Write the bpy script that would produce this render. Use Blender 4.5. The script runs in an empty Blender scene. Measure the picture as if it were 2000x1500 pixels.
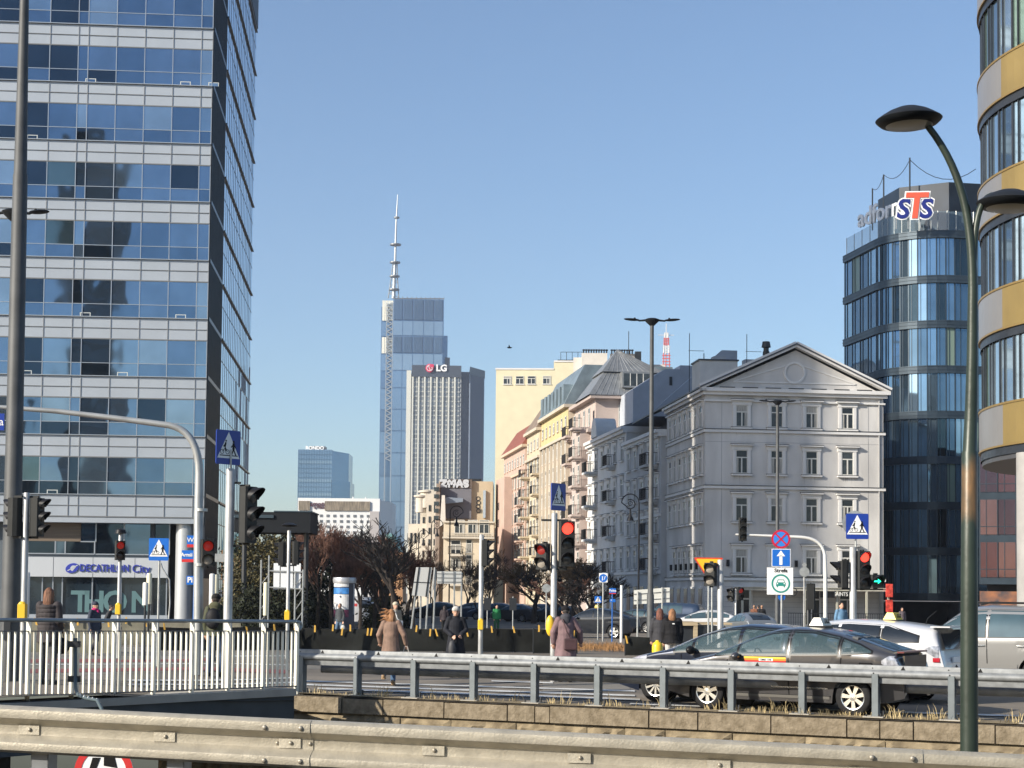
import bpy, math, random
from mathutils import Vector, Matrix
R = math.radians
SC = bpy.context.scene
COL = SC.collection
random.seed(7)

# ------------------------------------------------------------------ camera, sky, sun, exposure
FPX = 3300.0
TH = math.atan(174.0 / FPX)
ROLL = 0.010
CAMZ = 2.05
HAZE = 0.00014
_F = Vector((0, math.cos(TH), math.sin(TH)))
_R0 = Vector((1, 0, 0)); _U0 = Vector((0, -math.sin(TH), math.cos(TH)))
_R = _R0 * math.cos(ROLL) + _U0 * math.sin(ROLL)
_U = _U0 * math.cos(ROLL) - _R0 * math.sin(ROLL)
cd = bpy.data.cameras.new('camera')
cam = bpy.data.objects.new('camera', cd); COL.objects.link(cam)
cd.sensor_width = 36; cd.lens = FPX / 2000 * 36
cd.shift_y = 231 / 2000
cd.clip_start = 0.1; cd.clip_end = 9000
cam.matrix_world = Matrix(((_R.x, _U.x, -_F.x, 0), (_R.y, _U.y, -_F.y, 0), (_R.z, _U.z, -_F.z, CAMZ), (0, 0, 0, 1)))
SC.camera = cam

SUN_EL, SUN_A = 25.0, 58.0       # elevation, angle from "behind the camera" towards the left
wd = bpy.data.worlds.new('World'); SC.world = wd; wd.use_nodes = True
nt = wd.node_tree; bg = nt.nodes['Background']
sky = nt.nodes.new('ShaderNodeTexSky'); sky.sky_type = 'NISHITA'; sky.sun_disc = False
sky.sun_elevation = R(SUN_EL); sky.sun_rotation = R(180 + SUN_A)
sky.air_density = 1.0; sky.dust_density = 0.9; sky.ozone_density = 3.6
nt.links.new(sky.outputs[0], bg.inputs[0]); bg.inputs[1].default_value = 0.108
sl = bpy.data.lights.new('sun', 'SUN'); sl.energy = 5.0; sl.angle = R(0.5); sl.color = (1.0, 0.92, 0.79)
sun = bpy.data.objects.new('sun', sl); COL.objects.link(sun)
sdir = Vector((-math.cos(R(SUN_EL)) * math.sin(R(SUN_A)), -math.cos(R(SUN_EL)) * math.cos(R(SUN_A)), math.sin(R(SUN_EL))))
sun.rotation_euler = sdir.to_track_quat('Z', 'Y').to_euler(); sun.location = (-60, -60, 90)
SC.view_settings.view_transform = 'Standard'; SC.view_settings.look = 'None'
SC.view_settings.exposure = 0.62; SC.view_settings.gamma = 1.0
SC.render.engine = 'CYCLES'
SC.cycles.max_bounces = 6; SC.cycles.volume_bounces = 0

# ------------------------------------------------------------------ picture point -> place in the world
def ray(px, py): return _F + _R * ((px - 1000) / FPX) + _U * ((981 - py) / FPX)
def P(px, py, Y):
    r = ray(px, py); k = Y / r.y
    return Vector((r.x * k, Y, CAMZ + r.z * k))
def G(px, py, z=0.0):
    r = ray(px, py); k = (z - CAMZ) / r.z
    return Vector((r.x * k, r.y * k, z))
def gz(x, y):        # height of the ground
    z = 0.0
    if y > 60: z = -0.45 * min(1, (y - 60) / 28)
    if x < -3.4 and y < 48:
        z += 0.33 * min(1, max(0, (50 - y) / 19)) * min(1, max(0, -4.6 - x) / 2.5)
    return z

# ------------------------------------------------------------------ materials
_M = {}
def mat(name, col, rough=0.6, metal=0.0, noise=0.0, scale=6.0, bump=0.0, bscale=None, col2=None, spec=0.5, coat=0.0, emit=None, es=1.0, stretch=None, detail=6.0):
    if name in _M: return _M[name]
    m = bpy.data.materials.new(name); m.use_nodes = True; _M[name] = m
    n = m.node_tree; b = n.nodes['Principled BSDF']
    b.inputs['Base Color'].default_value = (*col, 1); b.inputs['Roughness'].default_value = rough
    b.inputs['Metallic'].default_value = metal; b.inputs['Specular IOR Level'].default_value = spec
    if coat: b.inputs['Coat Weight'].default_value = coat; b.inputs['Coat Roughness'].default_value = 0.04
    if max(col) < .03 and rough > .3 and not coat: b.inputs['Specular IOR Level'].default_value = min(spec, .2)
    if emit: b.inputs['Emission Color'].default_value = (*emit, 1); b.inputs['Emission Strength'].default_value = es
    if noise or bump or col2:
        tc = n.nodes.new('ShaderNodeTexCoord'); mp = n.nodes.new('ShaderNodeMapping')
        n.links.new(tc.outputs['Object'], mp.inputs[0])
        if stretch: mp.inputs['Scale'].default_value = stretch
        nz = n.nodes.new('ShaderNodeTexNoise'); nz.inputs['Scale'].default_value = scale; nz.inputs['Detail'].default_value = detail
        n.links.new(mp.outputs[0], nz.inputs[0])
        if noise or col2:
            cr = n.nodes.new('ShaderNodeValToRGB'); n.links.new(nz.outputs[0], cr.inputs[0])
            c2 = col2 or tuple(c * (1 - noise) for c in col)
            c1 = col if col2 else tuple(min(1, c * (1 + noise)) for c in col)
            cr.color_ramp.elements[0].position = 0.34; cr.color_ramp.elements[0].color = (*c2, 1)
            cr.color_ramp.elements[1].position = 0.66; cr.color_ramp.elements[1].color = (*c1, 1)
            n.links.new(cr.outputs[0], b.inputs['Base Color'])
        if bump:
            nb = n.nodes.new('ShaderNodeTexNoise'); nb.inputs['Scale'].default_value = bscale or scale * 3; nb.inputs['Detail'].default_value = 5
            n.links.new(mp.outputs[0], nb.inputs[0])
            bp = n.nodes.new('ShaderNodeBump'); bp.inputs['Strength'].default_value = bump; bp.inputs['Distance'].default_value = 0.02
            n.links.new(nb.outputs[0], bp.inputs['Height']); n.links.new(bp.outputs[0], b.inputs['Normal'])
    return m
def glass(name, col, rough=0.03, wave=0.0):      # coated window glass: tinted, mirror-like, slightly uneven
    if name in _M: return _M[name]
    m = mat(name, col, rough, 0.86, 0.10, 0.5)
    if wave:
        n = m.node_tree; b = n.nodes['Principled BSDF']
        tc = n.nodes.new('ShaderNodeTexCoord'); nz = n.nodes.new('ShaderNodeTexNoise'); nz.inputs['Scale'].default_value = 0.45; nz.inputs['Detail'].default_value = 1
        n.links.new(tc.outputs['Object'], nz.inputs[0])
        bp = n.nodes.new('ShaderNodeBump'); bp.inputs['Strength'].default_value = wave; bp.inputs['Distance'].default_value = 0.05
        n.links.new(nz.outputs[0], bp.inputs['Height']); n.links.new(bp.outputs[0], b.inputs['Normal'])
    return m
MT = dict(
    galv=mat('galvanised_steel', (.42, .43, .42), .42, .55, .16, 5, .12, 40),
    galv_warm=mat('weathered_galvanised_steel', (.40, .365, .295), .5, .35, .12, 9, .18, 60, detail=9),
    darkgalv=mat('dark_galvanised_steel', (.20, .21, .22), .45, .4, .2, 4),
    pole=mat('grey_pole_paint', (.06, .063, .065), .6, .05, .18, 2.5, .05, 20),
    polelight=mat('light_grey_pole_paint', (.38, .38, .37), .42, .25, .22, 6, stretch=(1, 1, .4)),
    white=mat('white_paint', (.66, .65, .63), .5),
    cream=mat('cream_painted_steel', (.74, .72, .62), .45, 0, .06, 3),
    black=mat('black_plastic', (.012, .012, .014), .45),
    darkgrey=mat('dark_grey_metal', (.03, .033, .037), .4, .3),
    rubber=mat('tyre_rubber', (.018, .018, .019), .8, 0, .2, 8),
    chrome=mat('polished_alloy', (.72, .72, .70), .25, .85),
    red=mat('red_paint', (.55, .03, .03), .4), blue=mat('sign_blue', (.01, .13, .52), .35),
    deepblue=mat('deep_sign_blue', (.01, .04, .28), .35),
    signwhite=mat('sign_white', (.80, .80, .78), .4), signblack=mat('sign_black', (.01, .01, .01), .5),
    yellow=mat('signal_yellow', (.75, .48, .03), .4), green=mat('sign_green', (.02, .24, .20), .4),
    asphalt=mat('asphalt', (.155, .132, .105), .9, 0, .28, .35, .3, 30),
    concrete=mat('concrete', (.33, .31, .27), .85, 0, .18, 1.2, .25, 18),
    skin=mat('skin', (.50, .29, .20), .55), wood=mat('raw_wood', (.38, .30, .19), .7, 0, .2, 3, stretch=(1, 1, 8)),
)

# ------------------------------------------------------------------ mesh builder
class MB:
    def __init__(s): s.v = []; s.f = []; s.m = []; s.X = None
    def add(s, vs, fs, m=0):
        o = len(s.v)
        s.v += [tuple(s.X @ Vector(p)) if s.X else tuple(p) for p in vs]
        s.f += [tuple(i + o for i in f) for f in fs]; s.m += [m] * len(fs)
    def box(s, x0, x1, y0, y1, z0, z1, m=0):
        s.add([(x0, y0, z0), (x1, y0, z0), (x1, y1, z0), (x0, y1, z0), (x0, y0, z1), (x1, y0, z1), (x1, y1, z1), (x0, y1, z1)],
              [(0, 3, 2, 1), (4, 5, 6, 7), (0, 1, 5, 4), (1, 2, 6, 5), (2, 3, 7, 6), (3, 0, 4, 7)], m); return s
    def prism(s, pts, y0, y1, m=0):     # outline in x,z seen from -y, counter-clockwise; from y0 (front) to y1 (back)
        n = len(pts)
        s.add([(x, y0, z) for x, z in pts] + [(x, y1, z) for x, z in pts],
              [tuple(range(n)), tuple(range(2 * n - 1, n - 1, -1))] + [(i, i + n, (i + 1) % n + n, (i + 1) % n) for i in range(n)], m); return s
    def slab(s, pts, z0, z1, m=0):      # outline in x,y
        n = len(pts)
        s.add([(x, y, z0) for x, y in pts] + [(x, y, z1) for x, y in pts],
              [tuple(range(n - 1, -1, -1)), tuple(range(n, 2 * n))] + [(i, (i + 1) % n, (i + 1) % n + n, i + n) for i in range(n)], m); return s
    def path(s, pts, rad, n=8, m=0, cap=True, flat=1.0):
        pts = [Vector(p) for p in pts]
        if not hasattr(rad, '__len__'): rad = [rad] * len(pts)
        vs = []; fs = []; up = None
        for i, p in enumerate(pts):
            d = (pts[min(i + 1, len(pts) - 1)] - pts[max(i - 1, 0)])
            if d.length < 1e-9: d = Vector((0, 0, 1))
            d.normalize()
            if up is None: up = Vector((0, 1, 0)) if abs(d.y) < .9 else Vector((1, 0, 0))
            a = d.cross(up)
            if a.length < 1e-6: a = d.cross(Vector((1, 0, 0)))
            a.normalize(); b = a.cross(d).normalized(); up = b
            for k in range(n):
                t = 2 * math.pi * k / n
                vs.append(p + (a * math.cos(t) + b * math.sin(t) * flat) * rad[i])
        for i in range(len(pts) - 1):
            for k in range(n):
                a0 = i * n + k; a1 = i * n + (k + 1) % n
                fs.append((a0, a1, a1 + n, a0 + n))
        if cap: fs += [tuple(range(n - 1, -1, -1)), tuple(range(len(vs) - n, len(vs)))]
        s.add(vs, fs, m); return s
    def cyl(s, p0, p1, r, n=10, m=0, r2=None): return s.path([p0, p1], [r, r if r2 is None else r2], n, m)
    def ell(s, c, r, n=10, k=7, m=0, rot=None):
        vs = []; fs = []
        for i in range(k + 1):
            ph = math.pi * i / k
            for j in range(n):
                t = 2 * math.pi * j / n
                q = Vector((math.sin(ph) * math.cos(t) * r[0], math.sin(ph) * math.sin(t) * r[1], math.cos(ph) * r[2]))
                if rot: q = rot @ q
                vs.append((c[0] + q.x, c[1] + q.y, c[2] + q.z))
        for i in range(k):
            for j in range(n):
                a = i * n + j; b = i * n + (j + 1) % n
                fs.append((a, a + n, b + n, b))
        s.add(vs, fs, m); return s
    def lathe(s, prof, n=20, m=0, axis='z', c=(0, 0, 0)):   # prof: (r, h)
        vs = []; fs = []
        for r, h in prof:
            for j in range(n):
                t = 2 * math.pi * j / n; x = r * math.cos(t); y = r * math.sin(t)
                p = (x, y, h) if axis == 'z' else ((x, h, y) if axis == 'y' else (h, x, y))
                vs.append((p[0] + c[0], p[1] + c[1], p[2] + c[2]))
        for i in range(len(prof) - 1):
            for j in range(n):
                a = i * n + j; b = i * n + (j + 1) % n
                fs.append((a, b, b + n, a + n) if axis != 'y' else (a, a + n, b + n, b))
        s.add(vs, fs, m); return s
    def disc(s, c, r, y0, y1, n=24, m=0):      # disc facing -y
        s.prism([(c[0] + r * math.cos(2 * math.pi * i / n), c[1] + r * math.sin(2 * math.pi * i / n)) for i in range(n)], y0, y1, m); return s
    def ring(s, c, r0, r1, y0, y1, n=28, m=0):
        for i in range(n):
            a, b = 2 * math.pi * i / n, 2 * math.pi * (i + 1) / n
            s.prism([(c[0] + r0 * math.cos(a), c[1] + r0 * math.sin(a)), (c[0] + r1 * math.cos(a), c[1] + r1 * math.sin(a)),
                     (c[0] + r1 * math.cos(b), c[1] + r1 * math.sin(b)), (c[0] + r0 * math.cos(b), c[1] + r0 * math.sin(b))], y0, y1, m)
        return s
    def bar(s, a, b, w, y0, y1, m=0):          # flat bar in the x,z plane
        d = Vector((b[0] - a[0], b[1] - a[1])); L = d.length or 1; nx, nz = -d.y / L * w / 2, d.x / L * w / 2
        s.prism([(a[0] - nx, a[1] - nz), (b[0] - nx, b[1] - nz), (b[0] + nx, b[1] + nz), (a[0] + nx, a[1] + nz)], y0, y1, m); return s
    def mesh(s, name, mats, smooth=None):
        me = bpy.data.meshes.new(name); me.from_pydata(s.v, [], s.f)
        for q in (mats if isinstance(mats, (list, tuple)) else [mats]): me.materials.append(q)
        me.polygons.foreach_set('material_index', s.m)
        if smooth:
            me.polygons.foreach_set('use_smooth', [True] * len(s.f)); me.update()
            me.set_sharp_from_angle(angle=R(smooth))
        me.update(); return me
    def obj(s, name, mats, parent=None, loc=(0, 0, 0), rz=0, smooth=None, rot=None):
        return put(s.mesh(name, mats, smooth), name, parent, loc, rz, rot)
def put(me, name, parent=None, loc=(0, 0, 0), rz=0, rot=None):
    o = bpy.data.objects.new(name, me); COL.objects.link(o)
    o.location = loc; o.rotation_euler = rot or (0, 0, rz)
    if parent: o.parent = parent
    return o
def tag(o, label, cat, group=None, kind=None):
    if label: o['label'] = label
    if cat: o['category'] = cat
    if group: o['group'] = group
    if kind: o['kind'] = kind
    return o
def thing(name, label, cat, loc=(0, 0, 0), rz=0, group=None):
    return tag(put(None, name, None, loc, rz), label, cat, group)
def dup(root, loc, rz=0, label=None, group=None, scale=None):
    def cp(o, par):
        c = o.copy(); COL.objects.link(c)
        if par: c.parent = par
        for ch in list(o.children): cp(ch, c)
        return c
    r = cp(root, None); r.location = loc; r.rotation_euler = (0, 0, rz)
    if label: r['label'] = label
    if group: r['group'] = group
    if scale: r.scale = scale
    return r
def text(s, size, material, parent, loc, rz=0, depth=.01, bold=0.0, name='lettering', italic=0.0, align='CENTER', sx=1.0, flipz=False, fit=None):
    c = bpy.data.curves.new(name, 'FONT'); c.body = s; c.size = size; c.extrude = depth; c.offset = bold; c.shear = italic
    c.align_x = align; c.align_y = 'CENTER'; c.resolution_u = 3
    t = bpy.data.objects.new(name, c); COL.objects.link(t)
    me = bpy.data.meshes.new_from_object(t); bpy.data.objects.remove(t); bpy.data.curves.remove(c)
    me.materials.clear(); me.materials.append(material)
    if fit: xs_ = [v.co.x for v in me.vertices]; sx = fit / (max(xs_) - min(xs_))
    me.transform(Matrix.Scale(sx, 4, Vector((1, 0, 0))))
    me.transform(Matrix.Rotation(R(90), 4, 'X'))
    if flipz: me.transform(Matrix.Rotation(R(180), 4, 'Y'))
    return put(me, name, parent, loc, rz)
def parts(parent, specs, name='window', cap=100):
    """specs: (size, function that returns an object). The largest become parts, the rest one stuff part."""
    for s in specs: pass
# ------------------------------------------------------------------ ground, roads, kerbs, markings
def sheet(name, xs, ys, zf, m, off=0.0):
    b = MB(); nx = len(xs)
    b.v = [(x, y, zf(x, y) + off) for y in ys for x in xs]
    for j in range(len(ys) - 1):
        for i in range(nx - 1):
            a = j * nx + i; b.f.append((a, a + 1, a + nx + 1, a + nx)); b.m.append(0)
    return tag(b.obj(name, m), None, None, kind='structure')
def rng(a, b, n): return [a + (b - a) * i / n for i in range(n + 1)]
# line of the retaining wall / bridge edge: everything nearer is the sunken road
WL = [(-60, 5.5), (-26, 10.5)]        # unused far left
RA = G(587, 1356); RB = G(1858, 1409)                 # first and eleventh crash-barrier posts
RD = (RB - RA); RD.z = 0; STEP = RD.length / 10; RD.normalize(); RN = Vector((-RD.y, RD.x, 0))   # along and away from camera
FA = P(0, 1362, 26.8); FB = P(580, 1341, 31.9)        # foot line of the railing
FD = FB - FA; FDn = Vector((FD.x, FD.y, 0)).normalized(); FN = Vector((-FDn.y, FDn.x, 0))
edgeL = [FA + FDn * -30 - FN * .35, FB - FDn * .35 - FN * .35]
wallS = RA - RD * .9 - RN * .32
wallE = RA + RD * 40 - RN * .32
wallW = RA - RD * 60 - RN * .32
poly_edge = [Vector((wallW.x, wallW.y, 0)), Vector((wallE.x, wallE.y, 0))]
def edge_y(x):
    for a, b in zip(poly_edge[:-1], poly_edge[1:]):
        lo, hi = min(a.x, b.x), max(a.x, b.x)
        if lo <= x <= hi and hi - lo > .05: return a.y + (b.y - a.y) * (x - a.x) / (b.x - a.x)
    return poly_edge[0].y if x < poly_edge[0].x else poly_edge[-1].y
xs = sorted(set([-3000, -1500, -700, -300, -150, -90] + [round(wallW.x + i * 1.5, 3) for i in range(0, int((wallS.x - wallW.x) / 1.5))] + [wallS.x] + [wallS.x + i * .9 * RD.x for i in range(1, 46)] + [60, 90, 150, 300, 700, 1500, 3000]))
b = MB(); rows = [0, .5, 1, 2, 4, 7, 11, 15, 20, 26, 32, 40, 50, 65, 85, 120, 200, 500, 1200, 3500]
nx = len(xs)
for t in rows:
    for x in xs:
        y = edge_y(x) + t; b.v.append((x, y, gz(x, y)))
for j in range(len(rows) - 1):
    for i in range(nx - 1):
        a = j * nx + i; b.f.append((a, a + 1, a + nx + 1, a + nx)); b.m.append(0)
pav = mat('paving', (.17, .155, .13), .9, 0, .2, .5, .25, 25)
g = tag(b.obj('ground', MT['asphalt'], smooth=30), None, None, kind='structure')
# surface of the bridge between the railing and the wall line
b = MB(); n = 40; eE = Vector((edgeL[1].x, edgeL[1].y, 0)); eW = eE - FDn * 60; w0 = RA - RD * 1.0 - RN * .32; w1 = w0 - RD * 52
for i in range(n + 1):
    p0 = eE.lerp(eW, i / n); p1 = w0.lerp(w1, i / n)
    for j in range(7): p = p0.lerp(p1, j / 6); b.v.append((p.x, p.y, gz(p.x, p.y)))
for i in range(n):
    for j in range(6): a = i * 7 + j; b.f.append((a, a + 1, a + 8, a + 7)); b.m.append(0)
tag(b.obj('bridge_road', MT['asphalt'], smooth=30), None, None, kind='structure')
# the sunken road between the two edges
b = MB(); b.box(-60, 60, -12, 60, -6.0, -5.2); tag(b.obj('sunken_road', mat('shade_tinted_asphalt', (.022, .022, .022), .9, 0, .4, .6)), None, None, kind='structure')  # asphalt near black: the underpass shade is put into its colour
def strip(name, pts, m, off=.004, w=None):
    """flat sheet on the ground following gz; pts = 4 corners in order"""
    a, b_, c, d = [Vector(p) for p in pts]; q = MB(); n = 14; k = 2
    for i in range(n + 1):
        p0 = a.lerp(b_, i / n); p1 = d.lerp(c, i / n)
        for j in range(k + 1):
            p = p0.lerp(p1, j / k); q.v.append((p.x, p.y, gz(p.x, p.y) + off))
    for i in range(n):
        for j in range(k):
            s = i * (k + 1) + j; q.f.append((s, s + k + 1, s + k + 2, s + 1)); q.m.append(0)
    return tag(q.obj(name, m), None, None, kind='structure')
redpath = mat('red_cycle_path', (.20, .055, .05), .85, 0, .2, 1.0)
mark = mat('road_marking_white', (.52, .52, .50), .7, 0, .25, 2.0)
def gpt(px, py):
    z = 0
    for _ in range(6):
        p = G(px, py, z); z = gz(p.x, p.y)
    return G(px, py, z)
strip('pavement', [gpt(-100, 1330), gpt(700, 1302), gpt(900, 1268), gpt(-100, 1262)], pav, .004)
strip('cycle_path', [gpt(-60, 1318), gpt(560, 1316), gpt(560, 1309), gpt(-60, 1309)], redpath, .012)
strip('cycle_path', [gpt(-60, 1296), gpt(420, 1292), gpt(420, 1286), gpt(-60, 1288)], redpath, .012)
strip('cycle_path', [gpt(960, 1317), gpt(1230, 1328), gpt(1230, 1321), gpt(960, 1311)], redpath, .012)
strip('pavement', [gpt(1060, 1352), gpt(1230, 1352), gpt(1230, 1331), gpt(1060, 1326)], pav, .008)
for i, (x0, y0, x1, y1, w) in enumerate([(590, 1331, 1240, 1351, 2.6), (590, 1338, 1240, 1360, 3.0), (620, 1346, 1250, 1368, 3.4), (250, 1330, 590, 1324, 2.2), (250, 1338, 590, 1333, 2.2),
                                     (960, 1331, 1080, 1335, 2.2), (1230, 1376, 1990, 1400, 3.0), (-50, 1300, 560, 1300, 1.6), (60, 1284, 560, 1282, 1.6)]):
    strip('road_marking', [gpt(x0, y0 + w / 2), gpt(x1, y1 + w / 2), gpt(x1, y1 - w / 2), gpt(x0, y0 - w / 2)], mark, .017)
# verge of dry soil behind the barrier posts
dry = mat('dry_soil', (.20, .155, .09), .95, 0, .35, 3, .4, 30)
def along(t, off, z=0.0): p = RA + RD * t + RN * off; return Vector((p.x, p.y, z))
strip('verge', [along(-.8, -.28), along(40, -.28), along(40, .32), along(-.8, .32)], dry, .02)

# ------------------------------------------------------------------ retaining wall of rough stone
stone = mat('rough_sandstone', (.27, .215, .135), .9, 0, 0, 4.5, 1.0, 5, col2=(.13, .10, .06), detail=10)
capst = mat('coping_concrete', (.24, .195, .135), .92, 0, 0, 7, 1.0, 22, col2=(.14, .11, .07), detail=9)
rw = thing('retaining_wall', 'rough sandstone retaining wall with concrete coping below the steel crash barrier', 'wall', tuple(along(-3.2, -.32)), math.atan2(RD.y, RD.x))
rr = random.Random(3)
b = MB(); x = 0
while x < 41:
    w = rr.choice([.3, .55, .9, 1.3, 1.9]); b.box(x + .012, min(x + w, 41) - .012, -.02 + rr.uniform(-.012, .012), .5, -.30, -.012 + rr.uniform(-.012, .008)); x += w
b.box(0, 41, .03, .45, -.30, -.03); b.obj('coping', capst, rw)
b = MB(); z = -.335; row = 0
while z > -5.3:
    h = .42 if row == 0 else rr.uniform(.34, .5); x = 0
    while x < 41:
        w = rr.uniform(.7, 1.9); y = rr.uniform(-.01, .03)
        x1 = min(x + w, 41); n = max(2, int((x1 - x) / .12)); k = 5
        vs = []; fs = []
        for j in range(k + 1):
            for i in range(n + 1):
                e = (i in (0, n)) or (j in (0, k))
                vs.append((x + .008 + (x1 - x - .016) * i / n, y + (.045 if e else rr.uniform(-.05, .02)), z - h + .006 + (h - .012) * j / k))
        for j in range(k):
            for i in range(n): a = j * (n + 1) + i; fs.append((a, a + 1, a + n + 2, a + n + 1))
        b.add(vs, fs); x = x1
    z -= h; row += 1
b.box(0, 41, .085, .5, -5.3, -.31); b.obj('stone_blocks', stone, rw)

# ------------------------------------------------------------------ bridge deck edge under the railing
br = thing('bridge_deck', 'grey concrete bridge edge carrying the cream bar railing', 'bridge', tuple(FA + FDn * -30 - FN * .35), math.atan2(FDn.y, FDn.x))
L = (FB - FA).length + 29.65
b = MB(); zt = 0
b.prism([(0, -.14), (L, -.14 + (FB.z - FA.z)), (L, FB.z - FA.z - .01), (0, -.01)], 0, .7)
b.obj('kerb', MT['concrete'], br)
dk = mat('shade_tinted_concrete', (.05, .058, .062), .85, 0, .3, 1.0, .2, 12)  # concrete darkened: shade on the deck side is put into its colour
b = MB(); b.prism([(0, -.85), (L, -.85 + (FB.z - FA.z)), (L, -.142 + FB.z - FA.z), (0, -.142)], .06, .9)
b.obj('deck_side', dk, br)
b = MB(); b.box(0, L - 3, 4.5, 5.0, -6, -.9); b.obj('abutment', dk, br)
# ------------------------------------------------------------------ near guardrail (W-beam)
A0 = P(0, 1376, 11.3); B0 = P(2000, 1473, 10.2); D0 = (B0 - A0); Ln = D0.length
ng = thing('guardrail', 'pale galvanised steel guardrail nearest the camera with bolted overlapping beam sections', 'guardrail', tuple(A0), math.atan2(D0.y, D0.x))
slope = D0.z / math.hypot(D0.x, D0.y)
prof = [(-.02, 0), (-.055, -.004), (-.083, -.022), (-.086, -.05), (-.080, -.078), (-.035, -.108), (-.008, -.118), (0, -.13), (0, -.19), (-.012, -.198), (-.05, -.214), (-.083, -.238), (-.086, -.262), (-.080, -.288), (-.05, -.306), (-.02, -.31)]
def beam(b, x0, x1, pf, sl, th=.004, m=0, dy=0):
    n = len(pf)
    vs = [(x0, y + dy, z + sl * x0) for y, z in pf] + [(x1, y + dy, z + sl * x1) for y, z in pf] + [(x0, y + dy + th, z + sl * x0) for y, z in pf] + [(x1, y + dy + th, z + sl * x1) for y, z in pf]
    fs = []
    for i in range(n - 1): fs += [(i, i + 1, n + i + 1, n + i), (2 * n + i, 3 * n + i, 3 * n + i + 1, 2 * n + i + 1)]
    for k in (0, n): fs += [(k + i, k + 2 * n + i, k + 2 * n + i + 1, k + i + 1) for i in range(n - 1)]
    fs += [(0, n, 3 * n, 2 * n), (n - 1, 3 * n - 1, 4 * n - 1, 2 * n - 1)]
    b.add(vs, fs, m)
def locx(px):    # local x along the near rail for a picture column
    r = ray(px, 1430); d = D0.normalized(); t = (A0.x * r.y - A0.y * r.x) / (r.x * d.y - r.y * d.x); return t
s1, s2 = locx(612), locx(1800)
for i, (x0, x1) in enumerate([(-3, s1), (s1 - .25, s2), (s2 - .25, Ln + 3)]):
    b = MB(); beam(b, x0, x1, prof, slope, dy=(0, .006, .012)[i]); b.obj('beam_section', MT['galv_warm'], ng, smooth=40)
b = MB()
bm_ = mat('bolt_steel', (.30, .27, .22), .5, .5)
def bolt(x, y, z, r): b = MB(); b.ell((x, y, z), (r, .010, r), 10, 6); b.obj('bolt', bm_, ng, smooth=40)
for s in (s1, s2):
    for dx, z in ((-.06, -.05), (-.30, -.05), (-.06, -.26), (-.30, -.26)): bolt(s + dx, -.088, z + slope * s, .017)
    for dx in (-.02, -.24): bolt(s + dx, -.002, -.155 + slope * s, .014)
brk = [locx(p) for p in (65, 330, 575, 855, 1140, 1412, 1690, 1960)]
for s in brk: bolt(s - .02, -.014, -.155 + slope * s, .014)
for s in brk:
    b = MB(); b.box(s - .10, s + .045, -.010, -.001, -.188 + slope * s, -.128 + slope * s); b.obj('washer_plate', MT['galv_warm'], ng)
    b = MB(); b.box(s - .02, s + .10, .02, .026, -1.6 + slope * s, -.02 + slope * s); b.box(s - .02, s - .014, .02, .16, -1.6 + slope * s, -.02 + slope * s); b.box(s + .094, s + .10, .02, .16, -1.6 + slope * s, -.02 + slope * s)
    b.obj('post', MT['darkgalv'], ng)
# no-overtaking style round sign standing in the sunken road behind the rail
sp = P(203, 1482, 15.0)
rs = thing('round_sign', 'round red rimmed prohibition sign in shade below the near guardrail', 'road sign', (sp.x, sp.y, -5.2))
b = MB(); b.cyl((0, .03, 0), (0, .03, sp.z + 5.2), .03, 10); b.obj('pole', MT['pole'], rs, smooth=40)
b = MB(); zc = sp.z + 5.2 - .12; b.disc((0, zc), .26, 0, .012, 36); b.ring((0, zc), .20, .26, -.004, 0, 36, 1)
b.prism([(-.13, zc + .02), (-.07, zc + .02), (-.03, zc + .13), (-.10, zc + .13)], -.004, 0, 2); b.prism([(.0, zc + .06), (.12, zc + .04), (.09, zc + .15), (.0, zc + .16)], -.004, 0, 2)
b.obj('sign_panel', [MT['signwhite'], MT['red'], MT['signblack']], rs)

# ------------------------------------------------------------------ far crash barrier along the wall
cb = thing('crash_barrier', 'grey galvanised double crash barrier with box posts on top of the stone wall', 'guardrail', tuple(RA), math.atan2(RD.y, RD.x))
pf2 = [(.07, 0), (.055, -.006), (.05, -.02), (.045, -.075), (.01, -.095), (-.012, -.115), (-.02, -.145), (-.012, -.175), (.01, -.195), (.045, -.21), (.05, -.225), (.05, -.29), (.055, -.304), (.07, -.31)]
for i in range(5):
    b = MB(); beam(b, -.12 + i * 4.0 * 1.0, 4.0 * (i + 1) - .12 + .03, [(y, z + .88) for y, z in pf2], 0, dy=.002 * (i % 2)); b.obj('beam_section', mat('dull_zinc', (.225, .235, .24), .6, .25, .18, 7, .1, 40), cb, smooth=35)
pf3 = [(.42, -.0), (.40, -.03), (.40, -.12), (.42, -.15)]
b = MB(); beam(b, .2, 20, [(y, z + .56) for y, z in pf3], 0); b.obj('lower_rail', MT['darkgalv'], cb, smooth=35)
b = MB(); beam(b, -.2, 20, [(.50 - (y), z + .86) for y, z in pf2][::-1], 0); b.obj('rear_beam', mat('dull_zinc', (.3,) * 3), cb, smooth=35)
hx = []
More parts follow.
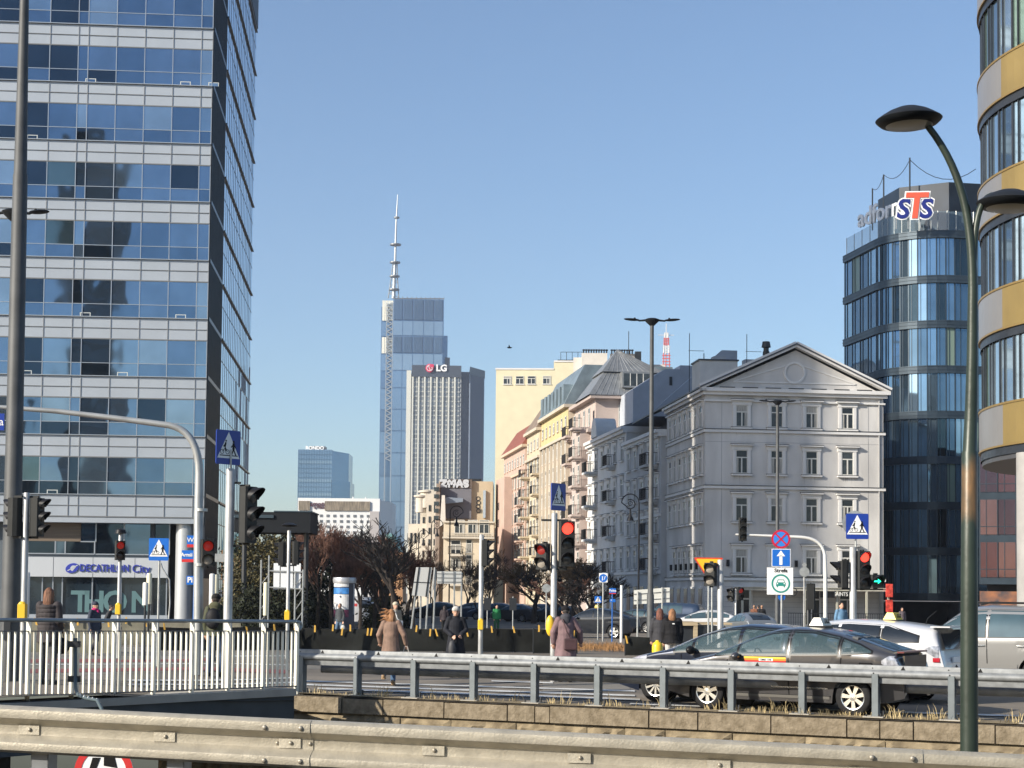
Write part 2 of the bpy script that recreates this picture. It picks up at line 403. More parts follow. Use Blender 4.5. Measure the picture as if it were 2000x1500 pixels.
for i in range(13):
    x = i * STEP
    b = MB(); b.box(x - .05, x + .06, -.028, -.022, .03, .735); b.box(x - .05, x - .044, -.028, .12, .03, .735); b.box(x + .054, x + .06, -.028, .12, .03, .735)
    b.box(x - .02, x + .03, .0, .42, .62, .72)
    b.obj('post', mat('post_steel', (.14, .16, .17), .55, .3, .12, 4), cb)
    b = MB(); b.box(x - .17, x + .17, -.16, .16, .005, .035); b.cyl((x + .12, -.1, .03), (x + .12, -.1, .09), .014, 6, 1); b.cyl((x - .12, -.1, .03), (x - .12, -.1, .07), .014, 6, 1); b.cyl((x + .14, .02, .03), (x + .14, .02, .13), .02, 6, 1)
    b.obj('base_plate', [MT['concrete'], MT['darkgrey']], cb)
    b = MB(); b.X = None
    b.prism([(x + .42, .805), (x + .50, .805), (x + .46, .872)], .044, .0475); b.ell((x - .02, -.018, .745), (.014, .008, .014), 8, 5); b.ell((x + .02, .044, .60), (.013, .008, .013), 8, 5)  # black triangle set on the beam top; the rest are bolt heads
    b.ell((x - .05, .044, .83), (.011, .006, .011), 6, 4)
    b.obj('bolt', MT['signblack'], cb)
b = MB(); b.box(-.17, -.05, -.02, .10, .52, .66); b.box(-.22, -.1, .06, .16, .40, .58); b.obj('end_clamp', MT['darkgrey'], cb)

# ------------------------------------------------------------------ dry grass tufts on the coping
tg = mat('dry_grass', (.42, .33, .17), .8, 0, .3, 5)
def tuft_mesh(seed, n, h, sp):
    r = random.Random(seed); b = MB()
    for _ in range(n):
        x, y = r.uniform(-sp, sp), r.uniform(-.08, .08); a = r.uniform(0, 6.28); l = h * r.uniform(.35, 1); d = r.uniform(.1, .75) * l; w = .005
        p1 = (x + math.cos(a) * d * .4, y + math.sin(a) * d * .4, l * .65); p2 = (x + math.cos(a) * d, y + math.sin(a) * d, l * r.uniform(.8, 1))
        b.add([(x - w, y, 0), (x + w, y, 0), (p1[0] + w * .8, p1[1], p1[2]), (p1[0] - w * .8, p1[1], p1[2]), (p2[0], p2[1], p2[2])], [(0, 1, 2, 3), (3, 2, 4)])
    return b
gb = MB(); r = random.Random(11)
for i in range(150):
    t = r.uniform(-.3, 17); p = along(t, r.uniform(-.12, .3), .02); q = tuft_mesh(i, r.randint(4, 12), r.choice([.08, .1, .16, .28]), .14)
    gb.X = Matrix.Translation(p) @ Matrix.Rotation(r.uniform(0, 6), 4, 'Z'); gb.add(q.v, q.f)
tag(gb.obj('dry_grass', tg), 'dry straw coloured grass tufts growing along the wall coping', 'grass', kind='stuff')

# ------------------------------------------------------------------ cream bar railing on the bridge
rl = thing('railing', 'cream steel bar railing with grey round handrail along the bridge', 'railing', tuple(FA), math.atan2(FDn.y, FDn.x))
LF = math.hypot(FB.x - FA.x, FB.y - FA.y); fsl = (FB.z - FA.z) / LF
hr = MB(); hr.path([(-3, 0, 1.22 - 3 * fsl), (LF - .05, 0, 1.22 + LF * fsl), (LF + .06, 0, 1.20 + LF * fsl), (LF + .09, 0, 1.14 + LF * fsl), (LF + .04, 0, 1.07 + LF * fsl)], .032, 12)
hr.obj('handrail', mat('handrail_grey', (.24, .27, .29), .35, .5, .1, 4), rl, smooth=50)
b = MB(); b.prism([(-3, 1.035 - 3 * fsl), (LF, 1.035 + LF * fsl), (LF, 1.05 + LF * fsl), (-3, 1.05 - 3 * fsl)], -.025, .025); b.prism([(-3, .0 - 3 * fsl), (LF, .0 + LF * fsl), (LF, .02 + LF * fsl), (-3, .02 - 3 * fsl)], -.025, .025)
b.obj('rail', mat('rail_dark', (.10, .10, .11), .5, .4), rl)
nb = int(LF / .122); bars = []
for i in range(-4, nb + 1):
    x = LF - .03 - (nb - i) * .122; big = (nb - i) % 7 == 0
    b = MB(); w = .042 if big else .026; z0 = fsl * x
    if big: b.box(x - .006, x + .006, -.065, .05, z0 - .14, z0 + 1.19)
    else: b.box(x - .004, x + .004, -.036, .026, z0 + .02, z0 + 1.033)
    b.obj('post' if big else 'bar', MT['cream'], rl)
# bent cable conduit hanging on the railing
cp = [P(147, 1246, 27.8), P(147, 1310, 27.8), P(148, 1345, 27.5), P(153, 1358, 27.2), P(168, 1364, 26.8), P(190, 1368, 26.2), P(199, 1386, 25.8), P(200, 1420, 25.7)]
ct = MB(); ct.path(cp, [.035, .035, .03, .028, .028, .028, .028, .028], 8)
o = ct.obj('cable_conduit', mat('conduit_grey', (.09, .12, .13), .5, .2), smooth=50); tag(o, 'bent dark grey cable conduit strapped outside the bar railing', 'conduit')
b = MB()
for q in (1258, 1326): a = P(133, q, 27.7); c = P(158, q, 27.7); b.box(a.x, c.x, a.y - .03, a.y + .03, a.z - .05, a.z + .05)
b.obj('bracket', MT['darkgrey'], o)
b = MB()
for i in range(5):
    q = cp[3].lerp(cp[5], .1 + i * .22); b.ell(q, (.012, .034, .036), 8, 6)
b.obj('strap', MT['signwhite'], o)

# ------------------------------------------------------------------ street lamps
def bez(p0, p1, p2, p3, n=14):
    o = []
    for i in range(n + 1):
        t = i / n; o.append(Vector(p0) * (1 - t) ** 3 + Vector(p1) * 3 * t * (1 - t) ** 2 + Vector(p2) * 3 * t * t * (1 - t) + Vector(p3) * t ** 3)
    return o
# big green double-arm lamp at right: stands in the sunken road beyond the near rail
LY = 14.0
pbase = P(1893, 1470, LY); gl = thing('street_lamp', 'tall green painted street lamp with two curved arms and dome heads, rust patch mid pole', 'street lamp', (pbase.x, pbase.y, -5.2))
def LP(px, py): q = P(px, py, LY); return Vector((q.x - pbase.x, 0, q.z + 5.2))
m = mat('green_pole_paint', (.024, .035, .025), .42, .1, .22, 1.6, .12, 14, detail=8)
nn = m.node_tree; bb = nn.nodes['Principled BSDF']
tc = nn.nodes.new('ShaderNodeTexCoord'); nz = nn.nodes.new('ShaderNodeTexNoise'); nz.inputs['Scale'].default_value = 5; nz.inputs['Detail'].default_value = 8
mp = nn.nodes.new('ShaderNodeMapping'); mp.inputs['Scale'].default_value = (1, 1, .25); nn.links.new(tc.outputs['Object'], mp.inputs[0]); nn.links.new(mp.outputs[0], nz.inputs[0])
zr = LP(1893, 960).z
sx = nn.nodes.new('ShaderNodeSeparateXYZ'); nn.links.new(tc.outputs['Object'], sx.inputs[0])
mr = nn.nodes.new('ShaderNodeMath'); mr.operation = 'SUBTRACT'; mr.inputs[1].default_value = zr; nn.links.new(sx.outputs[2], mr.inputs[0])
ma = nn.nodes.new('ShaderNodeMath'); ma.operation = 'ABSOLUTE'; nn.links.new(mr.outputs[0], ma.inputs[0])
mm = nn.nodes.new('ShaderNodeMapRange'); mm.inputs[1].default_value = .15; mm.inputs[2].default_value = .55; mm.inputs[3].default_value = .16; mm.inputs[4].default_value = -.25; nn.links.new(ma.outputs[0], mm.inputs[0])
ad = nn.nodes.new('ShaderNodeMath'); ad.operation = 'ADD'; nn.links.new(nz.outputs[0], ad.inputs[0]); nn.links.new(mm.outputs[0], ad.inputs[1])
cr = nn.nodes.new('ShaderNodeValToRGB'); cr.color_ramp.elements[0].position = .50; cr.color_ramp.elements[1].position = .68; nn.links.new(ad.outputs[0], cr.inputs[0])
mx = nn.nodes.new('ShaderNodeMix'); mx.data_type = 'RGBA'; mx.inputs[7].default_value = (.20, .11, .045, 1)
old = bb.inputs['Base Color'].links[0].from_socket; nn.links.new(old, mx.inputs[6]); nn.links.new(cr.outputs[0], mx.inputs[0]); nn.links.new(mx.outputs[2], bb.inputs['Base Color'])
greenp = m
b = MB()
pts = [LP(1893, 1470) - Vector((0, 0, 4.2)), LP(1893, 1470), LP(1893, 1180), LP(1894, 885), LP(1894, 880), LP(1897, 800), LP(1899, 700), LP(1900, 560)]
rd = [.076, .073, .070, .066, .058, .052, .046, .040]
b.path(pts, rd, 20)
tail = bez(LP(1900, 560), LP(1899, 430), LP(1880, 330), LP(1812, 246)); b.path(tail, [.040 - .012 * i / 14 for i in range(15)], 14)
b.obj('pole', greenp, gl, smooth=60)
b = MB(); a2 = bez(LP(1901, 560), LP(1902, 470), LP(1902, 380), LP(1945, 381)); b.path(a2, .028, 12); b.obj('arm', greenp, gl, smooth=60)
dk2 = mat('lamp_head_grey', (.016, .018, .021), .5, .1, .1, 8)
def dome_head(c, w, tilt=0.0):
    Rm = Matrix.Rotation(tilt, 4, 'Y'); T = Matrix.Translation(c) @ Rm
    b = MB(); b.X = T; k = w / 2
    b.lathe([(0, .40 * k), (.06 * k, .40 * k), (.10 * k, .37 * k), (.35 * k, .33 * k), (.62 * k, .22 * k), (.82 * k, .10 * k), (.97 * k, .0), (1.0 * k, -.03 * k), (.97 * k, -.07 * k), (.86 * k, -.17 * k), (.60 * k, -.24 * k), (.3 * k, -.26 * k), (0, -.26 * k)], 32)
    h = b.obj('lamp_head', dk2, gl, smooth=35)
    b = MB(); b.X = T; b.slab([(-.62 * k, -.95 * k), (.45 * k, -.8 * k), (.45 * k, .5 * k), (-.62 * k, .5 * k)], -.262 * k, -.20 * k); 
    b = MB(); b.X = T; b.lathe([(.70 * k, -.215 * k), (.5 * k, -.27 * k), (0, -.275 * k)], 24); b.obj('lens', mat('lamp_lens', (.30, .29, .25), .3), h, smooth=60)
dome_head(LP(1775, 232) + Vector((0, 0, 0)), (LP(1840, 230) - LP(1711, 230)).x, R(-2))
dome_head(LP(1972, 394), (LP(2035, 394) - LP(1908, 394)).x, R(2))

# big grey tapered pole at left
q = gpt(17, 1330); lp = thing('tall_lamp_pole', 'thick dark grey tapered lamp pole behind the railing at the left edge', 'street lamp', tuple(q))
b = MB(); tp = P(49, -60, q.y); dx = tp.x - q.x; H = tp.z - q.z
zj = P(38, 342, q.y).z - q.z
b.path([(0, 0, 0), (0, 0, .7), (dx * .02, 0, .75), (dx * zj / H, 0, zj), (dx * zj / H, 0, zj + .02), (dx, 0, H)], [.18, .18, .172, .132, .120, .075], 24)
b.obj('pole', MT['pole'], lp, smooth=50)
b = MB(); b.box(-.06, .06, -.19, -.17, .75, 1.15); b.obj('service_door', MT['darkgrey'], lp)
b = MB(); b.path([(dx, 0, H), (dx - .3, 0, H + .35), (dx - .9, 0, H + .5)], [.075, .06, .05], 12); b.obj('arm', MT['pole'], lp, smooth=50)
b = MB(); b.ell((dx - 1.1, 0, H + .5), (.45, .18, .09), 16, 8); b.obj('lamp_head', dk2, lp, smooth=50)

def tlamp(label, px, ptop, pbase_y, Y, arm, r0=.12, r1=.07, group='double headed grey street lamps', collar=None):
    b0 = P(px, pbase_y, Y); z0 = gz(b0.x, b0.y) if pbase_y is None else gz(b0.x, b0.y)
    t = thing('double_street_lamp', label, 'street lamp', (b0.x, Y, z0), 0, group)
    H = P(px, ptop, Y).z - z0; tx = (P(px + 3, ptop, Y).x - b0.x)
    b = MB(); zc = H * .155
    b.path([(0, 0, 0), (0, 0, zc), (0, 0, zc + .03), (0, 0, H)], [r0 * 1.0, r0, r0 * .78, r1], 16); b.obj('pole', MT['pole'], t, smooth=50)
    b = MB(); b.lathe([(0, H - .05), (.10, H - .05), (.30, H + .14), (.34, H + .22), (.2, H + .28), (0, H + .28)], 16); b.obj('hub', dk2, t, smooth=40)
    for s in (-1, 1):
        b = MB(); b.path([(s * .25, 0, H + .2), (s * arm * .45, 0, H + .17), (s * arm * .5, 0, H + .2)], [.05, .04, .04], 8); b.obj('arm', dk2, t, smooth=50)
        b = MB(); b.X = Matrix.Translation((s * arm * .72, 0, H + .22)) @ Matrix.Rotation(-s * .07, 4, 'Y'); b.ell((0, 0, 0), (arm * .3, .2, .055), 16, 6); b.ell((-s * arm * .1, 0, .06), (.05, .04, .05), 8, 4); b.obj('lamp_head', dk2, t, smooth=40)
    return t
tlamp('tall grey two headed street lamp in front of the bluish grey house', 1270, 634, 1235, 75, 1.25, .16, .085)
tlamp('grey two headed street lamp standing before the pedimented front', 1518, 790, 1210, 105, 1.15, .15, .10)
tlamp('slim dark street lamp partly behind the thick pole at the left edge', 6, 428, 1240, 48, 1.0, .10, .065)

def crook(label, px, ptop, Y, H0, side, group='black wrought iron crook lamps'):
    b0 = P(px, 1180, Y); z0 = gz(b0.x, Y); t = thing('ornamental_lamp', label, 'street lamp', (b0.x, Y, z0), 0, group)
    zt = P(px, ptop, Y).z - z0; s = side; iron = MT['black']
    b = MB(); b.path([(0, 0, 0), (0, 0, 1), (0, 0, 1.05), (0, 0, zt - .6)], [.13, .12, .07, .055], 10); b.obj('pole', iron, t, smooth=40)
    b = MB(); r = .62; c = (s * r, zt - .62)
    pts = [(c[0] - s * r * math.cos(a), 0, c[1] + r * math.sin(a)) for a in [R(x) for x in range(0, 200, 20)]]; pts += [(c[0] + s * r * .55 * math.cos(R(a)), 0, c[1] - .1 - r * .55 * math.sin(R(a)) + .0) for a in range(20, 340, 40)]
    b.path(pts, .04, 6); b.ring((c[0], c[1] - .05), .12, .17, -.03, .03, 12); b.obj('crook', iron, t, smooth=40)
    b = MB(); lx = s * r * 1.0; b.lathe([(0, zt - 1.05), (.06, zt - 1.1), (.09, zt - 1.5), (.2, zt - 1.7), (.26, zt - 1.9), (0, zt - 1.9)], 10, c=(lx, 0, 0)); b.obj('lantern', iron, t, smooth=40)
crook('black crook lamp against the bluish house beside the tall grey lamp', 1247, 965, 120, 9, -1)
crook('black crook lamp, the tallest before the tan graffiti house', 877, 988, 160, 9, 1)
crook('black crook lamp left of the tallest crook lamp', 841, 1014, 185, 9, 1)
crook('small black crook lamp farthest left of the crook lamps', 816, 1035, 210, 9, 1)

# ------------------------------------------------------------------ road signs
def cross_sign(parent, x, z, s, bike=True, dark=False, y=0, rz=0):
    """blue square crossing sign: white triangle, walker, optional cyclist"""
    b = MB(); h = s * (1.13 if bike else 1.0)
    def T(u, v): return (x + u * s, z + v * s)
    c = .5; hh = h / s / 2
    b.prism([T(-.5, -hh + .04), T(-.46, -hh), T(.46, -hh), T(.5, -hh + .04), T(.5, hh - .04), T(.46, hh), T(-.46, hh), T(-.5, hh - .04)], y, y + .02, 0)
    y0, y1 = y - .004, y
    b.prism([T(-.46, -.36), T(.46, -.36), T(0, hh - .06)], y0, y1, 1)
    y0, y1 = y - .008, y - .004
    b.bar(T(-.36, -.27), T(.38, -.27), .03 * s, y0, y1, 2)
    def man(ox, oz, k):
        def Q(u, v): return T(ox + u * k, oz + v * k)
        b.disc(Q(0, .50), .055 * k * s, y0, y1, 10, 2); b.bar(Q(0, .44), Q(.0, .14), .12 * k * s, y0, y1, 2)
        b.bar(Q(0, .16), Q(.14, -.12), .06 * k * s, y0, y1, 2); b.bar(Q(0, .16), Q(-.12, -.14), .06 * k * s, y0, y1, 2)
        b.bar(Q(0, .40), Q(.13, .22), .045 * k * s, y0, y1, 2); b.bar(Q(0, .40), Q(-.14, .24), .045 * k * s, y0, y1, 2)
    man(.20 if bike else .02, -.17 if bike else -.14, .72 if bike else .8)
    if bike:
        for u in (-.27, -.05): b.ring(T(u, -.15), .062 * s, .078 * s, y0, y1, 14, 2)
        b.bar(T(-.27, -.15), T(-.13, -.02), .018 * s, y0, y1, 2); b.bar(T(-.13, -.02), T(-.05, -.15), .018 * s, y0, y1, 2)
        b.bar(T(-.12, .16), T(-.16, .0), .06 * s, y0, y1, 2); b.disc(T(-.11, .21), .032 * s, y0, y1, 8, 2); b.bar(T(-.15, 0), T(-.12, -.13), .04 * s, y0, y1, 2); b.bar(T(-.12, .13), T(-.22, .02), .03 * s, y0, y1, 2)
    if rz: b.v = [(v[0] - x, v[1] - y, v[2]) for v in b.v]
    return b.obj('sign_panel', [MT['deepblue'] if dark else MT['blue'], MT['signwhite'], MT['signblack']], parent, (x, y, 0) if rz else (0, 0, 0), rz)
def spole(t, h, r=.03, x=0, y=.04, m=None): b = MB(); b.cyl((x, y, 0), (x, y, h), r, 10); return b.obj('pole', m or MT['galv'], t, smooth=50)

# ------------------------------------------------------------------ traffic lights
LENS = mat('signal_lens_dark', (.035, .033, .03), .25)
REDL = mat('red_signal_lamp', (.5, .01, .01), .4, emit=(1, .035, .02), es=3.0); REDD = mat('dim_red_signal_lamp', (.16, .015, .012), .4, emit=(1, .05, .03), es=.12); GRNL = mat('green_signal_lamp', (0, .3, .15), .4, emit=(.02, 1, .5), es=2.0)
HOUS = mat('signal_housing', (.022, .023, .023), .5, 0, .12, 5)
def head(parent, x, z, n=3, r=.15, rz=0, lit=None, col=None, y=-.1, pale=False):
    """signal head, z is its centre; lenses face local -y"""
    w = r * 2.35; ph = r * 2.3; H = n * ph
    T = Matrix.Translation((x, y, z)) @ Matrix.Rotation(rz, 4, 'Z')
    b = MB(); b.X = T; c = .03
    b.slab([(-w / 2 + c, -.07), (w / 2 - c, -.07), (w / 2, -.04), (w / 2, .08), (w / 2 - .05, .14), (-w / 2 + .05, .14), (-w / 2, .08), (-w / 2, -.04)], -H / 2, H / 2)
    hd = b.obj('signal_head', HOUS, parent)
    for i in range(n):
        zc = H / 2 - ph * (i + .5)
        b = MB(); b.X = T; b.lathe([(r * .86, -.072), (r * .6, -.095), (0, -.10)], 18, 0, 'y', (0, 0, zc)) ; b.obj('lens', col if lit == i else (mat('pale_lens', (.28, .25, .21), .35) if pale else LENS), hd, smooth=60)
        b = MB(); b.X = T; N = 14; vs = []; fs = []
        for k in range(N + 1):
            a = R(-25 + 230 * k / N); d = -.07 - (r * 1.55) * max(.18, min(1, .35 + .75 * math.sin(a)))
            for rr_, yy in ((r, -.06), (r, d), (r * .93, d), (r * .93, -.06)): vs.append((rr_ * math.cos(a), yy, zc + rr_ * math.sin(a)))
        for k in range(N):
            for j in range(3): fs.append((k * 4 + j, k * 4 + j + 1, k * 4 + j + 5, k * 4 + j + 4))
        b.add(vs, fs); b.obj('visor', MT['black'], hd, smooth=40)
    b = MB(); b.X = T; b.box(-.02, .02, .0, .2, H / 2, H / 2 + .04); b.box(-.02, .02, .0, .2, -H / 2 - .04, -H / 2); b.obj('bracket', HOUS, hd)
    return hd
def tlight(label, px, pfoot, pyb, Y=None, top=None, r=.06, group='traffic lights', mt=None, name='traffic_light'):
    q = gpt(px, pfoot) if Y is None else Vector((P(px, pyb, Y).x, Y, gz(P(px, pyb, Y).x, Y)))
    t = thing(name, label, 'traffic light', tuple(q), 0, group); t['Y'] = q.y
    H = P(px, top, q.y).z - q.z
    b = MB(); b.path([(0, 0, 0), (0, 0, H - .02), (0, 0, H)], [r, r, r * .8], 14); b.obj('pole', mt or MT['polelight'], t, smooth=50)
    Z = lambda py: P(px, py, q.y).z - q.z
    Xf = lambda qx, py=1100: P(qx, py, q.y).x - q.x
    return t, Z, Xf
def button(t, z, big=False, m=None):
    b = MB(); b.slab([(-.06, -.16), (.06, -.16), (.08, -.12), (.08, -.05), (-.08, -.05), (-.08, -.12)], z - .14, z + .14); b.ell((0, -.11, z + .14), (.07, .05, .05), 10, 6); b.obj('push_button_box', MT['yellow'], t)

t, Z, X = tlight('traffic light with two heads seen from behind, beside the thick pole at left', 43, 1334, 1200, top=962, r=.055)
head(t, X(75, 1010), Z(1010), 3, .10, R(75), y=0); head(t, X(40, 1010) - .12, Z(1010), 3, .10, R(-120), y=.02)
button(t, Z(1195))
t, Z, X = tlight('large hooded traffic light facing right under the crossing sign at the glass tower edge', 445, 1352, 1200, Y=31, top=915, r=.083)
h = head(t, X(492, 1005) - .05, Z(1005), 3, .15, R(62), y=0); spole(t, Z(915) + .35, .02, 0, 0.0)
cross_sign(t, X(447, 870), Z(874), .56, True, True, -.03, R(48))
b = MB(); b.box(0, X(470, 1000), -.015, .015, Z(1068), Z(1064)); b.box(0, X(470, 1000), -.015, .015, Z(945), Z(941)); b.obj('bracket', HOUS, t)
t, Z, X = tlight('small traffic light with yellow push button, before the shop windows', 232, 1290, 1200, Y=48, top=1035, r=.055)
head(t, X(235, 1070), Z(1075), 2, .12, R(20), 0, REDD, y=-.02); b = MB(); b.lathe([(0, 0), (.17, 0), (.14, .1), (.05, .14), (0, .14)], 12, c=(0, 0, Z(1042))); b.obj('cap', MT['black'], t, smooth=40); button(t, Z(1190))
t, Z, X = tlight('traffic light with back to back black heads left of the advertising column', 562, 1290, 1200, Y=50, top=1036, r=.055)
head(t, X(553, 1080) - .06, Z(1082), 3, .10, R(-95), y=.04); head(t, X(578, 1080) + .02, Z(1080), 3, .10, R(95), y=.06)
b = MB(); b.lathe([(0, 0), (.2, .02), (.25, .07), (.1, .13), (0, .14)], 16, c=(0, 0, Z(1030))); b.obj('cap', MT['black'], t, smooth=40); button(t, Z(1203))
t, Z, X = tlight('traffic light on white pole just right of the woman in the black coat', 939, 1292, 1200, Y=50, top=1044, r=.07)
head(t, X(950, 1078), Z(1080), 3, .11, R(80), y=0); button(t, Z(1220))
t, Z, X = tlight('traffic light showing red with crossing sign on top, beside the man in the mauve jacket', 1080, 1332, 1200, top=1002, r=.072)
head(t, X(1107, 1060), Z(1062), 3, .15, R(8), 0, REDL, y=-.05); head(t, X(1060, 1085), Z(1087), 2, .13, R(-30), 0, REDD, y=-.02, pale=True)
spole(t, Z(998), .02); cross_sign(t, X(1091, 970), Z(971), .55, True, True, -.09, R(52)); b = MB(); b.box(-.3, .3, -.02, .02, Z(1114), Z(1110)); b.box(-.3, .3, -.02, .02, Z(1018), Z(1014)); b.obj('bracket', HOUS, t)
b = MB(); b.ell((-.08, -.12, Z(1222)), (.10, .07, .24), 12, 8); b.obj('push_button_box', MT['yellow'], t, smooth=50)
t, Z, X = tlight('red traffic light with a lit green arrow and crossing sign on top', 1666, 1310, 1200, Y=45, top=1068, r=.095)
head(t, X(1686, 1110), Z(1113), 3, .145, R(12), 0, REDL, y=-.04); hd = head(t, X(1710, 1135) + .03, Z(1135), 1, .155, R(12), None, None, y=-.03)
b = MB(); ax, az = X(1709, 1135) + .02, Z(1135); b.bar((ax - .09, az), (ax + .05, az), .035, -.152, -.142); b.prism([(ax + .03, az - .065), (ax + .11, az), (ax + .03, az + .065)], -.152, -.142); b.obj('arrow_lens', GRNL, t)
head(t, X(1649, 1125) - .06, Z(1122), 2, .155, R(-85), y=.02); spole(t, Z(1003), .025, .08)
cross_sign(t, X(1674, 1028), Z(1028), .60, True, True, -.03); b = MB(); b.disc((X(1671, 1025), Z(1022)), .34, .05, .07, 28); b.obj('round_sign_back', MT['galv'], t)
b = MB(); b.box(-.3, .8, -.02, .02, Z(1152), Z(1149)); b.obj('bracket', HOUS, t)
t, Z, X = tlight('two-lamp traffic light on a white pole in front of the yellow give way sign', 1407, 1300, 1200, Y=45, top=1093, r=.085)
head(t, X(1387, 1122), Z(1122), 2, .135, R(-25), y=-.05, pale=True); b = MB(); b.box(X(1390, 1100), 0, -.02, .02, Z(1106), Z(1102)); b.obj('bracket', HOUS, t)
t, Z, X = tlight('small far traffic light with paired dark heads before the entrance of the pedimented building', 1437, 1220, 1180, Y=97, top=1150, r=.06)
head(t, -.28, Z(1162), 2, .16, R(-40), y=0); head(t, .25, Z(1160), 2, .16, R(20), 0, REDD, y=0)
t, Z, X = tlight('traffic light seen from behind beside the slim white sign post near the dark cafe sign', 1578, 1222, 1180, Y=72, top=1145, r=.05, mt=MT['pole'])
head(t, .12, Z(1165), 3, .16, R(170), y=0)
# curved overhead arm with its own signal, before the pedimented building
q = P(1612, 1225, 85); z0 = gz(q.x, 85); t = thing('signal_gantry', 'slim white curved mast arm carrying one dark signal before the pedimented building', 'traffic light', (q.x, 85, z0), 0)
def GP(px, py): v = P(px, py, 85); return Vector((v.x - q.x, 0, v.z - z0))
b = MB(); b.path([(0, 0, 0), GP(1612, 1120), GP(1611, 1085)] + bez(GP(1611, 1085), GP(1608, 1060), GP(1590, 1050), GP(1560, 1049), 8) + [GP(1437, 1044)], [.1, .1, .085] + [.08] * 9 + [.05], 10); b.obj('mast', mat('white_mast', (.66, .66, .64), .4), t, smooth=50)
head(t, GP(1450, 1034).x, GP(1450, 1034).z, 3, .17, R(5), y=-.1)
# big curved mast at left carrying a blue direction sign beyond the frame edge
q = gpt(387, 1318); t = thing('mast_arm', 'thick grey curved mast arm reaching left over the street in front of the glass tower', 'mast', tuple(q))
MY = q.y
def GM(px, py): v = P(px, py, MY); return Vector((v.x - q.x, 0, v.z - q.z))
b = MB(); b.path([(0, 0, 0), GM(388, 1000), GM(388, 995), GM(389, 940)] + bez(GM(389, 925), GM(389, 860), GM(362, 832), GM(318, 829), 10) + [GM(212, 815), GM(110, 803), GM(0, 795), GM(-70, 789)], [.105, .105, .095, .095] + [.088 - .002 * i for i in range(11)] + [.06, .055, .045, .04], 16); b.obj('mast', mat('mast_grey', (.33, .34, .34), .42, .35, .15, 2), t, smooth=60)
b = MB()
for zz in (GM(388, 996).z, GM(388, 1103).z): b.lathe([(.10, zz - .03), (.135, zz - .03), (.135, zz + .03), (.10, zz + .03)], 16)
b.obj('collar', MT['galv'], t, smooth=30)
hd = head(t, GM(407, 1080).x, GM(407, 1080).z, 2, .125, R(12), 0, REDD, y=-.05, pale=True)
b = MB(); s0 = GM(-60, 840); s1 = GM(9, 808); b.box(s0.x, s1.x, -.02, .02, s0.z, s1.z); pn = b.obj('direction_sign', MT['deepblue'], t)
text('Galeria', .24, MT['signwhite'], pn, ((s0.x + s1.x) / 2 + .02, -.022, (s0.z + s1.z) / 2), depth=.002)

def simple(name, label, px, Y, panels, top=None, r=.03, group=None, m=None, cat='road sign', tilt=0):
    x = P(px, 1170, Y).x; z0 = gz(x, Y); t = thing(name, label, cat, (x, Y, z0), 0, group)
    Z = lambda py: P(px, py, Y).z - z0
    X = lambda q: P(q, 1170, Y).x - x
    if top: spole(t, Z(top), r, m=m)
    for p in panels: p(t, X, Z)
    return t
def p_cross(cx, cy, s, dark=False, bike=True): return lambda t, X, Z: cross_sign(t, X(cx), Z(cy), s, bike, dark)
def p_rect(x0, y0, x1, y1, m, border=None, txt=None, size=.2, tm=None, name='sign_panel', tilt=0, y=0, arrow=None):
    def f(t, X, Z):
        b = MB(); b.box(X(x0), X(x1), y, y + .02, Z(y1), Z(y0)); ms = [m]
        if border:
            w = (X(x1) - X(x0)) * .04; b.v = []; b.f = []; b.m = []; b.box(X(x0), X(x1), y, y + .02, Z(y1), Z(y0), 1); b.box(X(x0) + w, X(x1) - w, y - .004, y, Z(y1) + w, Z(y0) - w, 0); ms = [m, border]
        o = b.obj(name, ms, t)
        if txt: text(txt, size, tm or MT['signwhite'], o, ((X(x0) + X(x1)) / 2, y - .008, (Z(y0) + Z(y1)) / 2), depth=.002, bold=.003)
    return f
simple('crossing_sign', 'bright blue pedestrian and cycle crossing sign in front of the shop windows', 309, 41, [p_cross(308, 1073, .48)], 1052, .028, 'crossing signs on their own poles')
b = MB(); q = gpt(322, 1270)
b.path([P(314, 1100, 41), P(317, 1110, 41), P(331, 1132, 41), P(332, 1180, 41), P(329, 1215, 41)], .02, 8); o = b.obj('bent_pipe', MT['galv'], smooth=50); tag(o, 'thin bent steel pipe hanging beside the bright blue crossing sign', 'pipe')
def p_street(t, X, Z):
    b = MB(); b.box(X(363), X(384), 0, .02, Z(1063), Z(1046)); b.box(X(363), X(384), 0, .02, Z(1069), Z(1063.2), 1); o = b.obj('name_plate', [MT['blue'], MT['red']], t); text('War', .15, MT['signwhite'], o, (X(375), -.004, Z(1055)), depth=.002)
    b = MB(); b.box(X(354), X(385), -.04, -.02, Z(1092), Z(1075)); b.box(X(354), X(385), -.04, -.02, Z(1098), Z(1092.2), 1); o = b.obj('name_plate', [MT['blue'], MT['red']], t); text('Armii Lu', .115, MT['signwhite'], o, (X(370), -.044, Z(1084)), depth=.002, bold=.003)
    b = MB(); b.box(X(389), X(437), -.0, .02, Z(1097), Z(1081)); b.obj('plate_back', MT['galv'], t)
    b = MB(); b.box(X(364), X(396), -.04, -.02, Z(1142), Z(1125)); o = b.obj('parking_plate', MT['blue'], t); text('Pi', .17, MT['signwhite'], o, (X(371), -.044, Z(1133)), depth=.002, bold=.005)
simple('street_name_post', 'blue post with large street name plates and parking plate beside the curved mast', 379, 38.5, [p_street], 1050, .03, m=mat('post_blue', (.02, .12, .42), .4))
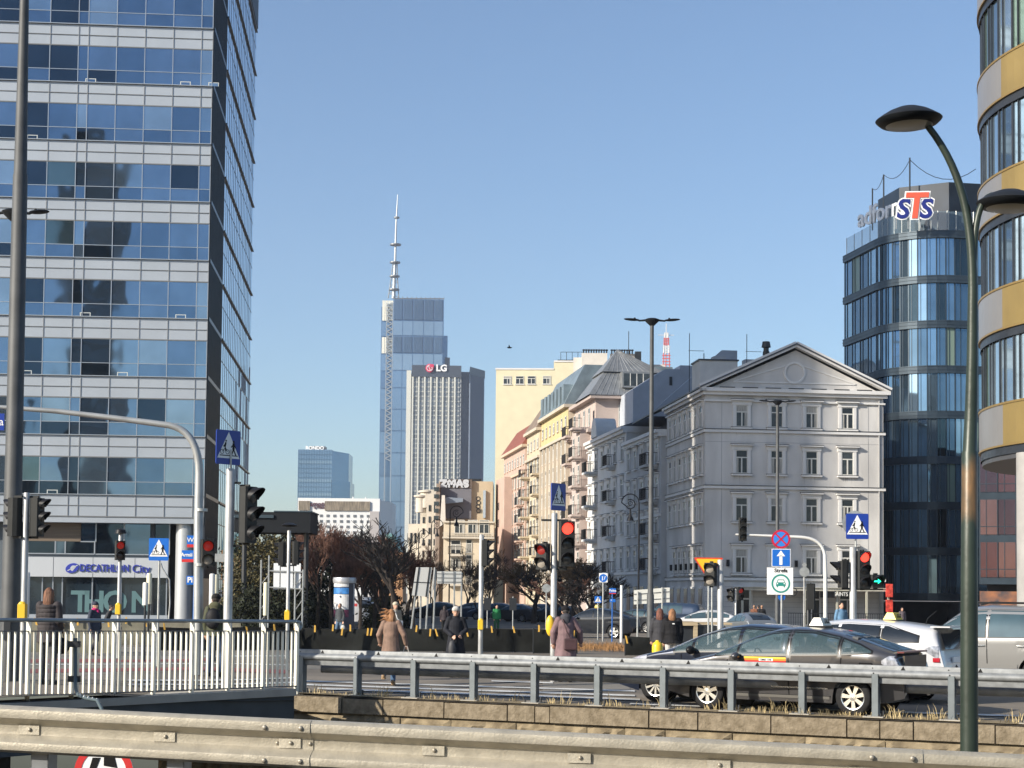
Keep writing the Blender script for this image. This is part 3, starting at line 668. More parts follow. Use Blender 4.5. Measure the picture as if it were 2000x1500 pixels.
def p_zone(t, X, Z):
    cx, cz, r = X(1525), Z(1053), (X(1543.5) - X(1506.5)) / 2
    b = MB(); b.disc((cx, cz), r, 0, .02, 36, 0); b.disc((cx, cz), r * .78, -.004, 0, 36, 1)
    for s in (-1, 1): b.bar((cx - r * .62, cz - s * r * .62), (cx + r * .62, cz + s * r * .62), r * .17, -.010 - .002 * s, -.0045, 0)
    b.obj('no_stopping_sign', [mat('sign_crimson', (.50, .012, .04), .4), mat('light_sign_blue', (.03, .20, .62), .4)], t)
    b = MB(); x0, x1, za, zb = X(1507), X(1544), Z(1107), Z(1072); b.box(x0, x1, 0, .02, za, zb, 1); w = .02; b.box(x0 + w, x1 - w, -.004, 0, za + w, zb - w, 0)
    b.bar((cx, za + .06), (cx, zb - .22), .10, -.008, -.004, 1); b.prism([(cx - .14, zb - .24), (cx + .14, zb - .24), (cx, zb - .05)], -.008, -.004, 1); b.obj('one_way_sign', [MT['blue'], MT['signwhite']], t)
    b = MB(); x0, x1, za, zb = X(1498), X(1549), Z(1161.5), Z(1108.5); b.box(x0, x1, 0, .02, za, zb, 0); rr_ = .36 * (x1 - x0); cz = za + (zb - za) * .41; b.ring((cx, cz), rr_ * .82, rr_, -.004, 0, 36, 1)
    k = rr_ / .30
    b.prism([(cx - .15 * k, cz - .08 * k), (cx + .15 * k, cz - .08 * k), (cx + .155 * k, cz + .02 * k), (cx + .12 * k, cz + .04 * k), (cx - .12 * k, cz + .04 * k), (cx - .155 * k, cz + .02 * k)], -.004, 0, 1)
    for s in (-1, 1): b.bar((cx + s * .12 * k, cz + .04 * k), (cx + s * .09 * k, cz + .12 * k), .02 * k, -.004, 0, 1); b.disc((cx + s * .11 * k, cz - .0 * k), .022 * k, -.007, -.004, 10, 0); b.box(cx + s * .11 * k - .02 * k, cx + s * .11 * k + .02 * k, -.004, 0, cz - .12 * k, cz - .08 * k, 1)
    b.bar((cx - .1 * k, cz + .12 * k), (cx + .1 * k, cz + .12 * k), .02 * k, -.004, 0, 1)
    o = b.obj('zone_sign', [MT['signwhite'], MT['green']], t); text('Strefa', .17, MT['signblack'], o, (cx, -.006, zb - .10), depth=.002, bold=.004, fit=.43)
    b = MB(); b.disc((X(1527), Z(1166)), .12, .04, .05, 16); b.obj('small_sign', MT['blue'], t)
simple('zone_sign_post', 'sign post with no stopping disc, one way arrow and white Strefa car zone panel', 1527, 55, [p_zone], 1045, .035)
def p_yield(t, X, Z):
    xs_ = (X(1355), X(1412)); zt, zb = Z(1089), Z(1133); cx = sum(xs_) / 2; w = (xs_[1] - xs_[0]) / 2
    def tri(k, y0, y1, m, b): c = (cx, zt - (zt - zb) * .36); P3 = [(cx, zb), (cx + w, zt - .02), (cx + w - .04, zt), (cx - w + .04, zt), (cx - w, zt - .02)]; b.prism([(c[0] + (p[0] - c[0]) * k, c[1] + (p[1] - c[1]) * k) for p in P3], y0, y1, m)
    b = MB(); tri(1, 0, .02, 0, b); tri(.84, -.004, 0, 1, b); b.obj('sign_panel', [mat('yield_red', (.62, .05, .02), .4), mat('yield_yellow', (.80, .46, .02), .4)], t)
simple('give_way_sign', 'yellow upside-down triangle give way sign with red edge on two thin poles', 1384, 52, [p_yield, lambda t, X, Z: spole(t, Z(1140), .03, X(1391))], 1095, .03)
def p_cluster(t, X, Z):
    b = MB(); c = (X(1178), Z(1129)); w = (X(1186) - X(1170)) / 2; b.box(c[0] - w * 1.05, c[0] + w * 1.05, 0, .02, c[1] - w * 1.05, c[1] + w * 1.2, 1); b.disc(c, w, -.004, 0, 24, 0); b.disc((c[0] - .04, c[1] + .06), .03, -.008, -.004, 8, 1); b.bar((c[0] - .04, c[1] + .04), (c[0] - .04, c[1] - .12), .04, -.008, -.004, 1); b.bar((c[0] + .1, c[1] + .1), (c[0] + .04, c[1] - .08), .03, -.008, -.004, 1); b.obj('shared_path_sign', [MT['blue'], MT['signwhite']], t)
simple('shared_path_sign_post', 'round blue shared path sign on a slim post before the shaded white house', 1178, 82, [p_cluster], 1120, .04, m=MT['polelight'])
simple('crossing_sign', 'small blue pedestrian crossing sign beside the round shared path sign', 1168, 86, [p_cross(1168, 1171, .34, False, False)], 1165, .03, 'crossing signs on their own poles')
def p_names(t, X, Z):
    b = MB(); b.box(X(1190), X(1203), 0, .02, Z(1158), Z(1149)); b.box(X(1190), X(1203), 0, .02, Z(1160), Z(1158.1), 1); o = b.obj('name_plate', [MT['blue'], MT['red']], t); text('Polna', .16, MT['signwhite'], o, (X(1196.5), -.004, Z(1153.5)), depth=.002, bold=.003)
    b = MB(); b.box(X(1191), X(1202), 0, .02, Z(1176), Z(1170)); o = b.obj('parking_plate', MT['blue'], t); text('P', .12, MT['signwhite'], o, (X(1194), -.004, Z(1173)), depth=.002)
simple('street_name_post', 'slim post with small red and blue street name plate left of the white street post', 1196, 82, [p_names], 1148, .03, m=mat('post_blue', (.02, .12, .42), .4))
simple('white_post', 'plain white post beside the small street name post', 1214, 80, [], 1143, .07, m=MT['white'], cat='post')
simple('slim_sign_post', 'slim post with rounded sign seen from behind before the pedimented building', 1571, 68, [lambda t, X, Z: (lambda b: (b.disc((0, Z(1117)), .2, -.02, 0, 20), b.disc((0, Z(1103)), .09, -.02, 0, 14), b.obj('sign_back', MT['galv'], t)))(MB())], 1099, .035, m=MT['polelight'])
simple('round_sign', 'round sign seen from behind before the bare bushes by the pink house', 1067, 78, [lambda t, X, Z: (lambda b: (b.disc((0, Z(1149)), .2, -.02, 0, 20), b.obj('sign_back', MT['galv'], t)))(MB())], 1142, .03, m=MT['polelight'])
for px, nm in ((1002, 'dark back of a small rectangular sign before the pale yellow block'), (952, 'dark back of a rectangular sign between the white pole and the pale block')):
    simple('small_sign', nm, px, 88, [p_rect(px - 7, 1168, px + 7, 1192, MT['darkgrey'])], 1165, .03)
def lattice(t, x0, x1, z0, z1, n, r=.02, name='frame', m=None):
    b = MB()
    for x in (x0, x1): b.cyl((x, .05, z0), (x, .05, z1), r, 6)
    for i in range(n): b.cyl((x0, .05, z0 + (z1 - z0) * i / n), (x1, .05, z0 + (z1 - z0) * (i + 1) / n), r * .6, 5)
    b.obj(name, m or MT['galv'], t)
def p_board1(t, X, Z):
    b = MB(); a = P(0, 0, 1); 
    pts = [(X(812), Z(1108)), (X(843), Z(1108)), (X(836), Z(1166)), (X(804), Z(1163))]; b.prism(pts[::-1], 0, .03); b.bar((X(806), Z(1137)), (X(840), Z(1138)), .03, .0, -.02, 1); b.bar((X(818), Z(1108)), (X(811), Z(1165)), .06, -.02, 0, 1); b.bar((X(839), Z(1108)), (X(832), Z(1166)), .06, -.02, 0, 1); b.bar((X(848), Z(1108)), (X(843), Z(1166)), .05, 0, .06, 0); b.obj('sign_back', [mat('bare_aluminium', (.55, .55, .53), .4, .3), MT['darkgrey']], t)
    b = MB()
    for x0, x1 in ((817, 800), (822, 821), (838, 831), (850, 846)): b.cyl((X(x0), .08, Z(1112)), (X(x1), .08, 0), .035, 6)
    b.obj('post', MT['galv'], t)
simple('sign_board', 'large leaning grey sign board seen from behind on four posts', 822, 66, [p_board1], None, group='sign boards seen from behind')
def p_board2(t, X, Z):
    b = MB(); b.box(X(853), X(901), 0, .03, Z(1140), Z(1116))
    for y_ in (1120, 1128, 1136): b.box(X(853), X(901), -.03, 0, Z(y_ + 1), Z(y_), 1)
    for x_ in (862, 885): b.box(X(x_), X(x_ + 2), -.04, -.03, Z(1140), Z(1116), 1)
    b.obj('sign_back', [mat('bare_aluminium', (.5, .5, .5), .4, .3), MT['darkgalv']], t)
    b = MB(); [b.cyl((X(x_), .06, 0), (X(x_), .06, Z(1118)), .035, 6) for x_ in (887, 901)]; b.obj('post', MT['galv'], t)
simple('sign_board', 'wide ribbed sign board seen from behind right of the leaning board', 877, 72, [p_board2], None, group='sign boards seen from behind')
def p_board3(t, X, Z):
    b = MB(); b.prism([(X(1238), Z(1181)), (X(1308), Z(1176)), (X(1308), Z(1147)), (X(1238), Z(1153))], 0, .03)
    b.bar((X(1238), Z(1161)), (X(1308), Z(1155)), .03, -.03, 0, 1); b.bar((X(1238), Z(1173)), (X(1308), Z(1168)), .03, -.03, 0, 1)
    b.obj('sign_back', [mat('white_board', (.62, .62, .58), .5), MT['darkgalv']], t)
    b = MB(); [b.cyl((X(x_), -.08, 0), (X(x_), -.08, Z(y_)), .04, 8) for x_, y_ in ((1245, 1155), (1293, 1147))]; b.obj('post', MT['galv'], t)
simple('sign_board', 'white direction board seen from behind, crossed by the tall grey street lamp', 1273, 78, [p_board3], None, group='sign boards seen from behind')
# scaffold with white board
def p_scaf(t, X, Z):
    b = MB()
    for x_, y_ in ((509, 1094), (524, 1085), (576, 1117), (591, 1112)): b.cyl((X(x_), 0, 0), (X(x_), 0, Z(y_)), .035, 6)
    b.cyl((X(524), 0, Z(1115)), (X(591), 0, Z(1117)), .03, 6); b.cyl((X(524), 0, Z(1147)), (X(591), 0, Z(1150)), .03, 6)
    for i in range(4): b.cyl((X(577), 0, Z(1215 - i * 24)), (X(591), 0, Z(1195 - i * 24)), .02, 5); b.cyl((X(509), 0, Z(1215 - i * 24)), (X(524), 0, Z(1195 - i * 24)), .02, 5)
    b.obj('frame', MT['galv'], t)
    b = MB()
    for x0, x1 in ((533, 545), (547, 561), (563, 571), (573, 586)): b.box(X(x0), X(x1), .05, .08, Z(1151), Z(1100))
    b.obj('board', mat('white_board2', (.66, .68, .70), .5), t)
simple('scaffold_board', 'white notice board on a light steel scaffold in front of the evergreens', 550, 70, [p_scaf], None, cat='billboard')
# dark bus-stop like canopy / billboard in front of trees
def p_can(t, X, Z):
    b = MB(); b.box(X(455), X(604), 0, 3.5, Z(1040), Z(1000)); b.box(X(532), X(606), -.05, 3.6, Z(1000), Z(997.5), 1); b.box(X(455), X(532), -.1, 3.6, Z(1012), Z(1006), 1); b.obj('panel', [mat('black_panel', (.010, .012, .015), .7), mat('teal_edge', (.025, .045, .06), .5)], t)
    b = MB(); [b.cyl((X(x_), 1, 0), (X(x_), 1, Z(1035)), .14, 8) for x_ in (470, 592)]; b.obj('post', MT['darkgrey'], t)
simple('billboard', 'broad black billboard back above the evergreens', 540, 92, [p_can], None, cat='billboard')
# bollards and delineator tubes
tube = mat('cream_tube', (.70, .66, .48), .5); tubed = mat('white_tube', (.66, .66, .62), .5)
for i, (px, y0, y1, Y, mm_, lb) in enumerate([(53, 1117, 1206, 50, tubed, 'white marker tube left of the long haired woman'), (284, 1137, 1182, 45, tubed, 'white marker tube, the shorter of the pair left of the blue crossing sign'),
        (291, 1119, 1180, 46, tube, 'cream marker tube, the taller of the pair left of the blue crossing sign'), (414, 1120, 1182, 44, tubed, 'white marker tube left of the man with the backpack'),
        (421, 1122, 1182, 46, tube, 'cream marker tube directly above the man with the backpack'), (519, 1137, 1202, 55, tube, 'cream marker tube beside the scaffold')]):
    x = P(px, 1160, Y).x; z0 = gz(x, Y); zt = P(px, y0, Y).z - z0; zb = P(px, y1, Y).z - z0
    t = thing('marker_tube', lb, 'post', (x, Y, z0), 0, 'upright marker tubes in the roadworks')
    b = MB(); b.lathe([(0, zt), (.06, zt - .01), (.075, zt - .04), (.075, zb), (0, zb)], 12); b.obj('sleeve', mm_, t, smooth=40)
    b = MB(); b.cyl((0, 0, 0), (0, 0, zb), .03, 8); b.obj('stem', MT['darkgrey'], t, smooth=50)
# ------------------------------------------------------------------ glass and wall materials
GL = [glass('tower_glass_a', (.17, .25, .35), .03, .30), glass('tower_glass_b', (.12, .19, .28), .03, .35), glass('tower_glass_c', (.23, .32, .41), .04, .25),
      glass('tower_glass_d', (.04, .065, .095), .03, .35), glass('tower_glass_e', (.12, .18, .20), .05, .2), glass('tower_glass_f', (.30, .38, .45), .08, .10)]
DG = [glass('dark_glass_a', (.22, .34, .46), .03, .15), glass('dark_glass_b', (.13, .21, .29), .03, .2), glass('dark_glass_c', (.38, .52, .62), .05, .1), glass('dark_glass_d', (.05, .08, .10), .04, .25)]
HW = [mat('house_window_glass', (.018, .022, .027), .05, .0, .4, 1.2, spec=.45), mat('house_window_glass_b', (.035, .042, .048), .05, .0, .4, 1.5, spec=.5)]
CURT = mat('curtain', (.35, .34, .31), .8, 0, .3, 4, stretch=(6, 1, .3))
alu = mat('mullion_aluminium', (.40, .43, .46), .35, .5)
panel = mat('grey_facade_panel', (.40, .435, .475), .4, .25, .05, .4)
darkp = mat('dark_facade_panel', (.03, .034, .042), .35, .3, .2, 1)

def capped(specs, name, mats, parent, cap=98):
    """specs: (area, function(builder)); the largest become parts of their own, what is left one stuff part"""
    specs = sorted(specs, key=lambda s: -s[0]); 
    for a, fn in specs[:cap]:
        b = MB(); fn(b); b.obj(name, mats, parent)
    if len(specs) > cap:
        b = MB()
        for a, fn in specs[cap:]: fn(b)
        o = b.obj(name, mats, parent); o['kind'] = 'stuff'

# ------------------------------------------------------------------ left glass tower
cor = P(396, 1100, 112); TA = R(4.4); tw = thing('office_tower', 'tall grey banded glass office tower filling the left edge with shop on the ground floor', 'office tower', (cor.x, 112, -.45), TA)
zb = P(390, 1013, 112).z + .45; FH = 3.94; rnd = random.Random(5)
NF = 15; TOP = zb + NF * FH
b = MB(); fp = [(0, 0), (0, 36), (-8, 37.5), (-38, 22), (-38, 0)]
b.slab(fp, zb, TOP); b.obj('core', panel, tw)
cols = [0, -.75]
x = -.75; seq = [1.87, 1.87, 1.87, 1.87, .65, 1.87, 1.87, 1.87, 1.87, .65, 1.87, 1.87, 1.87, 1.87]
for w in seq: x -= w; cols.append(x)
specs = []
for k in range(NF):
    z0 = zb + k * FH + 1.5; z1 = zb + (k + 1) * FH
    row = rnd.random()
    for i in range(len(cols) - 1):
        x1, x0 = cols[i], cols[i + 1]
        # pane tints stand in for reflections: darker to the left, sky to the right, some blinds
        c = rnd.choices(range(6), [4, 3, 2, .3, .3, 1.0] if i < 5 else [2, 2, 2, 3, .8, 1])[0]
        c2 = rnd.choice([c, c, 1, 3]) if i > 3 else rnd.choice([c, 0, 1])
        def fn(b, x0=x0, x1=x1, z0=z0, z1=z1, c=c, c2=c2, k=k):
            zm = z0 + .87; t = rnd.uniform(-.006, .006); 
            b.add([(x0, -.03 + t, zm), (x1, -.03 - t, zm), (x1, -.03 - t, z1), (x0, -.03 + t, z1)], [(0, 1, 2, 3)], c)
            b.add([(x0, -.03 - t, z0), (x1, -.03 + t, z0), (x1, -.03 + t, zm), (x0, -.03 - t, zm)], [(0, 1, 2, 3)], c2)
            b.box(x1 - .03, x1 + .02, -.075, -.031, z0, z1, 6); b.box(x0 + .02, x1 - .031, -.06, -.034, zm - .02, zm + .02, 6)
            if (hash((k, round(x0))) % 7) == 0: b.box(x0 + .5, x0 + 1.2, -.040, -.0365, z0 + .02, z0 + .28, 7); b.box(x0 + .56, x0 + 1.14, -.043, -.0405, z0 + .02, z0 + .23, c2)
        specs.append(((1 if z1 < 44 else .5) * (x1 - x0), fn))
capped(specs, 'window', GL + [alu, mat('pale_frame', (.5, .52, .5), .6)], tw)
b = MB()
for k in range(NF):
    z0 = zb + k * FH
    for dz in (0.02, .76, 1.46): b.box(-38, .0, -.05, -.001, z0 + dz, z0 + dz + (.035 if dz > .5 else .07), 0)
    for x in cols: b.box(x - .03, x + .02, -.04, -.001, z0, z0 + 1.5, 1)
    b.box(-38, .02, -.14, -.051, z0 + 1.48, z0 + 1.53, 2)
b.obj('band_trim', [mat('seam_grey', (.16, .165, .17), .5), mat('seam_light', (.30, .31, .32), .5, .3), alu], tw)
# side: dark finned part, then glass
b = MB(); 
for k in range(-1, NF):
    z0 = max(.3, zb + k * FH)
    for i in range(18): y = .1 + i * .5; b.box(.0, .10, y, y + .07, z0, z0 + FH)
    b.box(.0, .105, .2, 9, z0 + 1.45, z0 + 1.7)
b.box(-.3, .02, .2, 9.2, .3, TOP); b.obj('side_fins', darkp, tw)
specs = []
for k in range(-1, NF):
    z0 = zb + k * FH if k >= 0 else .3; z1 = zb + (k + 1) * FH
    for i in range(18):
        y0 = 9.3 + i * 1.49
        for (a, c_) in ((z0, z0 + (z1 - z0) * .42), (z0 + (z1 - z0) * .42, z1)):
            cc = rnd.choice([0, 0, 2, 2, 5, 1])
            def fn(b, y0=y0, a=a, c_=c_, cc=cc):
                t = rnd.uniform(-.004, .004)
                b.add([(.05 + t, y0, a), (.05 - t, y0 + 1.49, a), (.05 - t, y0 + 1.49, c_), (.05 + t, y0, c_)], [(0, 1, 2, 3)], cc)
                b.box(.052, .066, y0 - .03, y0 + .03, a, c_, 6); b.box(.055, .065, y0 + .03, y0 + 1.46, a - .03, a + .03, 6)
            specs.append((c_ - a, fn))
sg = [glass('side_glass_' + n, c, .03, .05) for n, c in zip('abcdef', [(.42, .56, .70), (.33, .45, .58), (.48, .60, .72), (.14, .2, .27), (.28, .4, .5), (.52, .62, .72)])]
capped(specs, 'side_window', sg + [darkp], tw, 90)
b = MB()
for k in range(0, NF): z0 = zb + k * FH; b.box(.06, .17, 9.2, 36.2, z0 + 1.5, z0 + 1.6)
b.obj('ledge', darkp, tw)
b = MB(); b.box(-.4, .12, 15.2, 36.2, 52.2, 66)
for i in range(30): b.box(.12, .2, 15.3, 36.2, 52.3 + i * .3, 52.45 + i * .3)
b.obj('roof_louvre', darkp, tw)
# ground floor
b = MB(); b.box(-38, -3.4, 1.2, 1.6, 0, zb - .02); b.box(-3.4, -.2, 4.0, 4.4, 0, zb - .02, 1); b.box(-3.6, -3.3, .9, 4.2, 0, zb - .02, 1); b.obj('recessed_wall', [mat('recess_grey', (.10, .12, .14), .6), MT['darkgrey']], tw)  # dark grey walls set back under the tower
b = MB(); b.slab([(-38, 0), (0, 0), (0, 36), (-8, 37.5), (-38, 22)], zb - .35, zb - .005); b.obj('soffit', panel, tw)
def tz(py): return P(250, py, 113).z + .45
def txx(px): return (P(px, 1100, 113).x - cor.x) / math.cos(TA)
b = MB(); b.box(txx(60), txx(333), .55, 1.15, tz(1128), tz(1090)); fas = b.obj('shop_fascia', mat('fascia_panel', (.52, .54, .56), .45, .15, .03, .5), tw)
b = MB()
for px in (115, 190, 270): b.box(txx(px) - .01, txx(px) + .01, .54, .549, tz(1128), tz(1090))
b.obj('fascia_joint', MT['darkgrey'], fas)
dbl = mat('shop_letter_blue', (.035, .05, .36), .4)
zt_ = (tz(1120) + tz(1102)) / 2
text('DECATHLON', .68, dbl, fas, ((txx(166) + txx(259)) / 2, .50, zt_), depth=.03, bold=.010, fit=txx(259) - txx(166), name='shop_lettering')
text('City', .74, dbl, fas, (txx(282), .50, zt_ - .02), depth=.03, bold=.004, fit=txx(299) - txx(265), name='shop_lettering')
b = MB()
cx = txx(151)
a_ = [(cx + .42 * math.cos(R(a)) * 1.0 + .10 * math.sin(R(a)), zt_ + .33 * math.sin(R(a))) for a in range(0, 360, 20)]
b.prism(a_, .48, .54, 0); a_ = [(cx + .10 + .22 * math.cos(R(a)), zt_ - .02 + .2 * math.sin(R(a))) for a in range(40, 280, 30)]; b.prism(a_, .475, .48, 1); b.bar((cx - .3, zt_ - .18), (cx + .36, zt_ + .2), .06, .470, .4748, 1)
b.obj('shop_emblem', [dbl, mat('fascia_panel', (.5,) * 3)], fas)
b = MB(); b.box(txx(60), txx(163), 1.05, 1.19, tz(1059), tz(1017)); b.obj('wood_panel', mat('brown_slats', (.16, .12, .085), .6, 0, .2, 2, stretch=(.2, 1, 12)), tw)
for px0, px1, y0, y1, c in [(163, 192, 1059, 1017, 1), (192, 246, 1083, 1015, 3), (246, 303, 1083, 1015, 1), (303, 333, 1083, 1015, 3), (60, 115, 1083, 1059, 3), (115, 134, 1083, 1059, 1), (134, 190, 1083, 1059, 3)]:
    b = MB(); b.box(txx(px0) + .04, txx(px1) - .04, 1.12, 1.185, tz(y0), tz(y1), 0); b.box(txx(px1) - .04, txx(px1) + .04, 1.05, 1.185, tz(y0), tz(y1), 1); b.box(txx(px0), txx(px1), 1.06, 1.118, tz(y0) - .04, tz(y0) + .03, 1); b.obj('shop_upper_window', [GL[c], alu], tw)
for px0, px1 in [(57, 93), (93, 113), (113, 131), (131, 188), (188, 243), (243, 300), (300, 330)]:
    b = MB(); b.box(txx(px0) + .04, txx(px1) - .04, 1.0, 1.1, tz(1201), tz(1128) - .03, 0); b.box(txx(px1) - .04, txx(px1) + .04, .9, 1.1, tz(1201), tz(1128) - .03, 1); b.obj('shop_window', [mat('shop_glass', (.03, .05, .07), .05, .5, .4, .5, spec=1), alu], tw)
b = MB(); b.box(txx(57), txx(333), .85, 1.3, .3, tz(1201)); b.obj('shop_sill', panel, tw)
lg = mat('window_letter_film', (.10, .19, .20), .5)
for ch, px in (('T', 165), ('H', 192), ('O', 232), ('N', 283)):
    text(ch, 1.95 if ch != 'O' else 2.0, lg, tw, (txx(px), .985, (tz(1200) + tz(1155)) / 2), depth=.008, bold=.05, name='window_lettering')
b = MB(); b.lathe([(.62, 0), (.62, zb - .3)], 28, c=(txx(364), .9, 0)); b.obj('column', mat('column_grey', (.46, .48, .50), .35, .3, .05, 1), tw, smooth=50)
b = MB(); b.box(txx(385), .0, 2.2, 2.6, 0, zb - .3); b.obj('side_glass', DG[1], tw)

# ------------------------------------------------------------------ unseen block added outside the frame, shaped to shade the pedimented house
ob = thing('off_frame_shade_block', 'unseen grey slab added off frame at left to shade the pedimented house', 'office block', (-90, 119.4 - .6235 * 90, 0), math.atan2(.53, .848))
b = MB(); b.box(-26, 0, -3.9, 3.9, 0, 86); b.obj('wall', panel, ob)

for nm_, lb_, (xa_, xb_, ya_, yb_, h_) in (('unseen_dark_slab', 'unseen narrow dark slab added behind the viewer to mirror in the glass tower', (-47.5, -40.5, -75, -60, 78)), ('unseen_brown_block', 'unseen wide brown block added behind the viewer to mirror in the lower glass floors', (-90, -56, -80, -62, 34))):  # unseen blocks added behind the camera for reflections in the tower glass
    o_ = thing(nm_, lb_, 'office block', ((xa_ + xb_) / 2, (ya_ + yb_) / 2, 0)); w_, d_ = (xb_ - xa_) / 2, (yb_ - ya_) / 2
    b = MB(); b.box(-w_, w_, -d_, d_, 0, h_); b.obj('wall', mat('dark_brown_wall', (.05, .04, .035), .8), o_)
    b = MB(); [b.box(-w_ + .5, w_ - .5, d_, d_ + .1, 3 + k * 3.6, 4.8 + k * 3.6) for k in range(int(h_ / 3.6) - 1)]; b.obj('window_band', DG[3], o_); o_.children[-1]['kind'] = 'stuff'
# ------------------------------------------------------------------ windows for plastered houses
_wm = {}
def wmesh(w, h, style, alt=0):
    k = (round(w, 2), round(h, 2), style, alt)
    if k in _wm: return _wm[k]
    b = MB()
    if style != 'plain':      # moulded surround: 2 trim, 0 glass, 1 frame, 3 dark flashing
        e = .22 if style == 'gable' else .12
        b.box(-w / 2 - e, -w / 2, -.10, 0, -.0, h, 2); b.box(w / 2, w / 2 + e, -.10, 0, 0, h, 2)
        b.box(-w / 2 - e - .08, w / 2 + e + .08, -.13, 0, h, h + .32, 2); b.box(-w / 2 - e - .20, w / 2 + e + .20, -.34, 0, h + .32, h + .42, 2); b.box(-w / 2 - e - .22, w / 2 + e + .22, -.36, 0, h + .42, h + .46, 3)
        b.box(-w / 2 - e - .12, w / 2 + e + .12, -.22, 0, -.14, -.0, 2); b.box(-w / 2 - e - .14, w / 2 + e + .14, -.24, -.0, -.0, .03, 3)
    else:
        b.box(-w / 2 - .1, w / 2 + .1, -.14, 0, -.08, 0, 2)
    f = .07; y = -.03
    b.box(-w / 2, w / 2, y, 0, .03, h, 0)
    yo = y - .04
    for x0, x1, z0, z1 in ((-w / 2, -w / 2 + f, .03, h), (w / 2 - f, w / 2, .03, h), (-w / 2 + f, w / 2 - f, .03, .03 + f), (-w / 2 + f, w / 2 - f, h - f, h), (-w / 2 + f, w / 2 - f, h * .66, h * .66 + .09), (-.05, .05, .1, h * .66)):
        b.box(x0, x1, yo, y - .001, z0, z1, 1)
    if alt in (0, 2): b.box(-w / 2 + f, -w / 2 + f + w * (.16 if alt else .24), y - .012, y - .002, .1, h * .66, 4)
    if alt in (0, 3): b.box(w / 2 - f - w * .2, w / 2 - f, y - .012, y - .002, .1, h * .66, 4)
    if alt == 3: b.box(-w / 2 + f, w / 2 - f, y - .014, y - .002, h * .7, h - f, 4)
    if alt == 4: b.box(-w / 2 + f, -.05, y - .012, y - .002, h * .3, h * .66, 4); b.box(.05, w / 2 - f, y - .012, y - .002, h * .3, h * .66, 4)
    _wm[k] = b; return b
_wo = {}
def window(parent, w, h, style, trim, loc, rz, name='window', alt=0):
    alt = int(alt * 7 + loc[0] * 13 + loc[2] * 5) % 5; key = (w, h, style, trim.name, alt)
    if key not in _wo: _wo[key] = wmesh(w, h, style, alt).mesh(name, [HW[alt % 2], mat('window_frame_white', (.60, .59, .55), .5), trim, mat('lead_flashing', (.05, .052, .056), .6), CURT])
    return put(_wo[key], name, parent, loc, rz)
_bal = {}
def balcony(parent, w, d, loc, rz, slabm, solid=False, name='balcony', h=1.0):
    key = (w, d, slabm.name, solid, h)
    if key not in _bal:
        b = MB(); b.box(-w / 2, w / 2, -d, 0, -.22, 0, 0); b.box(-w / 2 + .15, w / 2 - .15, -d * .7, 0, -.42, -.22, 0)
        if solid: b.box(-w / 2, w / 2, -d, -d + .12, 0, h * .85, 0); b.box(-w / 2, -w / 2 + .12, -d + .12, 0, 0, h * .85, 0); b.box(w / 2 - .12, w / 2, -d + .12, 0, 0, h * .85, 0); b.box(-w / 2 - .05, w / 2 + .05, -d - .05, -d + .17, h * .85, h * .93, 0)
        else:
            for s in (-1, 1): b.cyl((s * w / 2, 0, h), (s * w / 2, -d, h), .03, 5, 1)
            b.cyl((-w / 2, -d, h), (w / 2, -d, h), .035, 5, 1); b.cyl((-w / 2, -d, .12), (w / 2, -d, .12), .025, 5, 1)
            n = int(w / .16)
            for i in range(n + 1): b.cyl((-w / 2 + w * i / n, -d, 0), (-w / 2 + w * i / n, -d, h), .016, 4, 1)
            n = int(d / .2)
            for s in (-1, 1):
                for i in range(n): b.cyl((s * w / 2, -d * i / n, 0), (s * w / 2, -d * i / n, h), .016, 4, 1)
        _bal[key] = b.mesh(name, [slabm, MT['black']])
    return put(_bal[key], name, parent, loc, rz)

# ------------------------------------------------------------------ pedimented grey house
def plaster(name, c, n=.07): return mat(name, c, .85, 0, n, .7, .10, 12, detail=8)
wgrey = mat('pale_grey_plaster', (.55, .535, .515), .85, 0, .17, .5, .12, 12, detail=9, stretch=(1, 1, .35)); trimw = mat('pale_trim', (.66, .65, .635), .7, 0, .05, 1)
roofd = mat('dark_roof_metal', (.07, .075, .085), .5, .3, .2, 1)
gc = P(1377, 1000, 129); GB = -.5; GA = R(6.2)
gh = thing('pedimented_house', 'pale grey four storey house with a triangular pediment, circle ornament and white framed windows', 'house', (gc.x, 129, GB), GA)
GWd = 14.05; HE = P(1377, 762, 129).z - GB; HA = P(1555, 672, 129).z - GB; GL_ = 14.8
b = MB(); b.slab([(0, 0), (GWd, 0), (GWd, GL_ + 14), (3, GL_ + 14), (0, GL_)], 0, HE); 
b.prism([(0, HE), (GWd, HE), (GWd / 2 + .1, HA - .35)], .12, .6); b.obj('wall', wgrey, gh)
b = MB(); b.prism([(-.5, HE + .15), (GWd / 2, HA - .0), (GWd + .5, HE + .15), (GWd + .5, HE + .27), (GWd / 2, HA + .12), (-.5, HE + .27)][::-1], -.55, GL_ + 14); b.obj('roof', roofd, gh)
b = MB(); b.box(-.45, GWd + .45, -.5, -.002, HE - .1, HE + .18); b.box(-.25, GWd + .25, -.3, -.003, HE - .35, HE - .1); b.box(-.12, GWd + .12, -.16, -.004, HE - .85, HE - .72); b.box(-.45, -.002, -.5, GL_, HE - .1, HE + .1); b.box(-.25, -.002, 0, GL_, HE - .35, HE - .1)
mid = GWd / 2
for s in (-1, 1):
    a = (mid + s * (mid + .5), HE + .24); t = (mid, HA + .06)
    b.bar(a, t, .42, -.48, .12); 
    a = (mid + s * (mid - 2.2), HE + .75); t = (mid, HA - 1.35); b.bar(a, t, .09, .06, .12)
b.bar((2.2, HE + .72), (GWd - 2.2, HE + .72), .09, .055, .119)
b.ring((mid, HE + (HA - HE) * .42), .70, .86, .02, .12, 36)
b.obj('cornice', trimw, gh)
b = MB(); rr = random.Random(4)
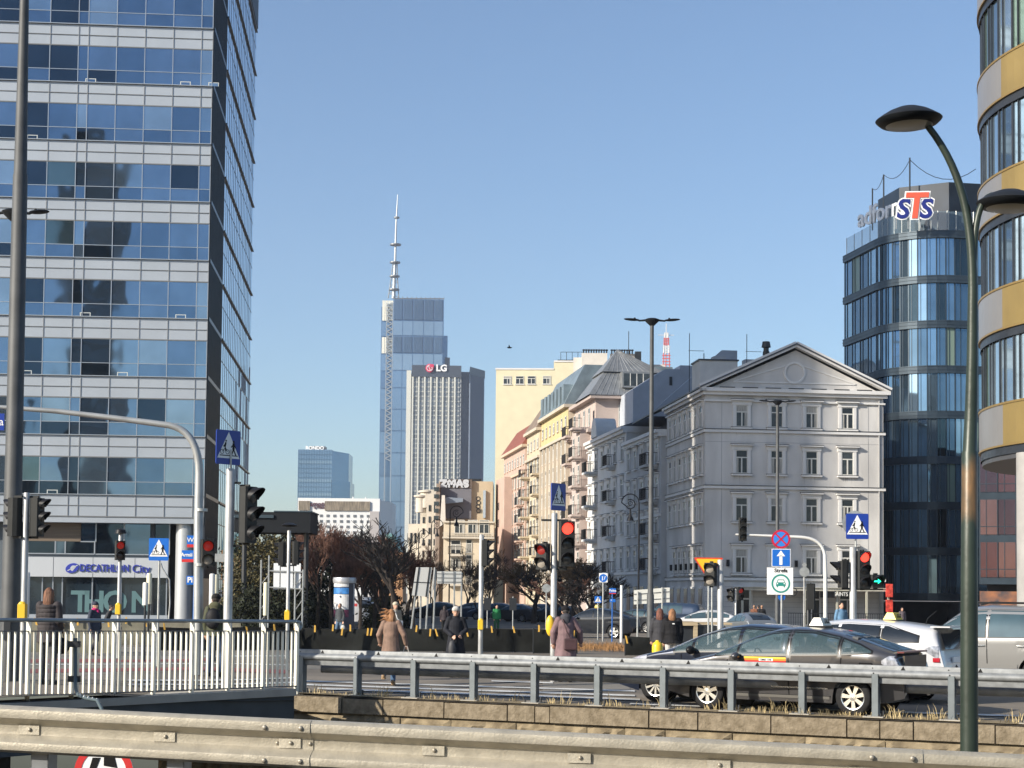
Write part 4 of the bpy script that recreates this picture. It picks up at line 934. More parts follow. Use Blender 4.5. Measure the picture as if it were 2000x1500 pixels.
for i in range(7): x = 1.0 + i * 1.8; b.box(x, x + 1.2, -.52, -.45, HE + .181, HE + .25)
b.obj('flashing', MT['darkgrey'], gh)
zs = {'s1': P(1377, 838, 129).z - GB, 's2': P(1377, 948, 129).z - GB, 's3': P(1377, 1127, 129).z - GB}
GXs = lambda px: (P(px, 1000, 129.6).x - gc.x) / math.cos(GA)
wcx_s = [GXs(q_) for q_ in (1447, 1516.5, 1586, 1658)]; wz_s = [P(1450, y, 129.5).z - GB for y in (835, 926, 1019, 1120)]
b = MB(); b.cyl((GWd - .35, -.09, .3), (GWd - .35, -.09, HE - .4), .06, 8); b.obj('downpipe', mat('zinc_pipe', (.33, .33, .33), .5, .3), gh, smooth=50)
b = MB()
for z in zs.values(): b.box(-.14, GWd + .14, -.16, 0, z - .22, z); b.box(-.14, 0, .0, GL_, z - .22, z); b.box(-.17, GWd + .17, -.20, 0, z + .001, z + .05, 1); b.box(-.17, 0, .0, GL_, z + .001, z + .05, 1)
b.obj('string_course', [trimw, MT['darkgrey']], gh)
b = MB(); rr = random.Random(8)
for x in wcx_s:
    for z in wz_s:
        for _ in range(5): xx = x + rr.uniform(-.7, .6); h_ = rr.uniform(.2, .7); b.add([(xx, -.006, z - .14), (xx + rr.uniform(.03, .09), -.006, z - .14), (xx + .02, -.006, z - .14 - h_)], [(0, 2, 1)])
b.obj('sill_streaks', mat('rain_streak', (.40, .39, .38), .9), gh)
b = MB()
for x in (1.28, GWd - 1.2): b.box(x - .012, x + .012, -.012, 0, zs['s3'] + .06, HE - .9)
for z in (P(1377, 862, 129).z - GB,): b.box(0, GWd, -.010, 0, z - .01, z + .012)
for i in range(9): b.box(0, GWd, -.012, 0, .4 + i * .38, .42 + i * .38)
b.obj('plaster_joint', mat('joint_grey', (.26, .26, .27), .8), gh)
GX = lambda px: (P(px, 1000, 129.6).x - gc.x) / math.cos(GA)
wz = [P(1450, y, 129.5).z - GB for y in (835, 926, 1019, 1120)]; whh = [1.72, 1.85, 1.85, 1.85]
wcx = [GX(1447), GX(1516.5), GX(1586), GX(1658)]
for j, z in enumerate(wz):
    for i, x in enumerate(wcx): window(gh, .95, whh[j], 'gable', trimw, (x, -.002, z), 0, alt=i + j)
for j, z in enumerate(wz[:4]):
    for i in range(7):
        if j == 3 and i == 6: continue
        y = 1.4 + i * 1.95; window(gh, .95, whh[j], 'side', trimw, (-.002, y, z), R(-90), alt=i)
    b = MB(); x = (wcx[1] + wcx[2]) / 2; b.box(x - .45, x + .45, -.02, 0, z + .05, z + whh[j] + .1); b.obj('blind_panel', wgrey, gh)
for px in (1420, 1555):
    b = MB(); x = GX(px); z = P(1450, 1100, 129.5).z - GB; b.box(x - .1, x + .1, -.25, 0, z - .25, z + .25); b.obj('wall_lamp', MT['black'], gh)
for i in range(6): b = MB(); y = 2.3 + i * 1.95; z = P(1450, 1106, 129.5).z - GB; b.box(-.25, 0, y - .1, y + .1, z - .25, z + .25); b.obj('wall_lamp', MT['black'], gh)
# ground floor doors, shop pergola
for x, w in ((GX(1450), 1.3), (GX(1586), 1.2), (GX(1658), 1.2)):
    b = MB(); b.box(x - w / 2, x + w / 2, -.03, 0, .25, 3.0, 0); b.box(x - w / 2 - .12, x + w / 2 + .12, -.1, 0, 3.0, 3.15, 1); b.box(x - w / 2 - .12, x - w / 2, -.1, 0, .2, 3.0, 1); b.box(x + w / 2, x + w / 2 + .12, -.1, 0, .2, 3.0, 1); b.box(x - .05, x + .05, -.06, -.031, .25, 2.1, 1); b.box(x - w / 2, x + w / 2, -.06, -.031, 2.1, 2.22, 1)
    b.obj('door', [HW[0], trimw], gh)
for i in range(5):
    b = MB(); y = 1.5 + i * 2.7; b.box(-.03, 0, y - .6, y + .6, .25, 2.9); b.box(-.12, 0, y - .75, y + .75, 2.9, 3.05, 1); b.obj('side_door', [HW[0], trimw], gh)
pg = thing('terrace_canopy', 'light cafe terrace canopy with posts along the foot of the pedimented house', 'canopy', (gc.x + .8, 127.4, GB), GA)
b = MB(); ct_ = P(1450, 1146, 127.6).z - GB
b.box(1.6, 13.2, -.8, -.1, ct_ - .25, ct_ - .05); b.box(1.5, 13.3, -.9, 1.5, ct_ - .05, ct_); b.obj('roof', mat('canopy_cream', (.45, .43, .36), .7, 0, .2, 1.5), pg)
for x in (1.7, 2.3, 6.5, 9.0, 11.3, 13.0): b = MB(); b.box(x - .07, x + .07, -.8, -.66, 0, ct_ - .26); b.obj('post', mat('canopy_post', (.42, .41, .34), .6), pg)
b = MB()
for i in range(44): x = 5.2 + i * .18; b.box(x - .015, x + .015, -1.0, -.98, .1, 1.1)
b.box(5.1, 13.1, -1.02, -.99, 1.1, 1.15); b.obj('fence_panel', MT['darkgrey'], pg)
b = MB(); b.box(7.6, 8.7, -1.12, -1.02, ct_ - .75, ct_ - .3); o = b.obj('cafe_sign', MT['signblack'], pg); text('SAINTS', .42, MT['signwhite'], o, (9.2, -1.08, ct_ - .5), depth=.02, sx=.8); 
b = MB(); b.ring((5.5, ct_ - .35), .28, .34, -1.1, -1.04, 20); b.obj('cafe_emblem', MT['darkgrey'], pg)
b = MB(); b.box(12.75, 13.25, -1.0, -.85, 1.3, 2.2); b.box(12.75, 13.25, -1.0, -.85, 2.4, 3.4); o = b.obj('hanging_banner', mat('banner_red', (.6, .06, .04), .6, 0, .5, 4), pg)
# rooftop bits
for px, py, h, nm in ((1522, 690, 1.1, 'vent'),):
    b = MB(); x = GX(px); z = P(px, py, 133).z - GB; b.lathe([(.28, z - 1.2), (.28, z + .2), (.22, z + .25), (.22, z + .5), (.38, z + .55), (.30, z + 1.0), (0, z + 1.05)], 12, c=(x, 4, 0)); b.obj('roof_vent', MT['darkgrey'], gh, smooth=40)
for px in (1495, 1376):
    b = MB(); x = GX(px); z = P(px, 690, 135).z - GB; b.cyl((x, 6, HE), (x, 6, z + 1.6), .03, 5); b.cyl((x - .1, 6, z + .2), (x + 1.2, 6, z + .2), .02, 4); b.obj('aerial', MT['darkgrey'], gh)
b = MB(); x = GX(1435); z = P(1435, 707, 140).z - GB; b.box(x - .6, x + 2.6, 10, 13, HE, z - .0); b.box(x - .7, x + 2.7, 9.9, 13.1, z, z + .12, 1); b.obj('chimney', [mat('lit_white_plaster', (.62, .60, .56), .8, 0, .08, 1), roofd], gh)  # pale plaster chimney with a dark metal cap

# ------------------------------------------------------------------ street row on the right side of the street
SA = R(8.05); S0 = P(1377, 1155, 129)
def SX(px):      # distance along the street wall for a picture column
    r = ray(px, 1155); d = Vector((-math.sin(SA), math.cos(SA))); t = (S0.x * r.y - S0.y * r.x) / (r.x * d.y - r.y * d.x); return t
def SP(t): return (S0.x - math.sin(SA) * t, S0.y + math.cos(SA) * t)
def zat(py, px, t, gb=-.5): x, y = SP(t); return P(px, py, y).z - gb
def rowhouse(name, label, px_near, px_far, top_py, wall, W=10, setb=0.0, trim=None, wins=None, cat='house', floors=None, bands=True, roof=None, frontcols=0, wsz=(1.0, 1.7), name_roof='roof'):
    t0, t1 = SX(px_near), SX(px_far); x, y = SP(t0); L = t1 - t0
    o = thing(name, label, cat, (x + setb, y, -.5), SA); H = zat(top_py, px_near, t0)
    b = MB(); b.box(0, W, 0, L, 0, H); b.obj('wall', wall, o)
    b = MB(); b.box(-.5, W, -.02, L - .02, H - .3, H); b.box(-.3, 0, .0, L - .03, H - .6, H - .3)
    if bands:
        for z in bands if isinstance(bands, list) else (4.2, H * .55): b.box(-.14, 0, 0, L - .03, z, z + .25)
        b.box(0, W, -.14, -.02, H - .6, H - .3)
    b.obj('cornice', trim or trimw, o)
    b = MB(); b.prism([(-.45, H + .002), (W, H + .002), (W * .7, H + (roof or 2.2)), (2.6, H + (roof or 2.2))], .05, L - .05); b.obj(name_roof, roofd, o)
    nf = floors or int((H - 3.8) / 3.6); fh = (H - 4.4) / nf; nc = max(2, int(L / 2.9))
    for k in range(nf):
        for i in range(nc): window(o, wsz[0], wsz[1], 'side' if wins != 'plain' else 'plain', trim or trimw, (-.002, L * (i + .5) / nc, 4.7 + k * fh), R(-90), alt=i + k)
        for i in range(frontcols): window(o, wsz[0], wsz[1], 'plain', trim or trimw, (1.2 + i * 2.6, -.002, 4.7 + k * fh), 0, alt=i)
    for i in range(nc):
        b = MB(); yy = L * (i + .5) / nc; b.box(-.03, -.002, yy - .7, yy + .7, .3, 3.1); b.obj('shop_window', HW[0], o)
    return o, L, H, fh, nf, nc
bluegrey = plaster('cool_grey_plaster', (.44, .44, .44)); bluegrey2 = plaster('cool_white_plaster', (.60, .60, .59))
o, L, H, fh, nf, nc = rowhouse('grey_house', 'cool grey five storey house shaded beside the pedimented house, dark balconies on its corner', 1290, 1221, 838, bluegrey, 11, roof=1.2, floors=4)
for k in range(4): balcony(o, 2.6, 1.1, (-.0, 2.4, 4.5 + k * fh), R(-90), bluegrey)
# high blank gable wall above it
b = MB(); zz = H
b.prism([(2.0, zz - 1), (11, zz - 1), (11, zz + 6.2), (8.6, zz + 6.2), (8.6, zz + 5.4), (7.4, zz + 5.4), (7.4, zz + 6.3), (5.8, zz + 6.3), (5.8, zz + 4.6)], 7, 7.5); b.obj('fire_wall', plaster('blue_grey_gable', (.40, .43, .48)), o)
b = MB(); 
for x, h in ((6.4, 7.4), (9.3, 7.2)): b.box(x, x + 1.1, 6.8, 7.9, zz + 3, zz + h)
b.obj('chimney', plaster('chimney_plaster', (.42, .43, .45)), o)
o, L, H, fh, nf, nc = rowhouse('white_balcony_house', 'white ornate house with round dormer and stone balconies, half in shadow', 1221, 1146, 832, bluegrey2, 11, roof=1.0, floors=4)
for k in range(4):
    balcony(o, 2.4, 1.2, (0, L * .78, 4.5 + k * fh), R(-90), bluegrey2); balcony(o, 2.0, .9, (0, L * .30, 4.5 + k * fh), R(-90), bluegrey2)
balcony(o, 4.4, 1.9, (0, L * .62, 4.35), R(-90), bluegrey2, True)
b = MB(); a = [(L * .70 + 1.5 * math.cos(R(q)), H + .1 + 2.0 * math.sin(R(q))) for q in range(0, 181, 15)]
bb_ = MB(); bb_.X = Matrix.Rotation(R(-90), 4, 'Z'); bb_.prism([(-p[0], p[1]) for p in a][::-1], -.5, 1.6); bb_.obj('round_dormer', bluegrey2, o)
# slope of the blue firewall behind white house
b = MB(); b.prism([(1.0, H), (11, H), (11, H + 7.6), (9.5, H + 7.6)], 1.0, 1.4); b.obj('fire_wall', plaster('blue_grey_gable', (.40, .43, .48)), o)

# corner house in mauve with tent roof
mauve = plaster('mauve_plaster', (.47, .385, .345)); trimm = mat('mauve_trim', (.42, .345, .31), .8, 0, .06, 1)
t0 = SX(1146); x0, y0 = SP(t0); t1 = SX(1104)
mh = thing('corner_house', 'tall mauve corner house with grey tent roof and wrought iron balconies', 'house', (x0 + .4, y0, -.5), SA)
L = t1 - t0; H = zat(772, 1160, t0); b = MB(); b.box(0, 15, 0, L, 0, H - 3.6); b.box(.5, 15, .5, L, H - 3.6, H); b.box(-1.1, 0, .8, 5.6, 4.4, H - 3.3); b.obj('wall', mauve, mh)
b = MB(); b.box(-.5, 15, -.5, L, H - 3.9, H - 3.55); b.box(-.3, 15, -.3, L, H - 6.0, H - 5.8); b.box(-.2, 15, -.3, L, H - .3, H + .05); b.obj('cornice', trimm, mh)
seam = mat('standing_seam_zinc', (.27, .28, .285), .45, .5, .15, 1.2)
zr1 = zat(722, 1160, t0); zr2 = zat(683, 1178, t0 + 3)
b = MB()
vs = [(-.4, -.4, H + .05), (9.6, -.4, H + .05), (9.6, 8.5, H + .05), (-.4, 8.5, H + .05), (1.5, 1.3, zr1), (8.0, 1.3, zr1), (8.0, 7, zr1), (1.5, 7, zr1), (3.2, 3.5, zr2 + .2)]
b.add(vs, [(0, 1, 5, 4), (1, 2, 6, 5), (2, 3, 7, 6), (3, 0, 4, 7)])
e = .25; vs2 = [(1.5 - e, 1.3 - e, zr1), (8 + e, 1.3 - e, zr1), (8 + e, 7 + e, zr1), (1.5 - e, 7 + e, zr1), (3.4, 3.5, zr2 + .2)]
b.add(vs2, [(0, 1, 4), (1, 2, 4), (2, 3, 4), (3, 0, 4), (3, 2, 1, 0)])
for i in range(1, 16): u = i / 16; p = Vector(vs[0]).lerp(Vector(vs[1]), u); q = Vector(vs[4]).lerp(Vector(vs[5]), u); b.cyl(p, q, .04, 4)
for i in range(1, 12): u = i / 12; p = Vector(vs2[0]).lerp(Vector(vs2[1]), u); b.cyl(p, p.lerp(Vector(vs2[4]), .9), .035, 4)
b.obj('roof', seam, mh)
b = MB(); wx = 3.2; b.box(wx, wx + 3.1, -.25, 1.6, H + .9, H + 2.6, 0); b.box(wx + .15, wx + 2.95, -.28, -.251, H + 1.1, H + 2.4, 1)
for i in range(1, 4): b.box(wx + .15 + i * .7 - .04, wx + .15 + i * .7 + .04, -.31, -.281, H + 1.1, H + 2.4, 2)
b.obj('dormer', [seam, HW[1], mat('window_frame_white', (.6,) * 3)], mh)
for i, x in enumerate((2.1, 4.3, 6.5)):
    window(mh, 1.3, 2.3, 'plain', mauve, (x + 1.5, .498, H - 3.2), 0, alt=i)
b = MB(); b.cyl((0.3, .4, H - 3.55), (0.3, .4, H), .2, 8)
fh = (H - 8) / 5
for k in range(6):
    for i in range(4): 
        y = 1.4 + i * (L - 1.5) / 4
        window(mh, .9, 2.0, 'plain', mauve, (-1.1 if .8 < y < 5.0 else -.002, y, 4.8 + k * fh) if k < 5 else (-.002, y, 4.8 + k * fh), R(-90), alt=i)
    if k < 6: balcony(mh, 2.4, 1.1, (0, L * .84, 4.6 + k * fh), R(-90), mauve); balcony(mh, 2.2, 1.0, (-1.0, 1.6, 4.6 + k * fh), R(-90), mauve)
b = MB(); b.lathe([(0, .0), (.3, .06), (.5, .18)], 16, 0, 'y'); b.X = None
bd = b.obj('satellite_dish', mat('dish_grey', (.3, .3, .3), .5), mh, loc=(-.9, -.3, H * .50), rz=R(-60), smooth=50)
# yellow top house with vertical piers
def pierhouse(name, label, pn, pf, top, wall, wall2, trimc, setb, piers, roofm, roofh, bal=0):
    t0, t1 = SX(pn), SX(pf); x, y = SP(t0); L = t1 - t0; o = thing(name, label, 'house', (x + setb, y, -.5), SA); H = zat(top, pn, t0)
    b = MB(); b.box(0, 13, 0, L, 0, H, 0); b.box(-.04, 0, .0, L, H - 3.4, H - .3, 1); b.obj('wall', [wall, wall2], o)
    b = MB(); b.box(-.55, 13, -.2, L, H - .3, H + .05); b.box(-.35, 0, 0, L, H - 3.7, H - 3.4); b.obj('cornice', trimc, o)
    b = MB(); b.prism([(-.5, H + .06), (13, H + .06), (12, H + roofh), (1.8, H + roofh)], -.1, L); b.obj('roof', roofm, o)
    nf = 6; fh = (H - 7.6) / nf; nc = max(3, int(L / 2.4))
    if piers:
        b = MB()
        for i in range(nc + 1): yy = min(L - .3, max(0, L * i / nc - .15)); b.box(-.28, -.001, yy, yy + .3, 4.2, H - 3.8)
        b.obj('pier', wall, o)
    for k in range(nf + 1):
        for i in range(nc): window(o, .95, 1.9 if k < nf else 1.3, 'plain', trimc, (-.042, L * (i + .5) / nc, (4.6 + k * fh) if k < nf else H - 2.5), R(-90), alt=i + k)
    for k in range(bal): balcony(o, 2.0, 1.2, (0, L * .85, 4.5 + k * fh), R(-90), wall); balcony(o, 2.0, .9, (0, L * .12, 4.5 + k * fh), R(-90), wall)
    return o, L, H, fh
zinc = mat('pale_zinc_roof', (.24, .29, .31), .4, .5, .2, .8)
yel = plaster('yellow_plaster', (.52, .42, .22)); tan = plaster('tan_plaster', (.48, .42, .34)); ochre = plaster('ochre_plaster', (.50, .42, .30)); pink = plaster('pink_plaster', (.46, .33, .27)); redr = mat('red_roof_tiles', (.22, .07, .045), .7, 0, .25, 2)
o, L, H, fh = pierhouse('yellow_house', 'narrow tan and yellow house of tall window strips, left of the mauve corner house', 1104, 1052, 790, tan, yel, tan, 0.2, True, zinc, 4.6)
b = MB()
for i in range(7): yy = .8 + i * (L - 1.5) / 7; b.box(-.45, 1.6, yy, yy + 1.3, H + .2, H + 2.4); b.prism([(0, 0), (0, 0), (0, 0)], 0, 0) if False else None
b.obj('dormer', zinc, o)
o, L, H, fh = pierhouse('ochre_house', 'narrow ochre house with many small balconies between the pink and the tan house', 1052, 1027, 835, ochre, ochre, tan, .0, False, mat('weathered_roof', (.2, .15, .11), .7, 0, .2, 1), 3.5, 6)
o, L, H, fh = pierhouse('pink_house', 'pink orange house with red tiled roof at the far end of the sunlit house row', 1027, 985, 868, pink, pink, mat('pale_stone_trim', (.50, .40, .30), .8), -.2, False, redr, 3.4, 5)
b = MB(); b.box(3.0, 5.5, 2, 3.6, H, H + 6.0); b.box(2.9, 5.6, 1.9, 3.7, H + 6.0, H + 6.2); b.obj('chimney', mat('chimney_pale', (.44, .40, .36), .8), o)
b = MB(); b.box(-1.2, 0, L * .55, L - .3, 4.2, H - 3.5); b.obj('bay', pink, o)
# pale yellow block towering behind
py_ = plaster('cream_render', (.66, .60, .42), .04)
x0 = P(967, 900, 262).x; x1 = P(1175, 900, 262).x; pb = thing('cream_block', 'tall plain cream yellow block with small top windows behind the house row', 'apartment block', (x0, 262, -.5), R(-3))
Hc = P(967, 722, 262).z + .5; Hd = P(1080, 708, 262).z + .5
b = MB(); b.box(0, 9.0, 0, 14, 0, Hc); b.box(9.0, x1 - x0, 0, 14, 0, Hd); b.obj('wall', py_, pb)
b = MB(); b.box(-.1, 9.0, -.1, 14, Hc, Hc + .25); b.box(9.0, x1 - x0, -.1, 14, Hd, Hd + .25); b.obj('parapet', trimw, pb)
for px in (991, 1015, 1038, 1068): 
    x = P(px, 744, 262).x - x0; z = P(px, 751, 262).z + .5; window(pb, 1.25, 1.3, 'plain', trimw, (x, -.002, z), 0, alt=px)
b = MB(); b.box(9.5, 14, 3, 6, Hd, Hd + .8); [b.cyl((10 + i * .9, 3, Hd), (10 + i * .9, 3, Hd + 2.0), .04, 4) for i in range(5)]; b.cyl((10, 3, Hd + 2), (13.6, 3, Hd + 2), .04, 4); b.obj('roof_plant', MT['darkgrey'], pb)
# white lift house blocks with pipes above the mauve house
wb = thing('white_roof_block', 'white rooftop block with rows of little chimney pots above the tent roof', 'apartment block', (P(1136, 700, 225).x, 225, -.5), R(-2))
X = lambda px: P(px, 700, 225).x - P(1136, 700, 225).x; Z = lambda py: P(1200, py, 225).z + .5
white_r = mat('white_render', (.62, .58, .52), .8, 0, .06, 1)
b = MB(); b.box(X(1136), X(1186), 0, 10, 0, Z(690)); b.box(X(1192), X(1252), 1, 10, 0, Z(689)); b.box(X(1120), X(1136), 1, 9, 0, Z(697)); b.box(X(1252), X(1300), 2, 10, 0, Z(708)); b.obj('wall', white_r, wb)
b = MB()
for px in list(range(1140, 1186, 5)) + list(range(1195, 1238, 5)): b.cyl((X(px), .6, Z(690)), (X(px), .6, Z(684)), .1, 5); b.ell((X(px), .6, Z(683)), (.22, .22, .12), 6, 4)
b.cyl((X(1228), 1, Z(690)), (X(1228), 1, Z(645)), .05, 4); b.obj('chimney_pots', MT['darkgrey'], wb)
b = MB(); b.box(X(1240), X(1252), -.3, .9, Z(725), Z(687)); b.box(X(1213), X(1235), -.5, .9, Z(725), Z(703), 1); b.obj('chimney', [MT['darkgrey'], white_r], wb)
gb2 = thing('blue_grey_block', 'grey blue rooftops between the tall grey lamp and the pediment', 'house', (P(1275, 740, 172).x, 172, -.5), SA)  # blue-grey wall with a stepped roof outline
X = lambda px: P(px, 740, 172).x - P(1275, 740, 172).x; Z = lambda py: P(1300, py, 172).z + .5
b = MB(); b.prism([(X(1236), 0), (X(1420), 0), (X(1420), Z(722)), (X(1362), Z(722)), (X(1352), Z(712)), (X(1330), Z(712)), (X(1330), Z(720)), (X(1300), Z(720)), (X(1236), Z(762))], 0, 8); b.obj('wall', plaster('blue_grey_gable', (.40, .43, .48)), gb2)
b = MB(); b.box(X(1376) - .04, X(1376) + .04, -.3, -.22, Z(740), Z(688)); b.box(X(1311) - .15, X(1311) + .15, -.05, 0, Z(752), Z(735)); b.box(X(1385), X(1405), -1, 3, Z(722), Z(716)); b.obj('roof_fitting', MT['darkgrey'], gb2)
# red and white lattice mast far away
lm = thing('lattice_mast', 'red and white lattice radio mast rising behind the roofs', 'mast', (P(1301, 700, 420).x, 420, -.5))
Zm = lambda py: P(1301, py, 420).z + .5
for i, (a, c_) in enumerate([(720, 690), (690, 675), (675, 660), (660, 650)]):
    b = MB(); z0, z1 = Zm(a), Zm(c_); w = .8 - .12 * i
    for sx_, sy_ in ((-1, -1), (1, -1), (0, 1)): b.cyl((sx_ * w, sy_ * w, z0), (sx_ * (w - .1), sy_ * (w - .1), z1), .13, 4)
    for j in range(5): q = z0 + (z1 - z0) * j / 5; b.box(-w * 1.3, w * 1.3, -w, -w + .15, q, q + .25)
    b.obj('section', mat('mast_red', (.50, .12, .12), .5) if i % 2 == 0 else mat('mast_white', (.6, .6, .6), .5), lm)
b = MB(); b.cyl((0, 0, Zm(655)), (0, 0, Zm(632)), .1, 5); b.box(-2, 2, -.1, .1, Zm(655), Zm(654)); b.obj('aerial', mat('mast_white', (.6,) * 3), lm)
# ------------------------------------------------------------------ dark glass corner building with rooftop letters
YS = 143.0
def ring_pts(off=0.0):     # footprint, anticlockwise from far left, local to corner; off = outwards
    r = 5.0 + off; o = off
    cx, cy = 5.0, 5.0
    pts = []
    for a in range(180, 271, 9): pts.append((cx + r * math.cos(R(a)), cy + r * math.sin(R(a))))
    return [(-o, 12.5)] + pts + [(46, -o)]
gx = P(1745, 900, YS)
db = thing('dark_glass_building', 'dark blue glass office building with rounded corner and roof letters behind the pedimented house', 'office building', (gx.x + .3, YS - 1.0, -.5), R(10))
zf = [P(1800, y, YS).z + .5 for y in (1163, 1088, 1003, 916, 828, 743, 642, 548, 455)]
# floor levels evenly spaced
z0 = zf[0]; fhs = (zf[-1] - zf[0]) / 8
frame = mat('dark_blue_metal', (.05, .07, .09), .32, .5, .15, .8)
def wall_ring(b, off, za, zb_, m=0):
    p = ring_pts(off); n = len(p)
    for i in range(n - 1):
        (xa, ya), (xb, yb) = p[i], p[i + 1]
        b.add([(xa, ya, za), (xb, yb, za), (xb, yb, zb_), (xa, ya, zb_)], [(0, 1, 2, 3)], m)
def cap_ring(b, off, z, m=0, up=True):
    p = ring_pts(off) + [(46, 12.5)]; n = len(p)
    b.add([(x, y, z) for x, y in p], [tuple(range(n)) if up else tuple(range(n - 1, -1, -1))], m)
for k in range(9):
    b = MB(); z = z0 + k * fhs
    wall_ring(b, .22, z - .45, z + .20); cap_ring(b, .22, z + .20); cap_ring(b, .22, z - .45, 0, False)
    wall_ring(b, .27, z - .18, z - .12); wall_ring(b, .27, z + .10, z + .14)
    b.obj('floor_band', frame, db)
b = MB(); wall_ring(b, -.25, z0, z0 + 8 * fhs); cap_ring(b, -.25, z0 + 8 * fhs); b.obj('core', mat('dark_room', (.02, .03, .04), .6), db)
specs = []; rn = random.Random(9)
segs = []
p = ring_pts(0.0)
for i in range(len(p) - 1):
    (xa, ya), (xb, yb) = p[i], p[i + 1]; Ls = math.hypot(xb - xa, yb - ya)
    if Ls > 3:
        n = int(Ls / 1.55); 
        for j in range(n): u0, u1 = j / n, (j + 1) / n; segs.append(((xa + (xb - xa) * u0, ya + (yb - ya) * u0), (xa + (xb - xa) * u1, ya + (yb - ya) * u1)))
    else: segs.append(((xa, ya), (xb, yb)))
for k in range(8):
    za, zc = z0 + k * fhs + .20, z0 + (k + 1) * fhs - .45
    for si, (A, B) in enumerate(segs):
        if A[0] > 24: continue
        c = rn.choices(range(6), [5, 4, 2, 2, .3, .5])[0]
        if 15 <= si <= 17: c = 2 if rn.random() < .7 else 4
        def fn(b, A=A, B=B, za=za, zc=zc, c=c, si=si):
            t = rn.uniform(-.004, .004); d = Vector((B[0] - A[0], B[1] - A[1])).normalized(); nn_ = Vector((d.y, -d.x))
            b.add([(A[0] + nn_.x * t, A[1] + nn_.y * t, za), (B[0], B[1], za), (B[0], B[1], zc), (A[0] + nn_.x * t, A[1] + nn_.y * t, zc)], [(0, 1, 2, 3)], c)
            for (px_, py_, w) in ((A[0], A[1], .05), (A[0] + (B[0] - A[0]) * .33, A[1] + (B[1] - A[1]) * .33, .02)):
                q = Vector((px_, py_)); a0 = q - d * w; a1 = q + d * w; o_ = nn_ * .055
                b.slab([(a0.x, a0.y), (a0.x + o_.x, a0.y + o_.y), (a1.x + o_.x, a1.y + o_.y), (a1.x, a1.y)], za, zc, 6)
        specs.append((math.hypot(B[0] - A[0], B[1] - A[1]) * (1 if A[1] < 15 else .8), fn))
capped(specs, 'window', DG + [mat('grey_green_pane', (.20, .27, .22), .3, .2), DG[2], frame], db)  # glass tints plus one grey-green pane colour
# base
b = MB(); b.box(.5, 46, 2.0, 12, 0, z0 - .55); b.obj('base_wall', mat('dark_base', (.018, .018, .02), .5, 0, .3, 1), db)
b = MB(); b.box(5.2, 20, -.1, 2.0, .3, z0 - .56); o = b.obj('hoarding', mat('grey_mural', (.05, .05, .055), .6, 0, 0, .55, col2=(.13, .13, .135)), db)
text('PC', 1.1, MT['signwhite'], o, (7.6, -.12, 2.2), depth=.01, bold=.02); text('POLNA', .42, MT['signwhite'], o, (7.6, -.12, 1.35), depth=.01); text('CORNER', .36, MT['signwhite'], o, (7.6, -.12, .9), depth=.01)
# crown storey + glass rail
zt = z0 + 8 * fhs
def inset(pts, x0, y0): return [(max(x, x0), max(y, y0)) for x, y in pts]
b = MB(); b.slab([(2.2, 10), (2.2, 5.2), (5.6, 2.4), (30, 2.4), (30, 10)], zt + .3, zt + 5.0); b.obj('roof_storey', mat('crown_dark', (.014, .02, .03), .3, .3, .3, .5), db)
RAILG = mat('rail_glass', (.20, .28, .34), .05, .2); RAILG.node_tree.nodes['Principled BSDF'].inputs['Alpha'].default_value = .42
b = MB(); wall_ring(b, -.2, zt + .31, zt + 1.9); o = b.obj('glass_rail', RAILG, db)
b = MB()
for A, B in segs[::1]: b.cyl((A[0] + .25, A[1] + .22, zt + .3), (A[0] + .25, A[1] + .22, zt + 1.95), .04, 4)
b.obj('rail_post', MT['galv'], db)
sts = thing('roof_sign', 'large white outlined red and blue three letter roof sign', 'sign', (0, 0, 0))
q = P(1784, 407, YS - 1.6); sts.location = (q.x, q.y, q.z); sts.rotation_euler = (0, 0, R(-6))
navy = mat('letter_navy', (.01, .02, .18), .4); ltr = mat('letter_red', (.68, .10, .05), .45)
w_ = mat('letter_white', (.85, .85, .85), .4)
text('S', 2.3, w_, sts, (-.92, .06, -.1), depth=.04, bold=.17, italic=.15); text('S', 2.3, w_, sts, (.98, .06, -.1), depth=.04, bold=.17, italic=.15); text('T', 3.0, w_, sts, (.1, .0, .12), depth=.04, bold=.20, italic=.12)
text('S', 2.3, navy, sts, (-.92, -.01, -.1), depth=.02, bold=.06, italic=.15); text('S', 2.3, navy, sts, (.98, -.01, -.1), depth=.02, bold=.06, italic=.15); text('T', 3.0, ltr, sts, (.1, -.08, .12), depth=.02, bold=.09, italic=.12)
b = MB()
for x in (-1.4, -.4, .6, 1.5): b.cyl((x, .2, -1.7), (x, .2, .4), .05, 5)
b.obj('frame', MT['galv'], sts)
q = P(1720, 415, YS + 3.8); ad_ = thing('roof_lettering', 'row of white small letters on the left side of the dark glass roof', 'sign', tuple(q), R(-66)); text('adform', 2.3, mat('letter_white', (.85,) * 3), ad_, (0, 0, 0), depth=.08, bold=.04)
q = P(1887, 412, YS + 3); bn = thing('roof_banner', 'pale rooftop banner right of the large roof letters, partly behind the green lamp', 'sign', tuple(q), R(8)); b = MB(); b.box(-.8, 4, 0, .2, -1.1, 1.3); o = b.obj('panel', mat('banner_grey', (.25, .27, .29), .5), bn); text('le', 1.6, w_, o, (.5, -.01, .1), depth=.01)
b = MB()
for px, y0_, y1_, yy in ((1704, 450, 368, YS + 12), (1726, 440, 341, YS + 8), (1777, 380, 308, YS + 3)):
    a = P(px, y0_, yy); c = P(px, y1_, yy); b.X = None; b.cyl((a.x, a.y, a.z), (c.x, c.y, c.z), .07, 5)
    tops = c if px == 1777 else c
m1, m2, m3, m4 = P(1704, 368, YS + 12), P(1726, 341, YS + 8), P(1777, 312, YS + 3), P(1906, 330, YS + 3)
